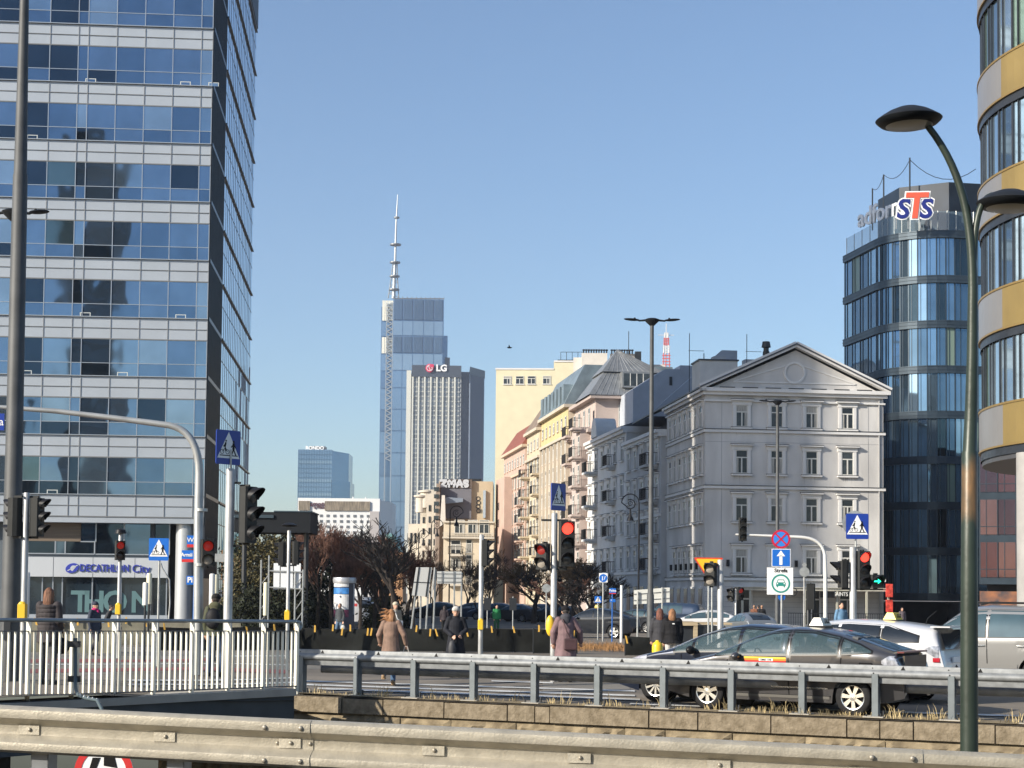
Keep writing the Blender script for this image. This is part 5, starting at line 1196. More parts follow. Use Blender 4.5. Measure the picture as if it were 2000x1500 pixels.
def sag(a, c, s, n=8): return [a.lerp(c, i / n) - Vector((0, 0, s * 4 * (i / n) * (1 - i / n))) for i in range(n + 1)]
for a, c, s in ((m1, m2, .6), (m2, m3, .9), (m3, m4, 1.3)): b.path(sag(a, c, s), .03, 4)
o = b.obj('antenna_masts', MT['darkgrey']); tag(o, 'thin lightning rods linked by a sagging wire on the dark glass roof', 'antenna')
o['label'] = 'thin lightning rods linked by a sagging wire on the dark glass roof'
q = P(1822, 378, YS + 5); b = MB(); b.lathe([(.75, -1.2), (.75, .1), (.6, .5), (.3, .7), (0, .75)], 16); b.lathe([(0, -1.2), (.75, -1.2)], 16); o = b.obj('roof_tank', mat('steel_tank', (.4, .42, .42), .35, .6), loc=q, smooth=50); tag(o, 'small domed steel tank beside the big roof letters', 'tank')

# ------------------------------------------------------------------ round building with gold bands at the right edge
YC = 58.0; rad = 8.6; edge = P(1908, 700, YC); cxx = edge.x + rad * 1.045
rb = thing('round_building', 'round office building with gold and grey metal bands at the right edge', 'office building', (cxx, YC, 0))
Yt = YC - rad * .28
def rz_(py): return P(1912, py, Yt).z
gold = mat('gold_cladding', (.27, .19, .065), .38, .35, .10, .7); silver = mat('silver_cladding', (.25, .24, .235), .35, .4, .06, .6)
b0, p0 = rz_(862), 3.95     # bottom of lowest band
half = [R(a) for a in range(130, 316, 3)]
def arc(b, r, za, zb_, m=0, a0=130, a1=316, st=3):
    A = [R(a) for a in range(a0, a1, st)]
    for i in range(len(A) - 1):
        b.add([(r * math.cos(A[i]), r * math.sin(A[i]), za), (r * math.cos(A[i + 1]), r * math.sin(A[i + 1]), za), (r * math.cos(A[i + 1]), r * math.sin(A[i + 1]), zb_), (r * math.cos(A[i]), r * math.sin(A[i]), zb_)], [(0, 1, 2, 3)], m)
def flatring(b, r0, r1, z, m=0, up=True):
    A = half
    for i in range(len(A) - 1):
        f = (0, 1, 2, 3) if up else (3, 2, 1, 0)
        b.add([(r0 * math.cos(A[i]), r0 * math.sin(A[i]), z), (r1 * math.cos(A[i]), r1 * math.sin(A[i]), z), (r1 * math.cos(A[i + 1]), r1 * math.sin(A[i + 1]), z), (r0 * math.cos(A[i + 1]), r0 * math.sin(A[i + 1]), z)], [f], m)
rn = random.Random(2)
RG = [glass('round_glass_a', (.34, .48, .60), .04, .1), glass('round_glass_b', (.20, .29, .37), .04, .1), glass('round_glass_c', (.50, .64, .74), .05, .1), glass('round_glass_d', (.07, .1, .13), .04, .1)]
for k in range(6):
    z = b0 + k * p0
    for i, a in enumerate(range(129, 310, 12)):
        b = MB(); arc(b, rad, z, z + 1.35, 0, a, a + 13, 3)
        cl = silver if a < 188 else gold
        b.obj('cladding_panel', cl, rb, smooth=30)
    b = MB(); arc(b, rad + .03, z + 1.35, z + 1.42); flatring(b, rad - .6, rad + .03, z + 1.42); flatring(b, rad - .6, rad + .03, z + 1.35, 0, False); arc(b, rad + .02, z - .06, z); flatring(b, rad - .6, rad + .02, z - .06, 0, False); b.obj('band_lip', mat('bronze_edge', (.30, .20, .07), .4, .5), rb, smooth=30)
    b = MB(); arc(b, rad - .05, z - .34, z - .062); b.obj('dark_joint', darkp, rb)
    for i, a in enumerate(range(130, 308, 7)):
        b = MB(); c = rn.choice([0, 1, 2, 0, 2, 4])
        arc(b, rad - .13, z + 1.43, z + p0 - .30, c, a, a + 8, 7)
        for aa, w in ((a, .05), (a + 2.4, .02)):
            t_ = R(aa); d = Vector((math.cos(t_), math.sin(t_))); s_ = Vector((-d.y, d.x)) * w
            q0 = d * (rad - .14); q1 = d * (rad - .09); b.slab([(q0.x - s_.x, q0.y - s_.y), (q1.x - s_.x, q1.y - s_.y), (q1.x + s_.x, q1.y + s_.y), (q0.x + s_.x, q0.y + s_.y)][::1], z + 1.46, z + p0 - .32, 5)
        if k < 5 and a < 270: b.obj('window', RG + [mat('green_glass', (.16, .24, .2), .05, .7), darkp], rb)
b = MB()
n = 60; A = [2 * math.pi * i / n for i in range(n)]
b.slab([((rad - .5) * math.cos(a), (rad - .5) * math.sin(a)) for a in A], b0 - .02, b0 + 6 * p0); b.obj('core', mat('dark_room', (.02, .03, .04), .6), rb)
b = MB(); b.slab([((rad - .1) * math.cos(a), (rad - .1) * math.sin(a)) for a in A], b0 - .5, b0 - .11); b.obj('soffit', mat('soffit_dark', (.07, .07, .075), .4, .2), rb)
b = MB(); q = P(2014, 1000, 54); b.lathe([(.55, -.5), (.55, b0 - .5)], 20, c=(q.x - cxx + .1, 54 - YC, 0)); b.obj('column', mat('column_concrete', (.30, .29, .28), .7, 0, .1, 2), rb, smooth=50)
# added block behind the lamp, right: maroon tint paints the glass building's red reflection
mb = thing('reflection_tint_block', 'added low glass block, a red reflection painted as maroon tint, behind the green lamp', 'building', (P(1912, 1000, 121).x, 121, -.5), -R(17.5))
mar = [glass('maroon_glass', (.13, .07, .085), .06, .2), glass('reflection_tint_b', (.19, .11, .12), .06, .2), glass('reflection_tint_c', (.09, .06, .08), .06, .2)]
b = MB(); b.box(0, 20, 0, 12, 3.4, 16); b.box(.5, 20, 1, 12, 0, 3.4, 1); b.obj('wall', [frame, mat('dark_base', (.018,) * 3)], mb)
for k in range(4):
    for i in range(9):
        b = MB(); xa = .1 + i * 1.25; za = 3.9 + k * 3.05; b.box(xa, xa + 1.2, -.05, 0, za, za + 2.5, 0); b.box(xa + .38, xa + .43, -.11, -.051, za, za + 2.5, 1); b.box(xa + 1.15, xa + 1.2, -.13, -.051, za, za + 2.5, 1); b.box(xa, xa + 1.2, -.10, -.0515, za + .55, za + .6, 1) ; b.obj('window', [mar[(i + k) % 3], frame], mb)
b = MB(); b.box(0, 14, .6, .98, .4, 2.9); b.obj('shop_front', mat('shop_front_mix', (.30, .12, .05), .5, 0, 0, 1.1, col2=(.04, .04, .05)), mb)

# ------------------------------------------------------------------ far high-rises
DV = 1320.
def farX(px, D, py=900): return P(px, py, D).x
def farZ(py, D, px=800): return P(px, py, D).z
vg = [mat('far_glass_' + n, c, .12, .7, .12, .02) for n, c in zip('abc', [(.22, .33, .46), (.15, .24, .36), (.30, .40, .50)])]
vt = thing('skyscraper', 'tallest blue glass skyscraper with a stepped top and a long spire', 'skyscraper', (farX(742, DV), DV, 0), R(2))
X = lambda px: farX(px, DV) - farX(742, DV); Z = lambda py: farZ(py, DV)
lo = mat('louvre_band', (.13, .17, .23), .4, .3, .1, .1); crm = mat('cream_panel', (.72, .70, .60), .5)
b = MB(); b.box(X(740), X(764), 6, 60, 0, Z(597)); b.box(X(764), X(863), 0, 55, 0, Z(584)); b.box(X(863), X(871), 25, 60, 0, Z(645)); b.obj('shaft', vg[1], vt)
specs = []
ys_ = [584, 626, 656, 690, 724, 758, 800, 842, 885, 930, 980, 1030, 1060]
for j in range(len(ys_) - 1):
    za, zc = Z(ys_[j + 1]), Z(ys_[j]); kind = 'louvre' if j in (0, 2) else 'glass'
    for x0, x1 in ((764, 783), (783, 803), (803, 824), (824, 844), (844, 862)):
        b = MB(); 
        if kind == 'louvre':
            b.box(X(x0) + .4, X(x1) - .4, -.8, 0, za + .6, zc - .6, 0)
            n = 9
            for i in range(n): xx = X(x0) + .6 + (X(x1) - X(x0) - 1.2) * i / n; b.box(xx, xx + .3, -1.2, -.81, za + .6, zc - .6, 1)
            b.obj('louvre_panel', [lo, vg[0]], vt)
        else: b.box(X(x0) + .25, X(x1) - .25, -.6, 0, za + .5, zc - .5, 0); b.obj('window_bay', [vg[2] if j in (1, 3) else vg[0]], vt)
    b = MB(); b.box(X(740) + .4, X(763), 5.2, 6, za + .5, zc - .5)
    if j in (0, 2):
        b = MB()
        for i in range(4): xa = X(742) + i * 2.3; b.box(xa, xa + 2.0, 4.8, 6, za + .5, zc - .5)
        b.obj('cream_panel', crm, vt)
    else: b.obj('window_bay', vg[0] if j % 2 else vg[1], vt)
b = MB(); xl = X(757)
for i in range(60): z = Z(900) + (Z(590) - Z(900)) * i / 60; dz = (Z(590) - Z(900)) / 60; s = 1 if i % 2 else -1; b.bar((xl - 2.2 * s, z), (xl + 2.2 * s, z + dz), .7, 3.2, 4.2)
for s in (-1, 1): b.box(xl + s * 2.4 - .35, xl + s * 2.4 + .35, 3.2, 4.2, 0, Z(590))
b.obj('lattice', mat('lattice_grey', (.35, .38, .40), .4, .4), vt)
sx_ = X(769.5)
b = MB(); b.path([(X(764), 2, Z(582)), (X(765), 2, Z(540)), (X(766), 2, Z(510)), (X(767), 2, Z(440)), (X(769.5), 2, Z(379))], [1.6, 1.2, 1.0, .75, .35], 8)
for y in (541, 530): pass
for sgn in (-1, 1): b.path([(X(764) + sgn * 4.2, 2, Z(582)), (X(765) + sgn * 2.6, 2, Z(545)), (X(766) + sgn * 1.6, 2, Z(512))], .5, 5)
for i in range(9): z = Z(580) + (Z(512) - Z(580)) * i / 9; w = 4 - 2.2 * i / 9; dz = (Z(512) - Z(580)) / 9; s = 1 if i % 2 else -1; b.bar((X(765) - s * w, z), (X(765) + s * w, z + dz), .5, 1.6, 2.2)
b.obj('spire', mat('lattice_grey', (.4,) * 3), vt)
for px, y, w in ((765, 565, 4.2), (765.5, 539, 4.0), (766, 512, 4.2), (766.5, 477, 4.4), (768, 424, 2.2)): b = MB(); b.lathe([(0, -.5), (w, -.5), (w, .5), (0, .5)], 16, c=(X(px), 2, Z(y))); b.obj('spire_platform', MT['darkgalv'], vt)
b = MB(); b.cyl((X(764), .5, Z(583)), (X(862), .5, Z(582)), .5, 5)
for px in range(764, 866, 9): b.cyl((X(px), .5, Z(584)), (X(px), .5, Z(579)), .3, 4)
b.box(X(866), X(876), 20, 22, Z(707), Z(690)); b.obj('roof_rail', MT['darkgalv'], vt)

DL = 1043.
ltw = thing('hotel_tower', 'pale ribbed high-rise with a dark crown carrying round red emblem and white letters', 'skyscraper', (farX(792, DL), DL, 0), R(3))
X = lambda px: farX(px, DL) - farX(792, DL); Z = lambda py: farZ(py, DL)
pale = mat('pale_rib', (.62, .62, .56), .6); wgl = mat('far_window_grid', (.24, .27, .30), .3, .5, .35, .12); shl = mat('side_wing_glass', (.10, .15, .23), .35, .4, .1, .1)  # pale ribs, window grid, darker blue glass for the side wing
b = MB(); b.box(X(792), X(899), 0, 32, 0, Z(730)); b.obj('shaft', mat('pale_shaft', (.40, .41, .40), .6), ltw)
b = MB(); b.box(X(792), X(801), -1.6, .0, 0, Z(724)); b.obj('corner_pier', pale, ltw)
for i in range(8):
    x0 = X(803) + (X(897) - X(803)) * i / 8; x1 = X(803) + (X(897) - X(803)) * (i + 1) / 8
    b = MB(); b.box(x0 + .9, x1 - .4, -.3, 0, 0, Z(738), 0); nz_ = 42; H_ = Z(738)
    for k in range(nz_): z = 10 + (H_ - 10) * k / nz_; b.box(x0 + .9, x1 - .4, -.6, -.31, z, z + .8, 1)
    for s in (.36, .66): xx = x0 + (x1 - x0) * s; b.box(xx, xx + .25, -.62, -.305, 10, H_, 1)
    b.obj('window_strip', [wgl, mat('grid_pale', (.42, .43, .41), .6)], ltw); b = MB(); b.box(x0 - .1, x0 + .85, -1.4, 0, 0, Z(736)); b.obj('rib', pale, ltw)
b = MB(); b.box(X(802), X(899), -1.2, 10, Z(736), Z(713)); b.obj('crown', mat('crown_grey', (.07, .085, .11), .4, .2), ltw)
b = MB(); b.box(X(899), X(916), 6, 34, 0, Z(722)); b.obj('link', mat('link_grey', (.20, .22, .26), .6), ltw)
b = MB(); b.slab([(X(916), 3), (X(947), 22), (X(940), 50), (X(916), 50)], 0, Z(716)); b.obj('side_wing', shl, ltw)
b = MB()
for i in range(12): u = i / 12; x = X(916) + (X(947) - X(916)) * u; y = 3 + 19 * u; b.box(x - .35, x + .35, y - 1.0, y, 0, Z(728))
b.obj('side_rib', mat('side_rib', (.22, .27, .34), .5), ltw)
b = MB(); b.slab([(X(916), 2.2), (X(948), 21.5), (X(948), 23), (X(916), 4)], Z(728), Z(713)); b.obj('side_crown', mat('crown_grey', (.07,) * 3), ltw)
cx = X(837); cz = Z(719); k = 2.6
b = MB(); b.disc((cx, cz), k, -2.2, -1.5, 30, 0); b.ring((cx, cz), k * .62, k * .74, -2.6, -2.2, 24, 1)
b.box(cx + k * .0, cx + k * .95, -2.75, -2.61, cz + k * .12, cz + k * .9, 0); b.bar((cx, cz + k * .4), (cx, cz - k * .32), k * .12, -2.6, -2.2, 1); b.bar((cx, cz - k * .32), (cx + k * .35, cz - k * .32), k * .12, -2.6, -2.2, 1); b.bar((cx + k * .32, cz), (cx + k * .72, cz), k * .12, -3.0, -2.76, 1); b.disc((cx - k * .33, cz + k * .28), k * .12, -2.6, -2.2, 12, 1)
b.obj('emblem', [mat('emblem_crimson', (.62, .03, .10), .5), w_], ltw)
text('LG', 5.6, w_, ltw, (X(860), -1.8, cz), depth=.2, bold=.22, name='roof_lettering')

DH = 520.
hb = thing('hotel_block', 'white hotel block with brown top band and small square windows', 'hotel', (farX(584, DH), DH, 0), 0)
X = lambda px: farX(px, DH) - farX(584, DH); Z = lambda py: farZ(py, DH, 650)
hwt = mat('hotel_white', (.70, .70, .69), .7)
b = MB(); b.box(X(583), X(743), 0, 20, 0, Z(973)); b.slab([(X(743), .0), (X(761), 14), (X(761), 30), (X(743), 20)], 0, Z(976)); b.obj('wall', hwt, hb)
b = MB(); b.box(X(585), X(607), -.5, 0, Z(997), Z(979)); b.box(X(636), X(724), -.5, 0, Z(997), Z(979)); b.obj('brown_band', mat('brown_mesh', (.20, .165, .12), .7, 0, .4, .4, stretch=(6, 1, 1)), hb)
text('Hampton', 2.1, mat('dark_script', (.10, .04, .05), .5), hb, (X(621), -.2, Z(985)), depth=.05, bold=.05, italic=.3); text('by Hilton', 1.0, mat('dark_script', (.1,) * 3), hb, (X(626), -.2, Z(991.5)), depth=.05, bold=.03)
b = MB(); b.box(X(724), X(742), -.4, 0, 0, Z(998)); b.obj('grey_panel', mat('warm_grey_panel', (.40, .37, .36), .7), hb)
for r_ in range(5):
    for c in range(10):
        px = 600 + c * 13.1; y = 1005 + r_ * 10.6
        b = MB(); b.box(X(px), X(px + 5.5), -.15, 0, Z(y + 5), Z(y)); b.obj('window', mat('far_window', (.14, .15, .16), .4), hb)
b = MB()
for px in (688, 713): b.box(X(px), X(px + 2), 2, 4, Z(973), Z(969))
b.obj('roof_vent', hwt, hb)

DI = 900.
it = thing('blue_tower', 'distant blue glass tower with rooftop letters and a lower wing', 'office tower', (farX(582, DI), DI, 0))
X = lambda px: farX(px, DI) - farX(582, DI); Z = lambda py: farZ(py, DI, 620)
b = MB(); b.box(X(582), X(648), 0, 30, 0, Z(878), 0); b.slab([(X(648), 0), (X(675), 18), (X(675), 40), (X(648), 30)], 0, Z(880), 1); b.slab([(X(648), -1), (X(679), 16), (X(679), 40), (X(648), 30)], 0, Z(937), 1); b.obj('shaft', [vg[0], vg[1]], it)
for k in range(11):
    z = Z(882 + k * 9); b = MB(); b.box(X(582) + .3, X(648), -.5, 0, z - 1.5, z, 0); b.obj('window_band', vg[2] if k in (2, 6, 9) else vg[0], it)
b = MB()
for i in range(14): x = X(583 + i * 5); b.box(x, x + .3, -.8, -.51, 0, Z(879))
b.obj('mullion', vg[1], it)
b = MB(); b.box(X(602), X(634), 2, 10, Z(878), Z(871)); b.obj('roof_box', MT['darkgalv'], it); text('RONDO', 2.6, w_, it, (X(614), 1, Z(875)), depth=.2, bold=.1, name='roof_lettering'); 

# tan graffiti house group, between high-rise and cream block
DT = 235.
gt = thing('tan_house', 'tan house with graffiti on its blank gable left of the cream block', 'house', (farX(845, DT), DT, -.5))
X = lambda px: farX(px, DT) - farX(845, DT); Z = lambda py: farZ(py, DT, 900) + .5
tanw = plaster('tan_render', (.47, .38, .26)); stonep = plaster('pale_stone', (.56, .51, .43))
b = MB(); b.box(X(857), X(963), 2, 14, 0, Z(938), 0); b.box(X(853), X(860), .0, 2, 0, Z(945), 1); b.slab([(X(853), 0), (X(853), 16), (X(836), 26), (X(836), 24)], 0, Z(950), 1); b.obj('wall', [tanw, mat('brown_stone', (.27, .21, .17), .8)], gt)
b = MB(); b.box(X(859), X(922), 1.4, 1.99, Z(952), Z(935)); b.box(X(861), X(921), 1.5, 1.99, Z(1012), Z(952), 1); b.obj('gable_band', [mat('dark_brown', (.11, .085, .07), .7), mat('gable_grey', (.14, .14, .16), .7)], gt)  # dark brown band with a dark grey sheet below it
text('ZMAS', 1.35, mat('graffiti_silver', (.5, .52, .55), .4), gt, (X(887), 1.3, Z(944)), depth=.02, bold=.12, sx=1.15, name='graffiti')
b = MB(); b.prism([(X(861), Z(985)), (X(905), Z(980)), (X(905), Z(973)), (X(873), Z(971))], .3, 1.49); b.obj('roof', mat('slate_blue', (.22, .26, .32), .5, .2), gt)
b = MB(); b.prism([(X(861), Z(1030)), (X(872), Z(1020)), (X(870), Z(968)), (X(864), Z(968))], -.6, .2); b.obj('gable_wall', white_r, gt)
b = MB(); b.box(X(944), X(949), 1.6, 1.98, Z(1010), Z(956)); b.obj('drain_duct', mat('duct_blue', (.35, .42, .48), .5), gt)
for i in range(4): b = MB(); b.ring((X(934 + (i % 2)), Z(972 + i * 8)), .22, .32, 1.93, 1.99, 10); b.obj('graffiti', MT['darkgrey'], gt)
for i in range(5):
    b = MB(); b.box(X(850 + 0) - .1, X(858), -.12, -.001, Z(960 + i * 14), Z(952 + i * 14)); b.obj('stair_window', HW[1], gt)
b = MB(); 
for i in range(12): b.cyl((X(868 + i * 4), 4, Z(938)), (X(868 + i * 4), 4, Z(932)), .07, 4)
b.box(X(905), X(940), 3, 6, Z(938), Z(932)); b.obj('roof_clutter', MT['darkgrey'], gt)
lt = thing('cream_low_house', 'low cream house with balustrade and white balcony windows in front of the tan gable', 'house', (farX(876, 222), 222, -.5))
X = lambda px: farX(px, 222) - farX(876, 222); Z = lambda py: farZ(py, 222, 900) + .5
b = MB(); b.box(X(868), X(966), 0, 10, 0, Z(1021)); b.obj('wall', plaster('cream_stone', (.60, .52, .40)), lt)
b = MB(); b.box(X(866), X(967), -.6, .2, Z(1052), Z(1049)); b.box(X(866), X(967), -.6, -.4, Z(1042), Z(1041)); [b.box(X(868 + i * 3), X(869.2 + i * 3), -.58, -.42, Z(1049), Z(1042)) for i in range(33)]; b.box(X(866), X(967), -.3, 10, Z(1021), Z(1018)); b.obj('balustrade', stonep, lt)
for px, y in ((899, 1042), (925, 1042), (947, 1042), (892, 1082), (918, 1080), (892, 1110), (918, 1110), (892, 1140), (918, 1140)):
    window(lt, 1.3 if px != 918 else .8, 1.8, 'plain', stonep, (X(px), -.002, Z(y)), 0, alt=px)
for y in (1083, 1111, 1141): balcony(lt, 1.9, .8, (X(892), 0, Z(y)), 0, stonep)
# ornate stone fronts left of it
DO = 262.
of = thing('ornate_house', 'ornate pale stone house with towers and arches, directly below the pale ribbed high-rise', 'house', (farX(822, DO), DO, -.5))
X = lambda px: farX(px, DO) - farX(822, DO); Z = lambda py: farZ(py, DO, 840) + .5
b = MB(); b.box(X(822), X(846), 0, 12, 0, Z(985)); b.box(X(836), X(858), -2.4, 8, 0, Z(958)); b.box(X(797), X(824), 3, 14, 0, Z(1022)); b.obj('wall', stonep, of)
b = MB()
for px, yt, w in ((824, 972, 5), (834, 963, 5.5)): b.lathe([(w * .16, Z(yt + 30)), (w * .16, Z(yt)), (w * .22, Z(yt)), (w * .22, Z(yt - 3)), (0, Z(yt - 6))], 12, c=(X(px), -1.5, 0))
b.obj('turret', stonep, of, smooth=40)
for i, px in enumerate((827, 840, 850)):
    for k in range(6): b = MB(); b.box(X(px), X(px + 4), -2.5 if px > 834 else -.1, -2.401 if px > 834 else -.001, Z(1000 + k * 22), Z(988 + k * 22)); b.obj('window', HW[k % 2], of)
for i in range(3): b = MB(); b.box(X(801 + i * 8), X(805 + i * 8), 2.9, 2.999, Z(1060), Z(1040)); b.obj('window', HW[0], of)
# green domed glass pavilion far behind
gd = thing('domed_pavilion', 'low green glass dome over orange brick behind the bare trees', 'building', (farX(762, 300), 300, -.5))
X = lambda px: farX(px, 300) - farX(762, 300); Z = lambda py: farZ(py, 300, 760) + .5
b = MB(); b.box(X(738), X(790), 0, 10, 0, Z(1078)); b.obj('wall', mat('orange_brick', (.40, .22, .11), .8, 0, .2, .5), gd)
b = MB(); b.lathe([(X(786), Z(1078)), (X(784), Z(1062)), (X(778), Z(1050)), (X(770), Z(1043)), (0, Z(1040))], 20, c=(0, 3, 0)); b.obj('dome', mat('green_dome', (.20, .36, .34), .4, .2, .3, .4), gd, smooth=40)
# ------------------------------------------------------------------ vehicles
def interp(pts, x):
    if x <= pts[0][0]: return pts[0][1]
    for (a, za), (c, zc) in zip(pts[:-1], pts[1:]):
        if x <= c: return za + (zc - za) * (x - a) / (c - a) if c > a else zc
    return pts[-1][1]
def smooth_fn(pts, w=.10):
    def f(x): return sum(interp(pts, x + w * k) * g for k, g in ((-1, .1), (-.66, .15), (-.33, .16), (0, .18), (.33, .16), (.66, .15), (1, .1)))
    return f
CG = mat('car_glass', (.06, .10, .115), .04, .25, .25, 1.2, spec=1.0)
CGD = mat('car_glass_dark', (.02, .025, .03), .05, .2, .2, 2, spec=1.0)
CGT = mat('see_through_car_glass', (.10, .16, .18), .02, .0, spec=1.0); CGT.node_tree.nodes['Principled BSDF'].inputs['Alpha'].default_value = .38
TRIM = mat('car_trim_black', (.012, .012, .013), .35)
def carpaint(name, c, metal=.6): return mat(name, c, .30, metal, 0, coat=.9)
class Car:
    def __init__(s, L, W, top, belt, wheels, rw, plan=None, bot=.20, tumble=.30, n_hood=3.2, n_roof=4.2):
        s.L, s.W, s.wheels, s.rw = L, W, wheels, rw
        s.zt = smooth_fn(top, .09); s.bl = smooth_fn(belt, .15); s.bot = bot; s.tum = tumble; s.plan = plan
        s.nh, s.nr = n_hood, n_roof
    def pw(s, x):
        a = max(0, min(1, x / .75)); c = max(0, min(1, (s.L - x) / .6))
        return s.W * (.76 + .24 * math.sin(a * math.pi / 2)) * (.84 + .16 * math.sin(c * math.pi / 2))
    def zb(s, x):
        z = s.bot + .10 * max(0, 1 - x / .5) + .12 * max(0, 1 - (s.L - x) / .5)
        for wx in s.wheels:
            d = abs(x - wx); ra = s.rw * 1.16
            if d < ra: z = max(z, s.rw + math.sqrt(ra * ra - d * d))
        return z
    def side(s, x, z):
        W = s.pw(x); zt, bl = s.zt(x), min(s.bl(x), s.zt(x) - .06)
        if z <= bl: return W * (1 - .07 * ((bl - z) / (bl - s.bot)) ** 1.6) - .012 * math.exp(-((z - (bl - .16)) / .03) ** 2)
        q = min(1, (z - bl) / (zt - bl)); h = zt - bl
        n = s.nh + (s.nr - s.nh) * min(1, h / .45)
        return max(0, (W - s.tum * (z - bl)) * (1 - q ** n) ** (1 / n))
    def shell(s, N=150, K=26, cuts=(), tops=()):
        b = MB(); rows = []
        for i in range(N + 1):
            x = s.L * i / N; zt = s.zt(x); bl = min(s.bl(x), zt - .06); z0 = min(s.zb(x), zt - .1); pts = []
            for j in range(8): z = z0 + (bl - z0) * j / 8; pts.append((s.side(x, z), z))
            h = zt - bl; n = s.nh + (s.nr - s.nh) * min(1, h / .45)
            for j in range(K - 7):
                th = math.pi / 2 * j / (K - 8); q = math.sin(th) ** (2 / n) if th > 0 else 0; cz = bl + h * q
                y = (s.pw(x) - s.tum * (cz - bl)) * (math.cos(th) ** (2 / n) if th < math.pi / 2 - 1e-6 else 0); pts.append((y, cz))
            rows.append((x, pts))
        M_ = len(rows[0][1])
        for sg in (-1, 1):
            vs = [(x, sg * y, z) for x, pts in rows for y, z in pts]; fs = []
            for i in range(N):
                for j in range(M_ - 1):
                    if cuts or tops:
                        xc = s.L * (i + .5) / N; yc = (rows[i][1][j][0] + rows[i + 1][1][j + 1][0]) / 2; zc = (rows[i][1][j][1] + rows[i + 1][1][j + 1][1]) / 2
                        if any(c[0] < xc < c[1] and interp(c[2], xc) < zc < interp(c[3], xc) for c in cuts) and yc > .3: continue
                        if any(c[0] + .03 < xc < c[1] - .03 and yc < c[2] + (c[3] - c[2]) * (xc - c[0]) / (c[1] - c[0]) - .03 and zc > s.bl(xc) + .02 for c in tops): continue
                    a = i * M_ + j; f = (a, a + M_, a + M_ + 1, a + 1); fs.append(f if sg < 0 else f[::-1])
            for r0 in (0, N): f = tuple(r0 * M_ + j for j in range(M_)); fs.append(f if (sg < 0) == (r0 == 0) else f[::-1])
            b.add(vs, fs)
        return b
    def patch(s, b, x0, x1, lo, hi, off=.004, m=0, n=24, k=5, sides=(-1, 1)):
        """panel following the body side between outlines lo(x), hi(x)"""
        for sg in sides:
            vs = []; fs = []
            for i in range(n + 1):
                x = x0 + (x1 - x0) * i / n; a, c = interp(lo, x), interp(hi, x)
                for j in range(k + 1): z = a + (c - a) * j / k; vs.append((x, sg * (s.side(x, z) + off), z))
            for i in range(n):
                for j in range(k): a = i * (k + 1) + j; f = (a, a + k + 1, a + k + 2, a + 1); fs.append(f if sg < 0 else f[::-1])
            b.add(vs, fs, m)
    def toppatch(s, b, x0, x1, w0, w1, off=.005, m=0, n=14):
        vs = []; fs = []; K = 10
        for i in range(n + 1):
            x = x0 + (x1 - x0) * i / n; w = w0 + (w1 - w0) * i / n; zt = s.zt(x); bl = min(s.bl(x), zt - .06)
            for j in range(K + 1):
                y = w * (2 * j / K - 1); lo, hi = bl, zt
                for _ in range(18):
                    mid_ = (lo + hi) / 2
                    if s.side(x, mid_) > abs(y): lo = mid_
                    else: hi = mid_
                vs.append((x, y, lo + off))
        for i in range(n):
            for j in range(K): a = i * (K + 1) + j; fs.append((a, a + K + 1, a + K + 2, a + 1))
        b.add(vs, fs, m)
    def line(s, b, x0, z0, x1, z1, r=.009, m=0, n=10, sides=(-1, 1)):
        for sg in sides:
            pts = []
            for i in range(n + 1):
                x = x0 + (x1 - x0) * i / n; z = z0 + (z1 - z0) * i / n; pts.append((x, sg * (s.side(x, z) + .002), z))
            b.path(pts, r, 4, m)
def add_wheels(car, root, style, W=None):
    for wx in car.wheels:
        for sg in (-1, 1):
            y = sg * (car.W - .115); r = car.rw
            b = MB(); o = .10
            b.lathe([(r * .66, -o), (r * .90, -o), (r * .98, -o * .8), (r, -o * .5), (r, o * .5), (r * .98, o * .8), (r * .90, o), (r * .66, o)], 32, 0, 'y')
            w = b.obj('wheel', MT['rubber'], root, (wx, y, r), smooth=50)
            b = MB(); f = -1 if sg < 0 else 1; R_ = r * .66
            b.lathe([(R_, f * .10), (R_ * .93, f * .095), (R_ * .90, f * .03), (R_ * .88, f * .01)], 30, 0, 'y')
            n = {'seven': 7, 'ten': 10, 'five': 5, 'plain': 8}[style]; wd = {'seven': .19, 'ten': .10, 'five': .26, 'plain': .16}[style]
            for k in range(n):
                a = 2 * math.pi * k / n + .3; d = Vector((math.cos(a), math.sin(a))); t = Vector((-d.y, d.x))
                p = [d * R_ * .16 - t * R_ * wd * .6, d * R_ * .93 - t * R_ * wd * .95, d * R_ * .93 + t * R_ * wd * .95, d * R_ * .16 + t * R_ * wd * .6]
                ya, yb = sorted((f * .075, f * .095)); b.prism([(q.x, q.y) for q in p], ya, yb)
            b.lathe([(R_ * .30, f * .07), (R_ * .28, f * .10), (0, f * .105)], 16, 0, 'y')
            b.obj('rim', MT['chrome'] if style != 'plain' else mat('dark_alloy', (.25, .25, .25), .35, .7), w, smooth=40)
            b = MB(); b.lathe([(R_ * .9, f * .02), (0, f * .02)], 20, 0, 'y'); b.obj('brake', TRIM, w)
            b = MB(); rr_ = r * 1.17; yy = sorted((sg * (car.W - .26), sg * (car.W - .24))); b.disc((wx, r), rr_, yy[0], yy[1], 26); b.obj('wheel_well', TRIM, root)
def chassis(car, root):
    b = MB(); b.box(.35, car.L - .35, -car.W + .27, car.W - .27, car.bot + .02, .62); b.obj('underbody', TRIM, root)
def car_root(name, label, front_px, foot_px, beta, z=0, loc=None, cat='car', group=None):
    return thing(name, label, cat, loc, -R(beta), group)

BETA = 31.5
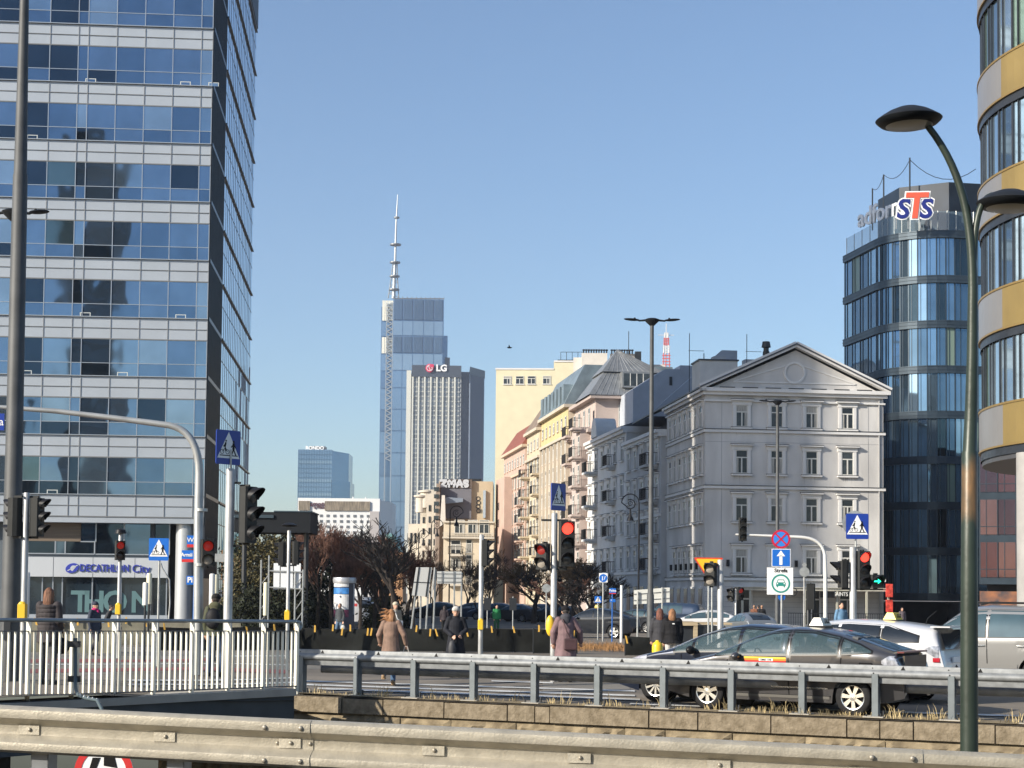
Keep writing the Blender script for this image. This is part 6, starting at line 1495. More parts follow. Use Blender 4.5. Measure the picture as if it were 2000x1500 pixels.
# grey hatchback taxi (nearest)
grey = carpaint('metallic_grey_paint', (.10, .097, .10))
C1 = Car(4.45, .862, [(0, .55), (.04, .70), (.3, .82), (.7, .93), (1.0, 1.00), (1.35, 1.16), (1.75, 1.34), (2.1, 1.445), (2.45, 1.485), (2.8, 1.475), (3.2, 1.415), (3.6, 1.31), (4.0, 1.18), (4.28, 1.10), (4.36, 1.085), (4.40, .86), (4.45, .62)],
         [(0, .60), (.6, .82), (1.2, .95), (2.5, .995), (3.6, 1.02), (4.2, 1.0), (4.45, .95)], (.90, 3.60), .315)
pf = gpt(1372, 1386); pr = gpt(1676, 1397)
d = Vector((math.cos(R(BETA)), -math.sin(R(BETA)), 0)); mid_ = (pf + pr) / 2; nrm = Vector((-d.y, d.x, 0))
o_ = mid_ - d * 2.25 + nrm * .80
def build_car(car, root, paint, wheels='seven', windows=(), seams=(), ws=None, rs=None, extras=None, glassm=None, see=False):
    body = car.shell(220 if see else 150, 34 if see else 26, windows if see else (), [ws] if see else ()).obj('body', paint, root, smooth=35); chassis(car, root); add_wheels(car, root, wheels)
    for (x0, x1, lo, hi) in windows:
        b = MB()
        if see:
            lo1, lo2, hi1, hi2 = [[(p[0], p[1] + q) for p in g] for g, q in ((lo, -.022), (lo, .028), (hi, -.03), (hi, .022))]
            car.patch(b, x0 - .03, x1 + .03, lo1, lo2, .003, k=2); car.patch(b, x0 - .03, x1 + .03, hi1, hi2, .003, k=2); car.patch(b, x0 - .03, x0 + .03, lo1, hi2, .004, n=3); car.patch(b, x1 - .03, x1 + .03, lo1, hi2, .004, n=3)
        else: car.patch(b, x0 - .03, x1 + .03, [(p[0], p[1] - .022) for p in lo], [(p[0], p[1] + .022) for p in hi], .003)
        b.obj('window_seal', TRIM, root, smooth=60)
        b = MB(); car.patch(b, x0, x1, lo, hi, .007); b.obj('window', glassm or CG, root, smooth=60)
    if ws: b = MB(); car.toppatch(b, *ws); b.obj('windscreen', glassm or CG, root, smooth=60)
    if see:
        b = MB(); W_ = car.W - .12
        b.box(1.0, 3.6, -W_, W_, .40, .46); b.box(1.12, 1.60, -W_, W_, .5, .93)
        b.obj('dashboard', TRIM, root)
        for x, n_ in ((2.15, 2), (3.1, 3)):
            for y in ((-.38, .38) if n_ == 2 else (-.45, 0, .45)):
                b = MB(); w = .24 if n_ == 2 else .21; b.X = Matrix.Translation((x, y, .46)); b.box(-.25, .25, -w, w, 0, .22); b.prism([(.16, .1), (.36, .1), (.46, .66), (.32, .68)], -w, w); b.prism([(.36, .68), (.46, .66), (.50, .86), (.40, .88)], -w * .55, w * .55); b.obj('seat', mat('seat_grey', (.09, .095, .10), .9), root)
        b = MB(); b.X = Matrix.Translation((1.72, -.38, .93)) @ Matrix.Rotation(R(65), 4, 'Y'); n_ = 18; pts = [(.17 * math.cos(2 * math.pi * i / n_), .17 * math.sin(2 * math.pi * i / n_), 0) for i in range(n_ + 1)]; b.path(pts, .014, 5); b.obj('steering_wheel', TRIM, root)
        b = MB(); b.box(1.86, 1.90, -.1, .1, 1.22, 1.28); b.obj('rear_mirror', TRIM, root)
    if rs: b = MB(); car.toppatch(b, *rs); b.obj('rear_window', CGD, root, smooth=60)
    b = MB()
    for s_ in seams: car.line(b, *s_)
    if seams: b.obj('door_seam', TRIM, root)
    return body
r1 = thing('grey_taxi', 'dark grey hatchback taxi with red and yellow door stripe nearest the crash barrier', 'car', tuple(o_), -R(BETA))
low = [(1.0, .95), (1.45, .985), (2.5, 1.01), (3.3, 1.035), (3.95, 1.075)]
hi_ = [(1.0, .93), (1.25, 1.06), (1.75, 1.285), (2.1, 1.38), (2.45, 1.415), (2.85, 1.405), (3.3, 1.32), (3.7, 1.20), (3.95, 1.09)]
wins = []
for a, c in ((1.08, 1.47), (1.52, 2.40), (2.48, 3.33), (3.40, 3.92)): wins.append((a, c, low, hi_))
build_car(C1, r1, grey, 'seven', wins, [(1.28, .30, 1.30, .90), (2.44, .30, 2.44, .95), (3.36, .62, 3.40, .98), (1.3, .31, 3.2, .31)], (1.10, 1.98, .66, .56), (3.35, 4.25, .50, .58), glassm=CGT, see=True)
b = MB(); C1.patch(b, 1.62, 2.40, [(0, .895)], [(0, .925)], .005, 0, k=2); C1.patch(b, 1.62, 2.40, [(0, .928)], [(0, .955)], .005, 1, k=2); C1.patch(b, 1.62, 2.40, [(0, .865)], [(0, .892)], .005, 2, k=2); st = b.obj('door_stripe', [mat('stripe_orange', (.75, .22, .02), .4), mat('stripe_yellow', (.80, .55, .05), .4), mat('stripe_red', (.55, .02, .02), .4)], r1)
b = MB(); C1.patch(b, 1.90, 2.16, [(0, .885)], [(0, .93)], .008, sides=(-1,)); b.obj('number_plate_strip', MT['signwhite'], st)
text('72065 1145', .044, MT['signblack'], st, (2.03, -C1.side(2.03, .905) - .014, .907), depth=.001, bold=.001)
b = MB(); C1.patch(b, 1.35, 3.15, [(0, .435)], [(0, .46)], .016, k=2); b.obj('side_moulding', MT['chrome'], r1)
b = MB(); C1.patch(b, 1.32, 3.18, [(0, .26)], [(0, .31)], .012, k=2); b.obj('sill', mat('sill_grey', (.10, .095, .085), .5), r1)
for x in (2.20, 3.12):
    b = MB()
    for sg in (-1, 1): y = sg * (C1.side(x, .84) + .02); b.path([(x - .09, y - sg * .015, .84), (x - .06, y, .845), (x + .06, y, .845), (x + .09, y - sg * .015, .84)], .013, 6)
    b.obj('door_handle', grey, r1, smooth=50)
b = MB()
for sg in (-1, 1): b.ell((1.50, sg * (C1.W + .10), .955), (.07, .11, .075), 14, 8); b.box(1.47, 1.53, min(sg * .80, sg * .9), max(sg * .80, sg * .9), .90, .93)
b.obj('mirror', grey, r1, smooth=50)
tl = mat('tail_lamp_clear', (.45, .46, .50), .2, .3, .4, 14); tr = mat('tail_lamp_red', (.45, .02, .03), .2)
b = MB(); C1.patch(b, 4.10, 4.40, [(4.10, .90), (4.2, .82), (4.40, .78)], [(4.10, .95), (4.22, 1.03), (4.40, 1.03)], .008, 0); C1.patch(b, 4.2, 4.38, [(0, .80)], [(0, .87)], .012, 1); b.obj('tail_lamp', [tl, tr], r1, smooth=50)
b = MB(); b.box(4.385, 4.42, -.58, .58, .72, 1.03); b.obj('hatch_window', CGD, r1)
b = MB(); b.box(4.30, 4.42, -.62, .62, 1.075, 1.10); b.obj('spoiler', mat('spoiler_red', (.12, .02, .02), .3), r1)
b = MB(); C1.line(b, 3.72, .70, 3.72, .90, sides=(-1,)); C1.line(b, 3.94, .70, 3.94, .90, sides=(-1,)); C1.line(b, 3.72, .90, 3.94, .90, sides=(-1,)); C1.line(b, 3.72, .70, 3.94, .70, sides=(-1,)); b.obj('fuel_cap', TRIM, r1)
def taxi_sign(root, x, z, m, w=.42, txt='TAXI'):
    b = MB(); b.slab([(x - .16, -w / 2), (x + .16, -w / 2), (x + .16, w / 2), (x - .16, w / 2)], z - .02, z + .015, 1)
    b.add([(x - .13, -w / 2, z + .015), (x + .13, -w / 2, z + .015), (x + .13, w / 2, z + .015), (x - .13, w / 2, z + .015), (x - .06, -w * .42, z + .15), (x + .06, -w * .42, z + .15), (x + .06, w * .42, z + .15), (x - .06, w * .42, z + .15)], [(0, 1, 5, 4), (1, 2, 6, 5), (2, 3, 7, 6), (3, 0, 4, 7), (4, 5, 6, 7)])
    o = b.obj('taxi_sign', [m, TRIM], root); text(txt, .11, MT['signblack'], o, (x + .12, 0, z + .085), R(90), depth=.004)
taxi_sign(r1, 2.70, 1.49, mat('taxi_white', (.72, .70, .60), .4))
b = MB(); C1.patch(b, .10, .75, [(.1, .62), (.75, .74)], [(.1, .72), (.75, .88)], .006); b.obj('headlight', tl, r1)

# dark navy car behind it
navyp = carpaint('dark_navy_paint', (.018, .024, .042), .4)
C2 = Car(4.55, .88, [(0, .55), (.05, .72), (.35, .86), (.9, .97), (1.15, 1.02), (1.6, 1.25), (2.1, 1.43), (2.6, 1.50), (3.2, 1.48), (3.8, 1.36), (4.2, 1.20), (4.45, 1.05), (4.5, .8), (4.55, .6)],
         [(0, .62), (.8, .88), (1.3, .95), (3, 1.0), (4.2, 1.02), (4.55, .98)], (.88, 3.62), .33)
q = gpt(1283, 1371); o2 = q - d * .88 + nrm * .80
r2 = thing('navy_car', 'dark navy car with ten spoke wheel just behind and ahead of the grey taxi', 'car', tuple(o2), -R(BETA))
l2 = [(1.1, .95), (1.5, .97), (4.1, 1.06)]; h2 = [(1.1, .96), (1.7, 1.25), (2.2, 1.39), (2.7, 1.43), (3.3, 1.40), (4.1, 1.16)]
build_car(C2, r2, navyp, 'ten', [(1.28, 1.62, l2, h2), (1.68, 2.55, l2, h2), (2.62, 3.4, l2, h2), (3.5, 4.0, l2, h2)], [(1.4, .32, 1.42, .93), (2.58, .32, 2.58, .98)], (1.2, 2.05, .68, .58), glassm=CGT, see=True)
b = MB()
for sg in (-1, 1): b.ell((1.66, sg * (C2.W + .11), 1.0), (.08, .12, .08), 14, 8)
b.obj('mirror', TRIM, r2, smooth=50)
b = MB(); C2.line(b, 1.05, .955, 1.75, 1.27, .014); C2.line(b, 1.75, 1.27, 2.3, 1.425, .012); b.obj('chrome_strip', MT['chrome'], r2)
b = MB(); C2.patch(b, .06, .16, [(0, .42)], [(0, .62)], .008); C2.patch(b, .15, .7, [(.15, .68), (.7, .78)], [(.15, .76), (.7, .90)], .007); b.obj('headlight', tl, r2)
# white estate behind
whitep = mat('white_car_paint', (.60, .60, .61), .3, 0, coat=.8)
C3 = Car(4.6, .89, [(0, .6), (.05, .75), (.4, .9), (1.0, 1.03), (1.6, 1.35), (2.1, 1.53), (2.6, 1.58), (3.4, 1.56), (4.1, 1.48), (4.45, 1.43), (4.50, 1.15), (4.56, .9), (4.6, .6)],
         [(0, .66), (1.0, .95), (3, 1.05), (4.3, 1.12), (4.6, 1.0)], (.9, 3.65), .33)
q = G(1846, 1372); o3 = P(1852, 1320, 32.3); o3.z = 0; o3 = o3 - d * 4.5 + nrm * .2
r3 = thing('white_estate_taxi', 'white estate car with yellow roof sign behind the grey taxi', 'car', tuple(o3), -R(BETA))
l3 = [(1.1, 1.02), (4.2, 1.18)]; h3 = [(1.1, 1.04), (1.7, 1.34), (2.2, 1.46), (2.7, 1.49), (3.5, 1.46), (4.2, 1.26)]
build_car(C3, r3, whitep, 'seven', [(1.25, 1.6, l3, h3), (1.68, 2.5, l3, h3), (2.56, 3.35, l3, h3), (3.42, 4.12, l3, h3)], [(2.53, .35, 2.53, 1.02)], (1.15, 2.0, .68, .58), None, glassm=CGD)
b = MB(); b.add([(4.475, -.64, 1.40), (4.475, .64, 1.40), (4.60, .70, 1.04), (4.60, -.70, 1.04)], [(0, 3, 2, 1)]); b.obj('rear_window', CGD, r3)
b = MB(); C3.patch(b, 4.26, 4.50, [(4.26, 1.00), (4.50, .84)], [(4.26, 1.05), (4.38, 1.10), (4.50, 1.10)], .012, 0); C3.patch(b, 4.40, 4.52, [(0, .80)], [(0, .88)], .018, 1); b.obj('tail_lamp', [tl, tr], r3, smooth=50)
b = MB(); b.slab([(4.3, -.66), (4.66, -.60), (4.66, .60), (4.3, .66)], 1.445, 1.47); b.obj('spoiler', whitep, r3)
b = MB(); b.box(4.595, 4.62, -.25, .25, .78, .89); b.obj('number_plate', MT['signwhite'], r3)
b = MB(); b.path([(4.1, -.3, 1.5), (4.14, -.3, 1.62), (4.3, -.3, 1.75)], .008, 5); b.obj('aerial', TRIM, r3)
taxi_sign(r3, 3.35, 1.56, mat('taxi_yellow', (.78, .55, .04), .4))
# silver off-roader at right
silv = carpaint('silver_paint', (.42, .41, .39), .6)
C4 = Car(4.9, .95, [(0, .7), (.05, .95), (.3, 1.08), (1.2, 1.18), (1.4, 1.24), (1.75, 1.55), (2.1, 1.80), (2.6, 1.86), (4.2, 1.84), (4.65, 1.76), (4.8, 1.3), (4.85, .9), (4.9, .6)],
         [(0, .8), (.8, 1.08), (2, 1.12), (4.7, 1.17), (4.9, 1.1)], (.95, 3.75), .39, bot=.34, tumble=.22)
o4 = P(1829, 1290, 37.0); o4.z = 0; o4 = o4 - d * 1.45 + nrm * .55
r4 = thing('silver_off_roader', 'large silver off-road estate partly hidden by the green lamp at the right edge', 'car', tuple(o4), -R(BETA))
l4 = [(1.4, 1.16), (4.7, 1.21)]; h4 = [(1.4, 1.2), (1.85, 1.56), (2.2, 1.71), (2.7, 1.75), (4.2, 1.74), (4.7, 1.62)]
build_car(C4, r4, silv, 'seven', [(1.62, 2.62, l4, h4), (2.70, 3.60, l4, h4), (3.68, 4.55, l4, h4)], [(2.66, .5, 2.66, 1.14), (3.64, .8, 3.64, 1.16)], (1.45, 2.1, .76, .62))
for x in (2.5, 3.42):
    b = MB()
    for sg in (-1, 1): y = sg * (C4.side(x, 1.0) + .03); b.path([(x - .12, y - sg * .03, 1.0), (x - .09, y, 1.0), (x + .09, y, 1.0), (x + .12, y - sg * .03, 1.0)], .018, 6)
    b.obj('door_handle', MT['chrome'], r4, smooth=50)
b = MB()
for sg in (-1, 1): b.path([(2.1, sg * .62, 1.86), (2.3, sg * .64, 1.91), (4.2, sg * .64, 1.90), (4.4, sg * .62, 1.83)], .02, 6)
b.obj('roof_rail', TRIM, r4, smooth=50)
b = MB(); C4.patch(b, 1.2, 3.3, [(0, .50)], [(0, .62)], .02, k=2); b.obj('side_moulding', silv, r4)

# generic far cars
def far_car(label, px, Y, paint, beta, car, name='parked_car', taxi=None, group='cars waiting and parked on the far side', lights=False, wheels='plain', detail=True):
    x = P(px, 1200, Y).x; dd = Vector((math.cos(R(beta)), -math.sin(R(beta)), 0)); loc = Vector((x, Y, gz(x, Y))) - dd * car.L / 2
    t = thing(name, label, 'car', tuple(loc), -R(beta), group)
    sc = C2 if car is C2 else car
    build_car(car, t, paint, wheels, [(1.3, 1.62, l2, h2), (1.68, 2.55, l2, h2), (2.62, 3.4, l2, h2), (3.5, 3.95, l2, h2)] if car is C2 else [(1.62, 2.62, l4, h4), (2.70, 3.60, l4, h4)], [], (1.2, 2.05, .68, .58) if car is C2 else (1.45, 2.1, .76, .62), (3.6, 4.35, .5, .5) if car is C2 else None)
    if taxi: taxi_sign(t, 2.4, 1.5 if car is C2 else 1.86, taxi)
    if lights:
        b = MB(); car.patch(b, .12, .6, [(.12, .62), (.6, .70)], [(.12, .74), (.6, .84)], .008); b.obj('headlight', mat('lit_headlight', (.8, .85, .9), .3, emit=(.85, .92, 1), es=2.2), t)
    return t
blk = carpaint('black_paint', (.008, .011, .018), .2)
C5 = Car(4.7, .96, [(0, .6), (.05, .85), (.3, 1.02), (1.1, 1.13), (1.35, 1.2), (1.8, 1.48), (2.2, 1.62), (2.7, 1.66), (3.3, 1.60), (3.9, 1.44), (4.4, 1.26), (4.55, 1.22), (4.62, .9), (4.7, .6)],
         [(0, .75), (.8, 1.0), (2, 1.08), (4.3, 1.14), (4.7, 1.05)], (.93, 3.72), .38, bot=.28)
x = P(1163, 1200, 92).x; dd = Vector((math.cos(R(22)), -math.sin(R(22)), 0)); loc = Vector((x, 92, gz(x, 92))) - dd * 2.35
t = thing('black_coupe_taxi', 'black sloping-roof taxi with yellow roof sign behind the dry verge', 'car', tuple(loc), -R(22))
l5 = [(1.3, 1.1), (4.2, 1.2)]; h5 = [(1.3, 1.12), (1.85, 1.42), (2.3, 1.54), (2.8, 1.57), (3.4, 1.49), (4.2, 1.26)]
build_car(C5, t, blk, 'five', [(1.6, 2.5, l5, h5), (2.56, 3.5, l5, h5), (3.55, 4.0, l5, h5)], [], (1.4, 2.2, .72, .6), (3.4, 4.3, .55, .55), glassm=CGD)
taxi_sign(t, 2.5, 1.66, mat('taxi_yellow', (.78, .55, .04), .4), .5)
b = MB(); C5.patch(b, .1, .6, [(.1, .66), (.6, .76)], [(.1, .78), (.6, .90)], .008); b.obj('headlight', tl, t)
b = MB(); [b.ell((1.66, sg * 1.06, 1.1), (.09, .12, .08), 10, 6) for sg in (-1, 1)]; b.obj('mirror', blk, t)
dkc = carpaint('charcoal_paint', (.03, .033, .04), .3); grc = carpaint('mid_grey_paint', (.20, .22, .24), .4); blc = carpaint('blue_car_paint', (.03, .05, .09), .3); rdc = carpaint('dark_red_paint', (.12, .02, .02), .3)
far_car('black car with lit headlight right behind the black taxi', 1240, 106, blk, 35, C2, lights=True)
far_car('dark blue car with lit headlight behind the tall grey lamp and the two women', 1305, 112, blc, 20, C4, lights=True)
far_car('white car roof visible between the wooden crate and the give way sign', 1371, 104, whitep, 10, C2)
far_car('grey saloon seen from the front below the two people at the house door', 1462, 92, grc, 78, C2)
far_car('blue parked car right of the woman in the black coat', 917, 150, blc, 8, C2)
far_car('dark parked car farthest left of the line, left of the woman in the black coat', 850, 152, dkc, 10, C2)
far_car('dark parked car left of the green clad worker', 965, 148, blc, 15, C2)
far_car('grey parked car just right of the green clad worker', 1008, 140, dkc, 40, C2)
far_car('dark blue parked car second right of the green clad worker', 1052, 142, blc, 35, C2)
far_car('grey blue parked car left of the man in the mauve jacket', 1084, 138, dkc, 30, C2)
# white ambulance-like van by the advertising column
VN = Car(5.0, .98, [(0, .7), (.05, .95), (.5, 1.15), (.9, 1.5), (1.3, 1.85), (1.8, 2.0), (4.6, 2.0), (4.9, 1.95), (4.95, 1.2), (5.0, .6)], [(0, .8), (.6, 1.1), (4.9, 1.2), (5.0, 1.1)], (.95, 3.9), .34, bot=.3, tumble=.12, n_roof=6)
x = P(703, 1200, 118).x; t = thing('white_van', 'white van with red stripe right of the advertising column', 'van', (x + 2.2, 118, gz(x, 118)), R(180 - 12))
build_car(VN, t, whitep, 'plain', [(1.1, 1.9, [(1.1, 1.25)], [(1.1, 1.45), (1.35, 1.75), (1.9, 1.80)])], [], (.75, 1.35, .8, .7), glassm=CGD)
b = MB(); VN.patch(b, 2.2, 4.6, [(0, 1.35)], [(0, 1.55)], .008); b.obj('stripe', MT['red'], t)
# ------------------------------------------------------------------ people
def remesh(o, vox, sm=2):
    md = o.modifiers.new('remesh', 'REMESH'); md.mode = 'VOXEL'; md.voxel_size = vox; md.use_smooth_shade = True
    if sm: s = o.modifiers.new('smooth', 'SMOOTH'); s.factor = .5; s.iterations = sm
    return o
def limb(b, pts, rad, n=10):
    pts = [Vector(p) for p in pts]; b.path(pts, rad, n)
    for p, r in zip(pts, rad): b.ell(p, (r, r, r), n, 6)
def torso(b, secs):      # secs: (center, rx, ry)
    for i in range(len(secs) - 1):
        (c0, a0, e0), (c1, a1, e1) = secs[i], secs[i + 1]; c0, c1 = Vector(c0), Vector(c1)
        vs = []; n = 16
        for c, a, e in ((c0, a0, e0), (c1, a1, e1)):
            for k in range(n): t = 2 * math.pi * k / n; vs.append((c.x + a * math.cos(t), c.y + e * math.sin(t), c.z))
        b.add(vs, [(k, (k + 1) % n, n + (k + 1) % n, n + k) for k in range(n)] + [tuple(range(n - 1, -1, -1)), tuple(range(n, 2 * n))])
def person(label, loc, rz, h=1.68, jacket=(.03, .03, .035), trousers=(.04, .045, .06), shoes=(.02, .02, .02), hair=(.08, .04, .025), hairlen=.25, hat=None, arms=None, legs=None, lean=0.0, coat=.0, puff=0.0, quilt=False, hood=None, bag=None, scarf=None, face=False, vox=.012, group='people walking and waiting', head_y=0.0, jname='jacket', extras=None):
    t = thing('person', label, 'person', tuple(loc), rz, group); s = h / 1.70; t.scale = (s, s, s)
    ly = lambda z: -lean * max(0, z - .9)     # leaning forward = towards -y
    L = arms or {}
    arms_ = {}
    for sd, k in ((-1, 'L'), (1, 'R')):
        e, w = L.get(k, ((sd * .215, .02, 1.13), (sd * .205, -.05, .87)))
        arms_[k] = (Vector((sd * .155, ly(1.38), 1.385)), Vector(e) + Vector((0, ly(1.1), 0)), Vector(w) + Vector((0, ly(1.1), 0)))
    G_ = legs or {}
    legs_ = {}
    for sd, k in ((-1, 'L'), (1, 'R')):
        kn, an = G_.get(k, ((sd * .095, -.01, .50), (sd * .10, .02, .085)))
        legs_[k] = (Vector((sd * .09, 0, .92)), Vector(kn), Vector(an))
    hc = Vector((0, ly(1.58) - .015 + head_y, 1.585))
    b = MB()
    torso(b, [((0, 0, .84), .155, .105), ((0, 0, .95), .165, .115), ((0, ly(1.1), 1.08), .135, .095), ((0, ly(1.25), 1.25), .16, .105), ((0, ly(1.36), 1.36), .165, .095), ((0, ly(1.42), 1.42), .09, .07)])
    limb(b, [(0, ly(1.40), 1.38), (0, ly(1.5) - .005, 1.50)], [.06, .052]); b.ell(hc, (.075, .094, .112), 16, 12); b.ell(hc + Vector((0, -.045, -.055)), (.052, .050, .060), 12, 8)
    b.ell(hc + Vector((0, -.098, -.018)), (.013, .018, .024), 8, 6); [b.ell(hc + Vector((sg * .078, .005, -.01)), (.012, .02, .032), 8, 6) for sg in (-1, 1)]
    for k in 'LR':
        sh, el, wr = arms_[k]; sd = -1 if k == 'L' else 1
        limb(b, [sh, el, wr], [.048, .040, .028])
        fd = (wr - el).normalized(); sd_v = Vector((0, -1, 0)).cross(fd)
        if sd_v.length < .2: sd_v = Vector((1, 0, 0)).cross(fd)
        sd_v.normalize(); nv = fd.cross(sd_v).normalized()
        pc = wr + fd * .05
        rm = Matrix((nv, sd_v, fd)).transposed(); b.ell(pc, (.016, .038, .052), 10, 8, rot=rm)
        for i in range(4):
            o0 = wr + fd * .085 + sd_v * (-.030 + .02 * i); ln = (.055, .066, .062, .048)[i]
            limb(b, [o0, o0 + fd * ln * .5 + nv * .010, o0 + fd * ln * .85 + nv * .028], [.0095, .009, .0078], 6)
        th = wr + fd * .03 + sd_v * .032; limb(b, [th, th + sd_v * .022 + fd * .028, th + sd_v * .026 + fd * .055 + nv * .01], [.011, .0105, .009], 6)
        hp, kn, an = legs_[k]; limb(b, [hp, kn, an], [.080, .052, .036])
        fdir = Vector((0, -1, 0)); sl_ = (kn - an).normalized(); 
        limb(b, [an + Vector((0, .02, -.03)), an + Vector((0, -.13, -.055))], [.034, .026], 8)
    remesh(b.obj('body', MT['skin'], t), max(.009, vox * .8), 1)
    # trousers
    tm = mat('trousers_%d' % (hash(trousers) % 9999), trousers, .85, 0, .22, 5, .6, 9)
    b = MB(); torso(b, [((0, 0, .82), .165, .12), ((0, 0, .94), .178, .128), ((0, 0, 1.02), .165, .12)])
    for k in 'LR': hp, kn, an = legs_[k]; limb(b, [hp, kn, an + (kn - an) * .02], [.098, .070, .058])
    remesh(b.obj('trousers', tm, t), vox, 1)
    sm_ = mat('shoes_%d' % (hash(shoes) % 9999), shoes, .6)
    for k in 'LR':
        hp, kn, an = legs_[k]; b = MB(); b.ell(an + Vector((0, .01, -.02)), (.050, .062, .06), 12, 8); b.ell(an + Vector((0, -.085, -.042)), (.045, .115, .038), 12, 8); b.box(an.x - .045, an.x + .045, an.y - .19, an.y + .06, an.z - .085, an.z - .062); remesh(b.obj('shoe', sm_, t), .012, 1)
    # jacket / coat
    jm = mat('%s_%d' % (jname, hash(jacket) % 9999), jacket, .8 if puff else .9, 0, .28, 5, .9, 7)
    b = MB(); p = puff; zc = 1.0 - .16 - coat
    secs = [((0, 0, zc), .185 + p + coat * .10, .145 + p + coat * .06), ((0, 0, .92), .172 + p * .7, .135 + p * .7), ((0, ly(1.1), 1.10), .155 + p * .7, .120 + p * .7), ((0, ly(1.25), 1.25), .168 + p * .7, .125 + p * .7), ((0, ly(1.36), 1.36), .165 + p * .5, .118 + p * .6), ((0, ly(1.43), 1.435), .10, .085), ((0, ly(1.47), 1.48), .075, .07)]
    torso(b, secs)
    if quilt:
        for i in range(9): z = zc + .02 + i * (1.40 - zc) / 9; b.path([(0, ly(z), z - .004), (0, ly(z), z + .004)], [.001, .001], 4) if False else torso(b, [((0, ly(z), z), .174 + p * .7, .137 + p * .7), ((0, ly(z), z + (1.40 - zc) / 14), .174 + p * .7, .137 + p * .7)])
    for k in 'LR': sh, el, wr = arms_[k]; limb(b, [sh, el, wr + (el - wr) * .08], [.066 + p * .6, .054 + p * .5, .044 + p * .4])
    remesh(b.obj(jname, jm, t), vox, 1 if quilt else 2)
    if hood: b = MB(); b.ell((0, ly(1.45) + .07, 1.46), (.13, .10, .09), 14, 8); b.ell((0, ly(1.40) + .11, 1.38), (.10, .06, .12), 14, 8); remesh(b.obj('hood', mat('hood_%d' % (hash(hood) % 9999), hood, .9, 0, .2, 6), t), vox, 1)
    if hair:
        hm = mat('hair_%d' % (hash(hair) % 9999), hair, .55, 0, .45, 9, .6, 40, stretch=(6, 6, .6))
        b = MB(); b.ell(hc + Vector((0, .018, .022)), (.082, .095, .103), 16, 10)
        if hairlen > .05:
            n = 9; rr_ = random.Random(hash(label) % 100)
            for i in range(n):
                a = R(-10 + 200 * i / (n - 1)); x = .062 * math.cos(a); y = .05 * math.sin(a) + .025; l = hairlen * rr_.uniform(.85, 1.1)
                limb(b, [hc + Vector((x, y, .04)), hc + Vector((x * 1.15, y * 1.2 + .01, -.12)), hc + Vector((x * 1.1, y * 1.2 + .02, -.12 - l))], [.030, .030, .012], 8)
        remesh(b.obj('hair', hm, t), .011, 0)
    if hat: b = MB(); b.ell(hc + Vector((0, .008, .052)), (.096, .108, .085), 16, 10); b.path([hc + Vector((0, .005, .022)), hc + Vector((0, .005, .05))], [.10, .10], 18); remesh(b.obj('hat', mat('hat_%d' % (hash(hat) % 9999), hat, .95, 0, .25, 9, .5, 30), t), .012, 1)
    if scarf: b = MB(); b.ell((0, ly(1.48) - .01, 1.47), (.105, .10, .055), 14, 8); b.ell((.03, ly(1.4) - .10, 1.40), (.05, .04, .08), 10, 6); remesh(b.obj('scarf', mat('scarf_pink', scarf, .9, 0, .2, 9), t), .014, 1)
    if face:
        b = MB(); [b.ell(hc + Vector((sg * .031, -.088, .008)), (.011, .006, .007), 8, 5) for sg in (-1, 1)]; b.ell(hc + Vector((0, -.094, -.058)), (.022, .006, .006), 8, 5, 1); [b.ring((hc.x + sg * .033, hc.z + .008), .020, .025, hc.y - .105, hc.y - .101, 12, 0) for sg in (-1, 1)]; b.obj('face_details', [MT['signblack'], mat('lips', (.35, .10, .09), .5)], t)
    if extras: extras(t, arms_, hc, ly)
    return t
def at(px, py): return gpt(px, py)
def bag_(kind, col, side=1, z=.78, size=(.13, .07, .16), y=-.02, x=None):
    def f(t, A, hc, ly):
        m = mat('bag_%d' % (hash(col) % 9999), col, .6, 0, .15, 6)
        b = MB()
        if kind == 'pack':
            b.ell((0, .22, 1.20), (.16, .11, .22), 16, 10); b.ell((0, .30, 1.10), (.12, .05, .10), 12, 8); o = remesh(b.obj('backpack', m, t), .013, 1)
            b = MB(); [b.path([(sg * .11, .16, 1.36), (sg * .12, .03, 1.47), (sg * .12, -.12, 1.36), (sg * .13, -.13, 1.15)], .017, 6) for sg in (-1, 1)]; b.obj('strap', m, o); b = MB(); b.box(-.03, .03, .352, .356, 1.17, 1.19); b.obj('patch', MT['signwhite'], o)
        elif kind == 'hand':
            w = A['L' if side < 0 else 'R'][2]; c = Vector((w.x, w.y - .02, w.z - .30)); b.ell(c, size, 12, 8); o = b.obj('handbag', m, t, smooth=50); b = MB(); b.path([c + Vector((-.06, 0, .12)), w + Vector((-.03, 0, -.05)), w + Vector((.03, 0, -.05)), c + Vector((.06, 0, .12))], .008, 5); b.obj('strap', m, o)
        elif kind == 'cross':
            c = Vector((side * .15, y, z)); b.box(c.x - size[0], c.x + size[0], c.y - size[1], c.y + size[1], c.z - size[2], c.z + size[2]); o = remesh(b.obj('shoulder_bag', m, t), .013, 3)
            b = MB(); b.path([c + Vector((0, .02 if y > 0 else -.02, size[2])), (0, y * 1.05 if y > 0 else y, 1.15), (-side * .13, .10 if y > 0 else -.10, 1.42)], .014, 6); b.obj('strap', m, o)
    return f
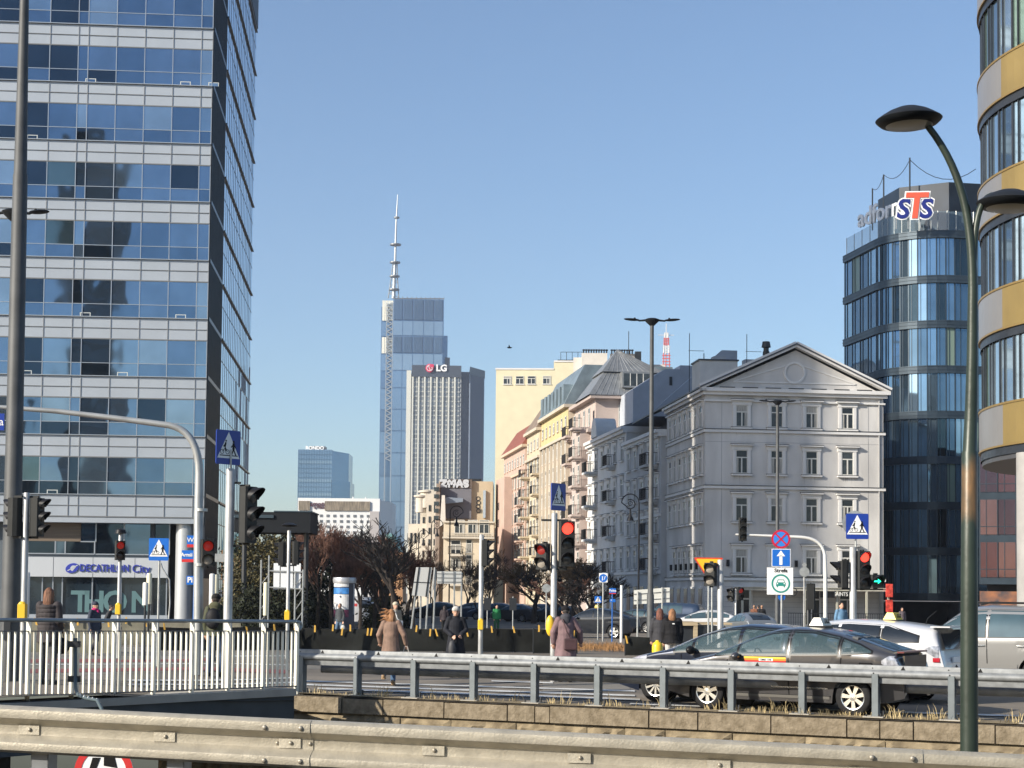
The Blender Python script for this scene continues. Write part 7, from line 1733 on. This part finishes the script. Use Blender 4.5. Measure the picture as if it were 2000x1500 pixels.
# nearest woman at left, photographing
q = at(92, 1337)
def phone(t, A, hc, ly): b = MB(); w = A['R'][2]; b.box(w.x - .04, w.x + .04, w.y - .13, w.y - .12, w.z + .02, w.z + .17); b.obj('phone', MT['signblack'], t); bag_('hand', (.015, .013, .012), -1, size=(.17, .09, .15))(t, A, hc, ly)
person('woman with long brown hair in a dark quilted jacket seen from behind behind the railing', q, R(172), 1.70, (.035, .028, .030), (.05, .05, .055), hair=(.16, .065, .030), hairlen=.22, puff=.035, quilt=True, coat=.10,
       arms={'L': ((-.205, .03, 1.12), (-.19, -.10, .98)), 'R': ((.215, -.10, 1.20), (.14, -.28, 1.42))}, extras=phone)
q = Vector((P(185, 1200, 50).x, 50, gz(-8, 50)))
person('person in a navy hooded coat with a pink scarf walking right before the shop', q, R(60), 1.62, (.02, .028, .05), (.03, .03, .04), hair=None, hat=(.03, .035, .055), scarf=(.55, .02, .16), coat=.12, puff=.03, vox=.016, legs={'L': ((-.09, -.16, .50), (-.10, -.20, .09)), 'R': ((.09, -.02, .50), (.10, .26, .13))}, extras=bag_('cross', (.03, .02, .02), 1, .9, (.14, .06, .14), .16))
q = Vector((P(205, 1200, 58).x, 58, gz(-8, 58)))
person('small dark clad figure bending beside the small traffic light at left', q, R(100), 1.45, (.03, .03, .035), (.06, .12, .2), hair=(.03, .02, .02), hairlen=.0, lean=.35, vox=.018)
q = at(419, 1322)
person('man with black backpack, green hooded jacket and dark beanie behind the railing', q, R(175), 1.76, (.055, .06, .03), (.05, .08, .14), hair=(.03, .02, .015), hairlen=.02, hat=(.02, .02, .02), hood=(.07, .07, .035), puff=.02, legs={'L': ((-.10, -.10, .50), (-.11, -.06, .09)), 'R': ((.10, .02, .50), (.11, .12, .10))}, extras=bag_('pack', (.012, .012, .014)))
# hurrying woman
q = at(762, 1339)
def hairfly(t, A, hc, ly):
    hm = mat('fly_hair', (.30, .14, .055), .5, 0, .4, 9, .5, 40); b = MB(); rr_ = random.Random(5)
    for i in range(26):
        a = rr_.uniform(-.6, .9); st = hc + Vector((.06 * math.cos(a * 3), .05, .07 - i * .008)); e = st + Vector((rr_.uniform(.10, .24), rr_.uniform(-.02, .1), rr_.uniform(-.10, .06))); limb(b, [st, (st + e) / 2 + Vector((0, 0, .03)), e], [.022, .016, .004], 6)
    remesh(b.obj('loose_hair', hm, t), .009, 0); bag_('hand', (.60, .56, .50), 1 if False else -1, size=(.15, .08, .12))(t, A, hc, ly)
person('woman in a brown coat with windblown light brown hair hurrying away over the crossing', q, R(178), 1.64, (.20, .125, .09), (.045, .09, .16), shoes=(.25, .16, .08), hair=(.30, .14, .055), hairlen=.12, coat=.12, puff=.02, lean=.10, arms={'L': ((-.30, .05, 1.12), (-.34, -.02, .92)), 'R': ((.27, .02, 1.12), (.25, -.10, .95))},
       legs={'L': ((-.05, -.14, .50), (-.06, -.02, .10)), 'R': ((.07, -.05, .48), (.12, .30, .24))}, extras=hairfly)
# woman in black coat facing camera
q = at(889, 1323)
person('woman in a long black coat and grey knitted beanie with glasses facing the camera', q, R(6), 1.67, (.016, .017, .022), (.02, .02, .025), hair=(.06, .035, .025), hairlen=.05, hat=(.42, .40, .37), coat=.34, puff=.035, face=True, arms={'L': ((-.25, -.02, 1.14), (-.10, -.20, 1.0)), 'R': ((.25, -.02, 1.14), (.12, -.20, 1.02))}, extras=bag_('hand', (.05, .05, .055), -1, size=(.09, .07, .2)))
q = at(1104, 1333)
person('man in a mauve jacket with grey hood carrying a brown shoulder bag', q, R(184), 1.72, (.17, .105, .11), (.02, .02, .022), hair=(.05, .04, .035), hairlen=.0, hat=(.015, .014, .016), hood=(.045, .045, .055), coat=.26, puff=.045, lean=.12, arms={'L': ((-.32, -.04, 1.14), (-.36, -.14, .90)), 'R': ((.28, .02, 1.12), (.27, -.02, .88))}, legs={'L': ((-.09, -.02, .50), (-.1, .06, .1)), 'R': ((.09, -.08, .50), (.10, -.12, .09))},
       extras=bag_('cross', (.06, .028, .03), -.6, .86, (.15, .05, .13), .22))
q = Vector((P(1289, 1200, 42.5).x, 42.5, 0)); person('woman with reddish brown hair in a dark jacket, left of the pair seen from behind', q, R(170), 1.66, (.028, .028, .034), (.03, .03, .04), hair=(.14, .045, .025), hairlen=.16, puff=.03, vox=.014)
q = Vector((P(1313, 1200, 41.5).x, 41.5, 0)); 
def logo(t, A, hc, ly): b = MB(); b.box(-.05, .01, .205, .212, 1.32, 1.345); b.obj('back_mark', MT['signwhite'], t)
person('woman with light brown hair in a black puffer jacket and white trousers', q, R(178), 1.66, (.012, .012, .014), (.5, .48, .45), hair=(.26, .12, .05), hairlen=.10, puff=.055, quilt=True, vox=.014, extras=logo)
q = Vector((P(1643, 1200, 62).x, 62, gz(10, 62))); person('man with black hair in a light blue jacket left of the right hand traffic light', q, R(20), 1.80, (.10, .20, .32), (.03, .03, .04), hair=(.02, .015, .012), hairlen=.0, vox=.018, puff=.02)
for px, lb, jk, rz in ((1473, 'person in a rust brown jacket at the door of the pedimented house', (.16, .06, .03), 150), (1481, 'person in dark clothes standing between two others at the house door', (.03, .03, .035), 200), (1488, 'person in black with blond hair, right of the trio at the house door', (.02, .02, .022), 185)):
    q = Vector((P(px, 1200, 112).x, 112, gz(15, 112))); person(lb, q, R(rz), 1.75, jk, (.02, .02, .025), hair=(.35, .2, .12) if px != 1481 else (.03, .02, .02), hairlen=.02, vox=.028, puff=.04)
q = Vector((P(664, 1200, 80).x, 80, gz(-6, 80))); person('man with an open green and navy jacket walking in front of the advertising column', q, R(-25), 1.72, (.04, .045, .05), (.08, .13, .2), hair=(.05, .03, .02), hairlen=.0, vox=.022, legs={'L': ((-.09, -.16, .50), (-.10, -.2, .09)), 'R': ((.09, .0, .50), (.10, .2, .12))}, extras=bag_('hand', (.4, .4, .38), 1, size=(.12, .06, .14)))
q = Vector((P(772, 1200, 55).x, 55, 0)); person('person in a pale hat and beige jacket behind the hurrying woman', q, R(30), 1.66, (.30, .26, .20), (.05, .05, .06), hair=(.1, .06, .04), hairlen=.0, hat=(.42, .36, .27), vox=.018, extras=bag_('cross', (.7, .7, .7), .5, 1.0, (.12, .03, .09), -.17))
q = Vector((P(970, 1200, 100).x, 100, gz(0, 100))); person('worker in a bright green jacket among the parked cars', q, R(20), 1.7, (.02, .20, .06), (.02, .10, .04), hair=(.02, .02, .02), hairlen=0, vox=.026, puff=.03)
q = Vector((P(868, 1200, 96).x, 96, gz(0, 96))); person('dark clad person between the sign boards and the woman in the black coat', q, R(180), 1.65, (.03, .02, .025), (.02, .02, .02), hair=(.03, .02, .02), hairlen=.1, vox=.026, puff=.04)
q = Vector((P(1762, 1200, 110).x, 110, gz(20, 110))); person('dim figure in the dark passage under the glass building', q, R(10), 1.7, (.09, .07, .08), (.05, .05, .05), hair=(.1, .06, .05), hairlen=.1, vox=.028, puff=.03)
# ------------------------------------------------------------------ trees and shrubs
def bare_tree(seed, H, spread=.55, levels=5, trunk=.18, up=.35, twigs=3, start=.22, r_end=.012):
    r = random.Random(seed); tb, cb = MB(), MB()
    def grow(p, d, L, rad, lv):
        n = 3; pts = [p]; q = p
        for i in range(n):
            w_ = .03 if lv == 0 else .13; d = (d + Vector((r.gauss(0, w_), r.gauss(0, w_), r.gauss(.02, .08)))).normalized(); q = q + d * L / n; pts.append(q)
        rads = [rad * (1 - .35 * i / n) for i in range(n + 1)]
        (tb if lv <= 1 else cb).path(pts, rads, 6 if lv <= 1 else 3, 0, cap=False)
        if lv >= levels: return
        k = r.choice([3, 3, 4]) if lv < levels - 1 else twigs
        for j in range(k):
            u = r.uniform(.35, 1.0) if j else 1.0; idx = min(n - 1, int(u * n)); base = pts[idx].lerp(pts[idx + 1], u * n - idx if u < 1 else 1)
            a = r.uniform(0, 6.283); sp_ = spread * r.uniform(.6, 1.5)
            nd = (d + Vector((math.cos(a) * sp_, math.sin(a) * sp_, up * r.uniform(-.3, 1)))).normalized()
            grow(base, nd, L * r.uniform(.58, .82), max(r_end, rad * .55), lv + 1)
    grow(Vector((0, 0, 0)), Vector((0, 0, 1)), H * start, trunk, 0)
    zmax = max(v[2] for v in cb.v); k = H / zmax
    for bb_ in (tb, cb): bb_.v = [(v[0] * k, v[1] * k, v[2] * k) for v in bb_.v]
    return tb, cb
def bark(n, c): return mat(n, c, .95, 0, .3, 3)
tm = {}
def treemesh(key, seed, H, kw, bm, cm):
    if key not in tm: a, c = bare_tree(seed, H, **kw); tm[key] = (a.mesh('trunk', bm), c.mesh('crown', cm), H)
    return tm[key]
bk = bark('dark_bark', (.035, .027, .022)); tw_ = bark('brown_twigs', (.10, .065, .045)); tw2 = bark('ochre_twigs', (.16, .10, .05)); tw3 = bark('reddish_twigs', (.13, .065, .045)); tw4 = bark('dark_twigs', (.03, .026, .024))
def tree(label, px, Y, top, key, seed, kw, bm=bk, cm=tw_, group='bare street trees', name='bare_tree', rz=None, wide=1.0):
    x = P(px, 1150, Y).x; z0 = gz(x, Y); H = P(px, top, Y).z - z0
    a, c, h0 = treemesh(key, seed, 10.0, kw, bm, cm)
    t = thing(name, label, 'tree', (x, Y, z0), rz if rz is not None else (px * .37) % 6.28, group); k = H / h0; t.scale = (k * wide, k * wide, k)
    put(a, 'trunk', t); put(c, 'crown', t)
dn = dict(levels=6, spread=.45, twigs=6, r_end=.012, trunk=.14, up=.45); dn2 = dict(levels=6, spread=.55, twigs=7, r_end=.012, trunk=.14, up=.35, start=.15)
tree('dense dark bare tree directly right of the black billboard', 612, 118, 1008, 'a', 3, dn2, cm=tw4, wide=1.2)
tree('dark bare tree left of the advertising column', 640, 112, 1040, 'b', 8, dn2, cm=tw3, wide=1.2)
tree('reddish brown bare tree behind the advertising column', 680, 124, 1042, 'c', 12, dn2, cm=tw3, wide=1.25)
tree('reddish bare tree right of the advertising column', 716, 120, 1048, 'd', 21, dn2, cm=tw3, wide=1.2)
tree('brown bare tree below the left end of the white hotel', 655, 150, 1030, 'b', 8, dn2, cm=tw3, wide=1.5)
tree('brown bare tree below the right end of the white hotel', 735, 155, 1045, 'c', 12, dn2, cm=tw3, wide=1.4)
tree('dark bare tree with heavy crooked limbs in front of the green dome', 772, 88, 1012, 'e', 31, dict(levels=5, spread=.7, twigs=3, r_end=.022, trunk=.24, up=.35, start=.25), cm=tw4, wide=1.0)
tree('dark bare tree standing behind the hurrying woman', 752, 100, 1062, 'a', 3, dn2, cm=tw4, wide=1.3)
tree('dark bare tree right behind the crooked limbed tree', 795, 104, 1075, 'd', 21, dn2, cm=tw4, wide=1.1)
tree('thin bare tree between the sign boards', 845, 130, 1075, 'f', 44, dn, cm=tw_, wide=.9)
tree('thin brown bare tree left of the hooded signal on the white pole', 912, 150, 1072, 'f', 44, dn, cm=tw_, wide=1.0)
tree('brown bare tree right of the hooded signal before the pale block', 958, 158, 1070, 'g', 51, dn, cm=tw_, wide=1.0)
tree('small brown tree at the foot of the pale block', 938, 140, 1095, 'g', 51, dn, cm=tw_, wide=1.1)
tree('sunlit ochre bare tree below the ochre house', 1043, 132, 1092, 'h', 61, dn2, cm=tw2, wide=1.35)
tree('dark bare tree behind the red traffic light', 1085, 128, 1090, 'i', 71, dn2, cm=tw4, wide=1.3)
tree('dark bare tree before the mauve house corner', 1122, 126, 1088, 'h', 61, dn2, cm=tw_, wide=1.3)
tree('dark bare tree before the shaded white balcony house', 1160, 124, 1098, 'i', 71, dn2, cm=tw4, wide=1.3)
tree('low dark shrub tree between the round path sign and the man in mauve', 1140, 110, 1130, 'a', 3, dn2, cm=tw4, wide=1.7)
tree('low dark shrub tree right of the red signal pole', 1105, 112, 1128, 'b', 8, dn2, cm=tw4, wide=1.8)
dn3 = dict(levels=6, spread=.40, twigs=6, r_end=.011, trunk=.12, up=.7, start=.2)
tree('reddish bare tree in front of the evergreens, left of the advertising column', 648, 99, 1030, 'j', 81, dn3, cm=tw3, wide=1.1)
tree('upright brown bare tree rising just right of the advertising column', 705, 98, 1050, 'k', 91, dn3, cm=tw3, wide=1.1)
tree('upright reddish bare tree between the column and the crooked limbed tree', 732, 102, 1040, 'j', 81, dn3, cm=tw3, wide=1.1, rz=2.2)
tree('tall thin bare tree reaching over the top of the black billboard edge', 622, 102, 995, 'k', 91, dn3, cm=tw_, wide=.9, rz=4)
tree('upright thin bare tree right of the crooked limbed tree', 808, 110, 1060, 'k', 91, dn3, cm=tw_, wide=1.0, rz=1)
# evergreens
def leafy(seed, H, Rr, n, leaf, cone=True):
    r = random.Random(seed); b = MB()
    lumps = [(r.uniform(0, 6.28), r.uniform(.1, .95), r.uniform(.5, 1.0)) for _ in range(34)]
    for i in range(n):
        a, u, k = lumps[r.randrange(34)]; rad = Rr * (1 - u * .75 if cone else math.sqrt(max(0, 1 - (2 * u - 1) ** 2))) * k
        c = Vector((math.cos(a) * rad * .75, math.sin(a) * rad * .75, H * u)) + Vector((r.gauss(0, .16), r.gauss(0, .16), r.gauss(0, .10))) * Rr
        d1 = Vector((r.gauss(0, 1), r.gauss(0, 1), r.gauss(0, 1))).normalized() * leaf * r.uniform(.6, 1.3); d2 = d1.cross(Vector((r.gauss(0, 1), r.gauss(0, 1), r.gauss(0, 1)))).normalized() * leaf * .55
        b.add([c - d1, c - d2, c + d1, c + d2], [(0, 1, 2, 3)])
    return b
eg = [mat('evergreen_leaf', (.035, .045, .016), .7, 0, .5, 1.5), mat('olive_leaf', (.075, .062, .020), .7, 0, .5, 1.2), mat('dark_evergreen', (.016, .020, .010), .7, 0, .5, 1.5)]
for i, (px, Y, top, w, mi, lb) in enumerate([(478, 105, 1062, 2.6, 0, 'dark green evergreen directly right of the glass tower'), (512, 98, 1045, 2.7, 1, 'olive brown evergreen below the left half of the black billboard'), (545, 102, 1050, 2.7, 2, 'very dark evergreen behind the scaffold board'),
        (588, 108, 1060, 2.8, 2, 'very dark evergreen right of the scaffold board'), (466, 96, 1115, 1.8, 1, 'low olive evergreen at the foot of the glass tower'), (622, 110, 1125, 2.0, 2, 'low black green evergreen left of the advertising column'), (752, 104, 1140, 2.0, 2, 'low black green evergreen behind the hurrying woman'), (530, 90, 1140, 2.6, 2, 'low dark hedge bush behind the cream tube')]):
    x = P(px, 1150, Y).x; z0 = gz(x, Y); H = P(px, top, Y).z - z0; t = thing('evergreen_tree', lb, 'tree', (x, Y, z0), i * 1.1, 'evergreens beside the glass tower')
    leafy(i + 3, H, w, 5200, .11, i % 2 == 0).obj('crown', eg[mi], t); b = MB(); b.path([(0, 0, 0), (.1, 0, H * .5), (0, .05, H * .85)], [.16, .1, .03], 7); b.obj('trunk', bk, t)
# ------------------------------------------------------------------ advertising column
x = P(672, 1200, 92).x; z0 = gz(x, 92); ac = thing('advertising_column', 'round advertising column with white and blue posters and a flat steel cap', 'advertising column', (x, 92, z0)); Zc = lambda y: P(672, y, 92).z - z0
r_ = .56; H = Zc(1128)
b = MB(); b.lathe([(r_, 0), (r_, H - .3)], 40); b.obj('drum', mat('column_dark', (.06, .06, .08), .5), ac, smooth=50)
b = MB(); b.lathe([(r_ + .06, H - .30), (r_ + .08, H - .1), (r_ + .05, H), (0, H)], 40); b.lathe([(0, H - .3), (r_ + .06, H - .3)], 40); b.obj('cap', mat('column_cap', (.45, .45, .47), .35, .5), ac, smooth=30)
b = MB()
def cyl_patch(b, a0, a1, za, zc_, m, rr2): 
    n = 12; vs = []
    for i in range(n + 1): a = R(a0 + (a1 - a0) * i / n); vs += [(rr2 * math.cos(a), rr2 * math.sin(a), za), (rr2 * math.cos(a), rr2 * math.sin(a), zc_)]
    b.add(vs, [(2 * i, 2 * i + 2, 2 * i + 3, 2 * i + 1) for i in range(n)], m)
for a0, a1, y0, y1, m_ in ((185, 300, 1146, 1133, 0), (183, 300, 1160, 1148, 1), (183, 300, 1190, 1161, 0), (183, 300, 1205, 1191, 2), (330, 350, 1200, 1140, 3)):
    cyl_patch(b, a0, a1, Zc(y0), Zc(y1), m_, r_ + .012 + .002 * m_)
b.obj('poster', [mat('poster_white', (.62, .62, .62), .6, 0, .12, 5), mat('poster_blue', (.04, .18, .45), .5, 0, .5, 3), mat('poster_plum', (.14, .03, .07), .5, 0, .3, 3), mat('poster_grey', (.35, .36, .38), .6)], ac)
# ------------------------------------------------------------------ roadworks barriers: black mesh on posts with yellow clips
mesh_ = mat('black_barrier_sheet', (.010, .011, .010), .75, 0, .5, .8, .5, 3); tarp = mat('olive_tarpaulin', (.16, .15, .11), .6, 0, .35, 1.2, .6, 3)
clip = mat('yellow_clip', (.62, .36, .06), .5)
def barrier(lb, px0, px1, Y, top, bot, m, posts, kind='roadworks_barrier', Y2=None):
    Y2 = Y2 or Y; a = P(px0, bot, Y); c = P(px1, bot, Y2); za, zc_ = P(px0, top, Y).z, P(px1, top, Y2).z
    g0, g1 = gz(a.x, Y), gz(c.x, Y2); t = thing(kind, lb, 'barrier', (a.x, Y, g0), math.atan2(c.y - a.y, c.x - a.x), 'sheeted roadworks barriers'); L = math.hypot(c.x - a.x, c.y - a.y); n = max(4, int(L / .5)); rr_ = random.Random(int(px0))
    b = MB(); K = 4; vs = []; fs = []
    for i in range(n + 1):
        u = i / n
        for j in range(K + 1): z = (za - g0) + ((zc_ - g0) - (za - g0)) * u; sag = -.05 * abs(math.sin(u * n * .55)) if j == K else 0; vs.append((L * u, rr_.uniform(-.05, .05), (z) * j / K + sag + (.02 if j == 0 else 0)))
    for i in range(n):
        for j in range(K): q = i * (K + 1) + j; fs.append((q, q + K + 1, q + K + 2, q + 1))
    b.add(vs, fs); b.box(0, L, .06, .10, .04, .09); b.obj('sheet', m, t, smooth=60)
    b = MB()
    for px in posts:
        u = (px - px0) / (px1 - px0); x = L * u; z = (za - g0); h_ = rr_.choice([.0, .10, .14]); s_ = rr_.uniform(-.03, .03); b.prism([(x - .02 + s_, z - .24 + h_), (x + .035 + s_, z - .24 + h_), (x + .02 - s_, z + h_ * .8), (x - .03 - s_, z + .02 + h_ * .8)], -.12, -.09)
    if posts: b.obj('clip', clip, t)
    b = MB()
    for i in range(int(L / 2.4) + 1): b.cyl((min(L, i * 2.4), .12, 0), (min(L, i * 2.4), .12, za - g0 + .02), .03, 6)
    b.obj('post', MT['darkgrey'], t)
    return t
barrier('long black sheeted barrier with yellow clips behind the hurrying woman and the woman in black', 588, 1042, 57, 1226, 1275, mesh_, [615, 650, 668, 684, 718, 725, 813, 840, 852, 912, 960, 1003, 1052])
barrier('black sheeted barrier behind the railing, left of the long black barrier', 300, 588, 55, 1224, 1285, mesh_, [318, 375, 478, 512, 532, 574], Y2=56.8)
barrier('black sheeted barrier behind the man in the mauve jacket', 1042, 1128, 56, 1228, 1276, mesh_, [1052, 1120])
barrier('short black barrier between the dry verge and the tall grey lamp', 1222, 1296, 55, 1242, 1280, mesh_, [1223])
barrier('olive tarpaulin barrier behind the railing at left', 50, 235, 52, 1214, 1280, tarp, [70, 118, 122, 152, 212], 'tarpaulin_barrier')
barrier('second olive tarpaulin barrier below the shop windows', 238, 470, 60, 1210, 1240, tarp, [247, 285], 'tarpaulin_barrier')
# dry grass mound
mg = MB(); r = random.Random(31)
x0, x1 = P(900, 1200, 62).x, P(1225, 1200, 62).x
for i in range(2600):
    x = r.uniform(x0, x1); y = r.uniform(58, 66); z = gz(x, y) + .02; q = tuft_mesh(i % 40, 3, r.uniform(.15, .35), .2); mg.X = Matrix.Translation((x, y, z)) @ Matrix.Rotation(r.uniform(0, 6), 4, 'Z'); mg.add(q.v, q.f)
mg.X = None
tag(mg.obj('dry_verge_grass', mat('rust_grass', (.28, .15, .06), .9, 0, .4, 2)), 'rusty dry grass on the verge in front of the black taxi', 'grass', kind='stuff')
bnk = MB(); bnk.add([(x0 - 1, 58, gz(x0, 58)), (x1, 58, gz(x1, 58)), (x1, 62, .50), (x0 - 1, 62, .50), (x1, 72, .2), (x0 - 1, 72, .2), (x1, 76, -.4), (x0 - 1, 76, -.4)], [(0, 1, 2, 3), (3, 2, 4, 5), (5, 4, 6, 7)])
# ------------------------------------------------------------------ wooden crate box and yellow bollard
x = P(1328, 1200, 56).x; z0 = 0; t = thing('timber_box', 'pale timber edged dark box behind the two women', 'box', (x, 56, 0)); X = lambda px: P(px, 1200, 56).x - x; Z = lambda y: P(1360, y, 56).z
b = MB(); b.box(X(1328), X(1401), 0, 1.6, 0, Z(1222)); b.obj('panel', MT['darkgrey'], t)
b = MB(); b.box(X(1322), X(1362), -.14, 1.7, Z(1222), Z(1215)); b.box(X(1354), X(1362), -.12, -.001, 0, Z(1222)); b.box(X(1363), X(1430), -.02, 1.6, Z(1220), Z(1216)); b.obj('plank', MT['wood'], t)
x = P(1284, 1270, 40).x; t = thing('yellow_bollard', 'rounded yellow bollard in front of the two women', 'bollard', (x, 40, 0)); zt = P(1284, 1253, 40).z
b = MB(); b.lathe([(.13, 0), (.13, zt - .12), (.11, zt - .04), (.05, zt), (.04, zt + .03), (0, zt + .03)], 18); b.obj('body', mat('bollard_yellow', (.72, .50, .02), .4), t, smooth=50)
# small bird
q = P(995, 679, 150); b = MB(); b.ell((0, 0, 0), (.22, .08, .07), 8, 6); b.prism([(-.1, 0), (.1, 0), (-.05, .3)], -.01, .01); b.prism([(.15, .0), (.3, .06), (.18, .05)], -.02, .02); o = b.obj('bird', MT['black'], loc=q); tag(o, 'small dark bird flying in the open sky', 'bird')
# ------------------------------------------------------------------ haze
hz = bpy.data.materials.new('haze'); hz.use_nodes = True; n = hz.node_tree; n.nodes.remove(n.nodes['Principled BSDF'])
pv = n.nodes.new('ShaderNodeVolumePrincipled'); pv.inputs['Density'].default_value = HAZE; pv.inputs['Color'].default_value = (.80, .86, 1.0, 1); pv.inputs['Anisotropy'].default_value = .2
n.links.new(pv.outputs[0], n.nodes['Material Output'].inputs['Volume'])
b = MB(); b.box(-900, 900, -130, 1750, -7.5, 345); o = b.obj('haze', hz); tag(o, None, None, kind='stuff')
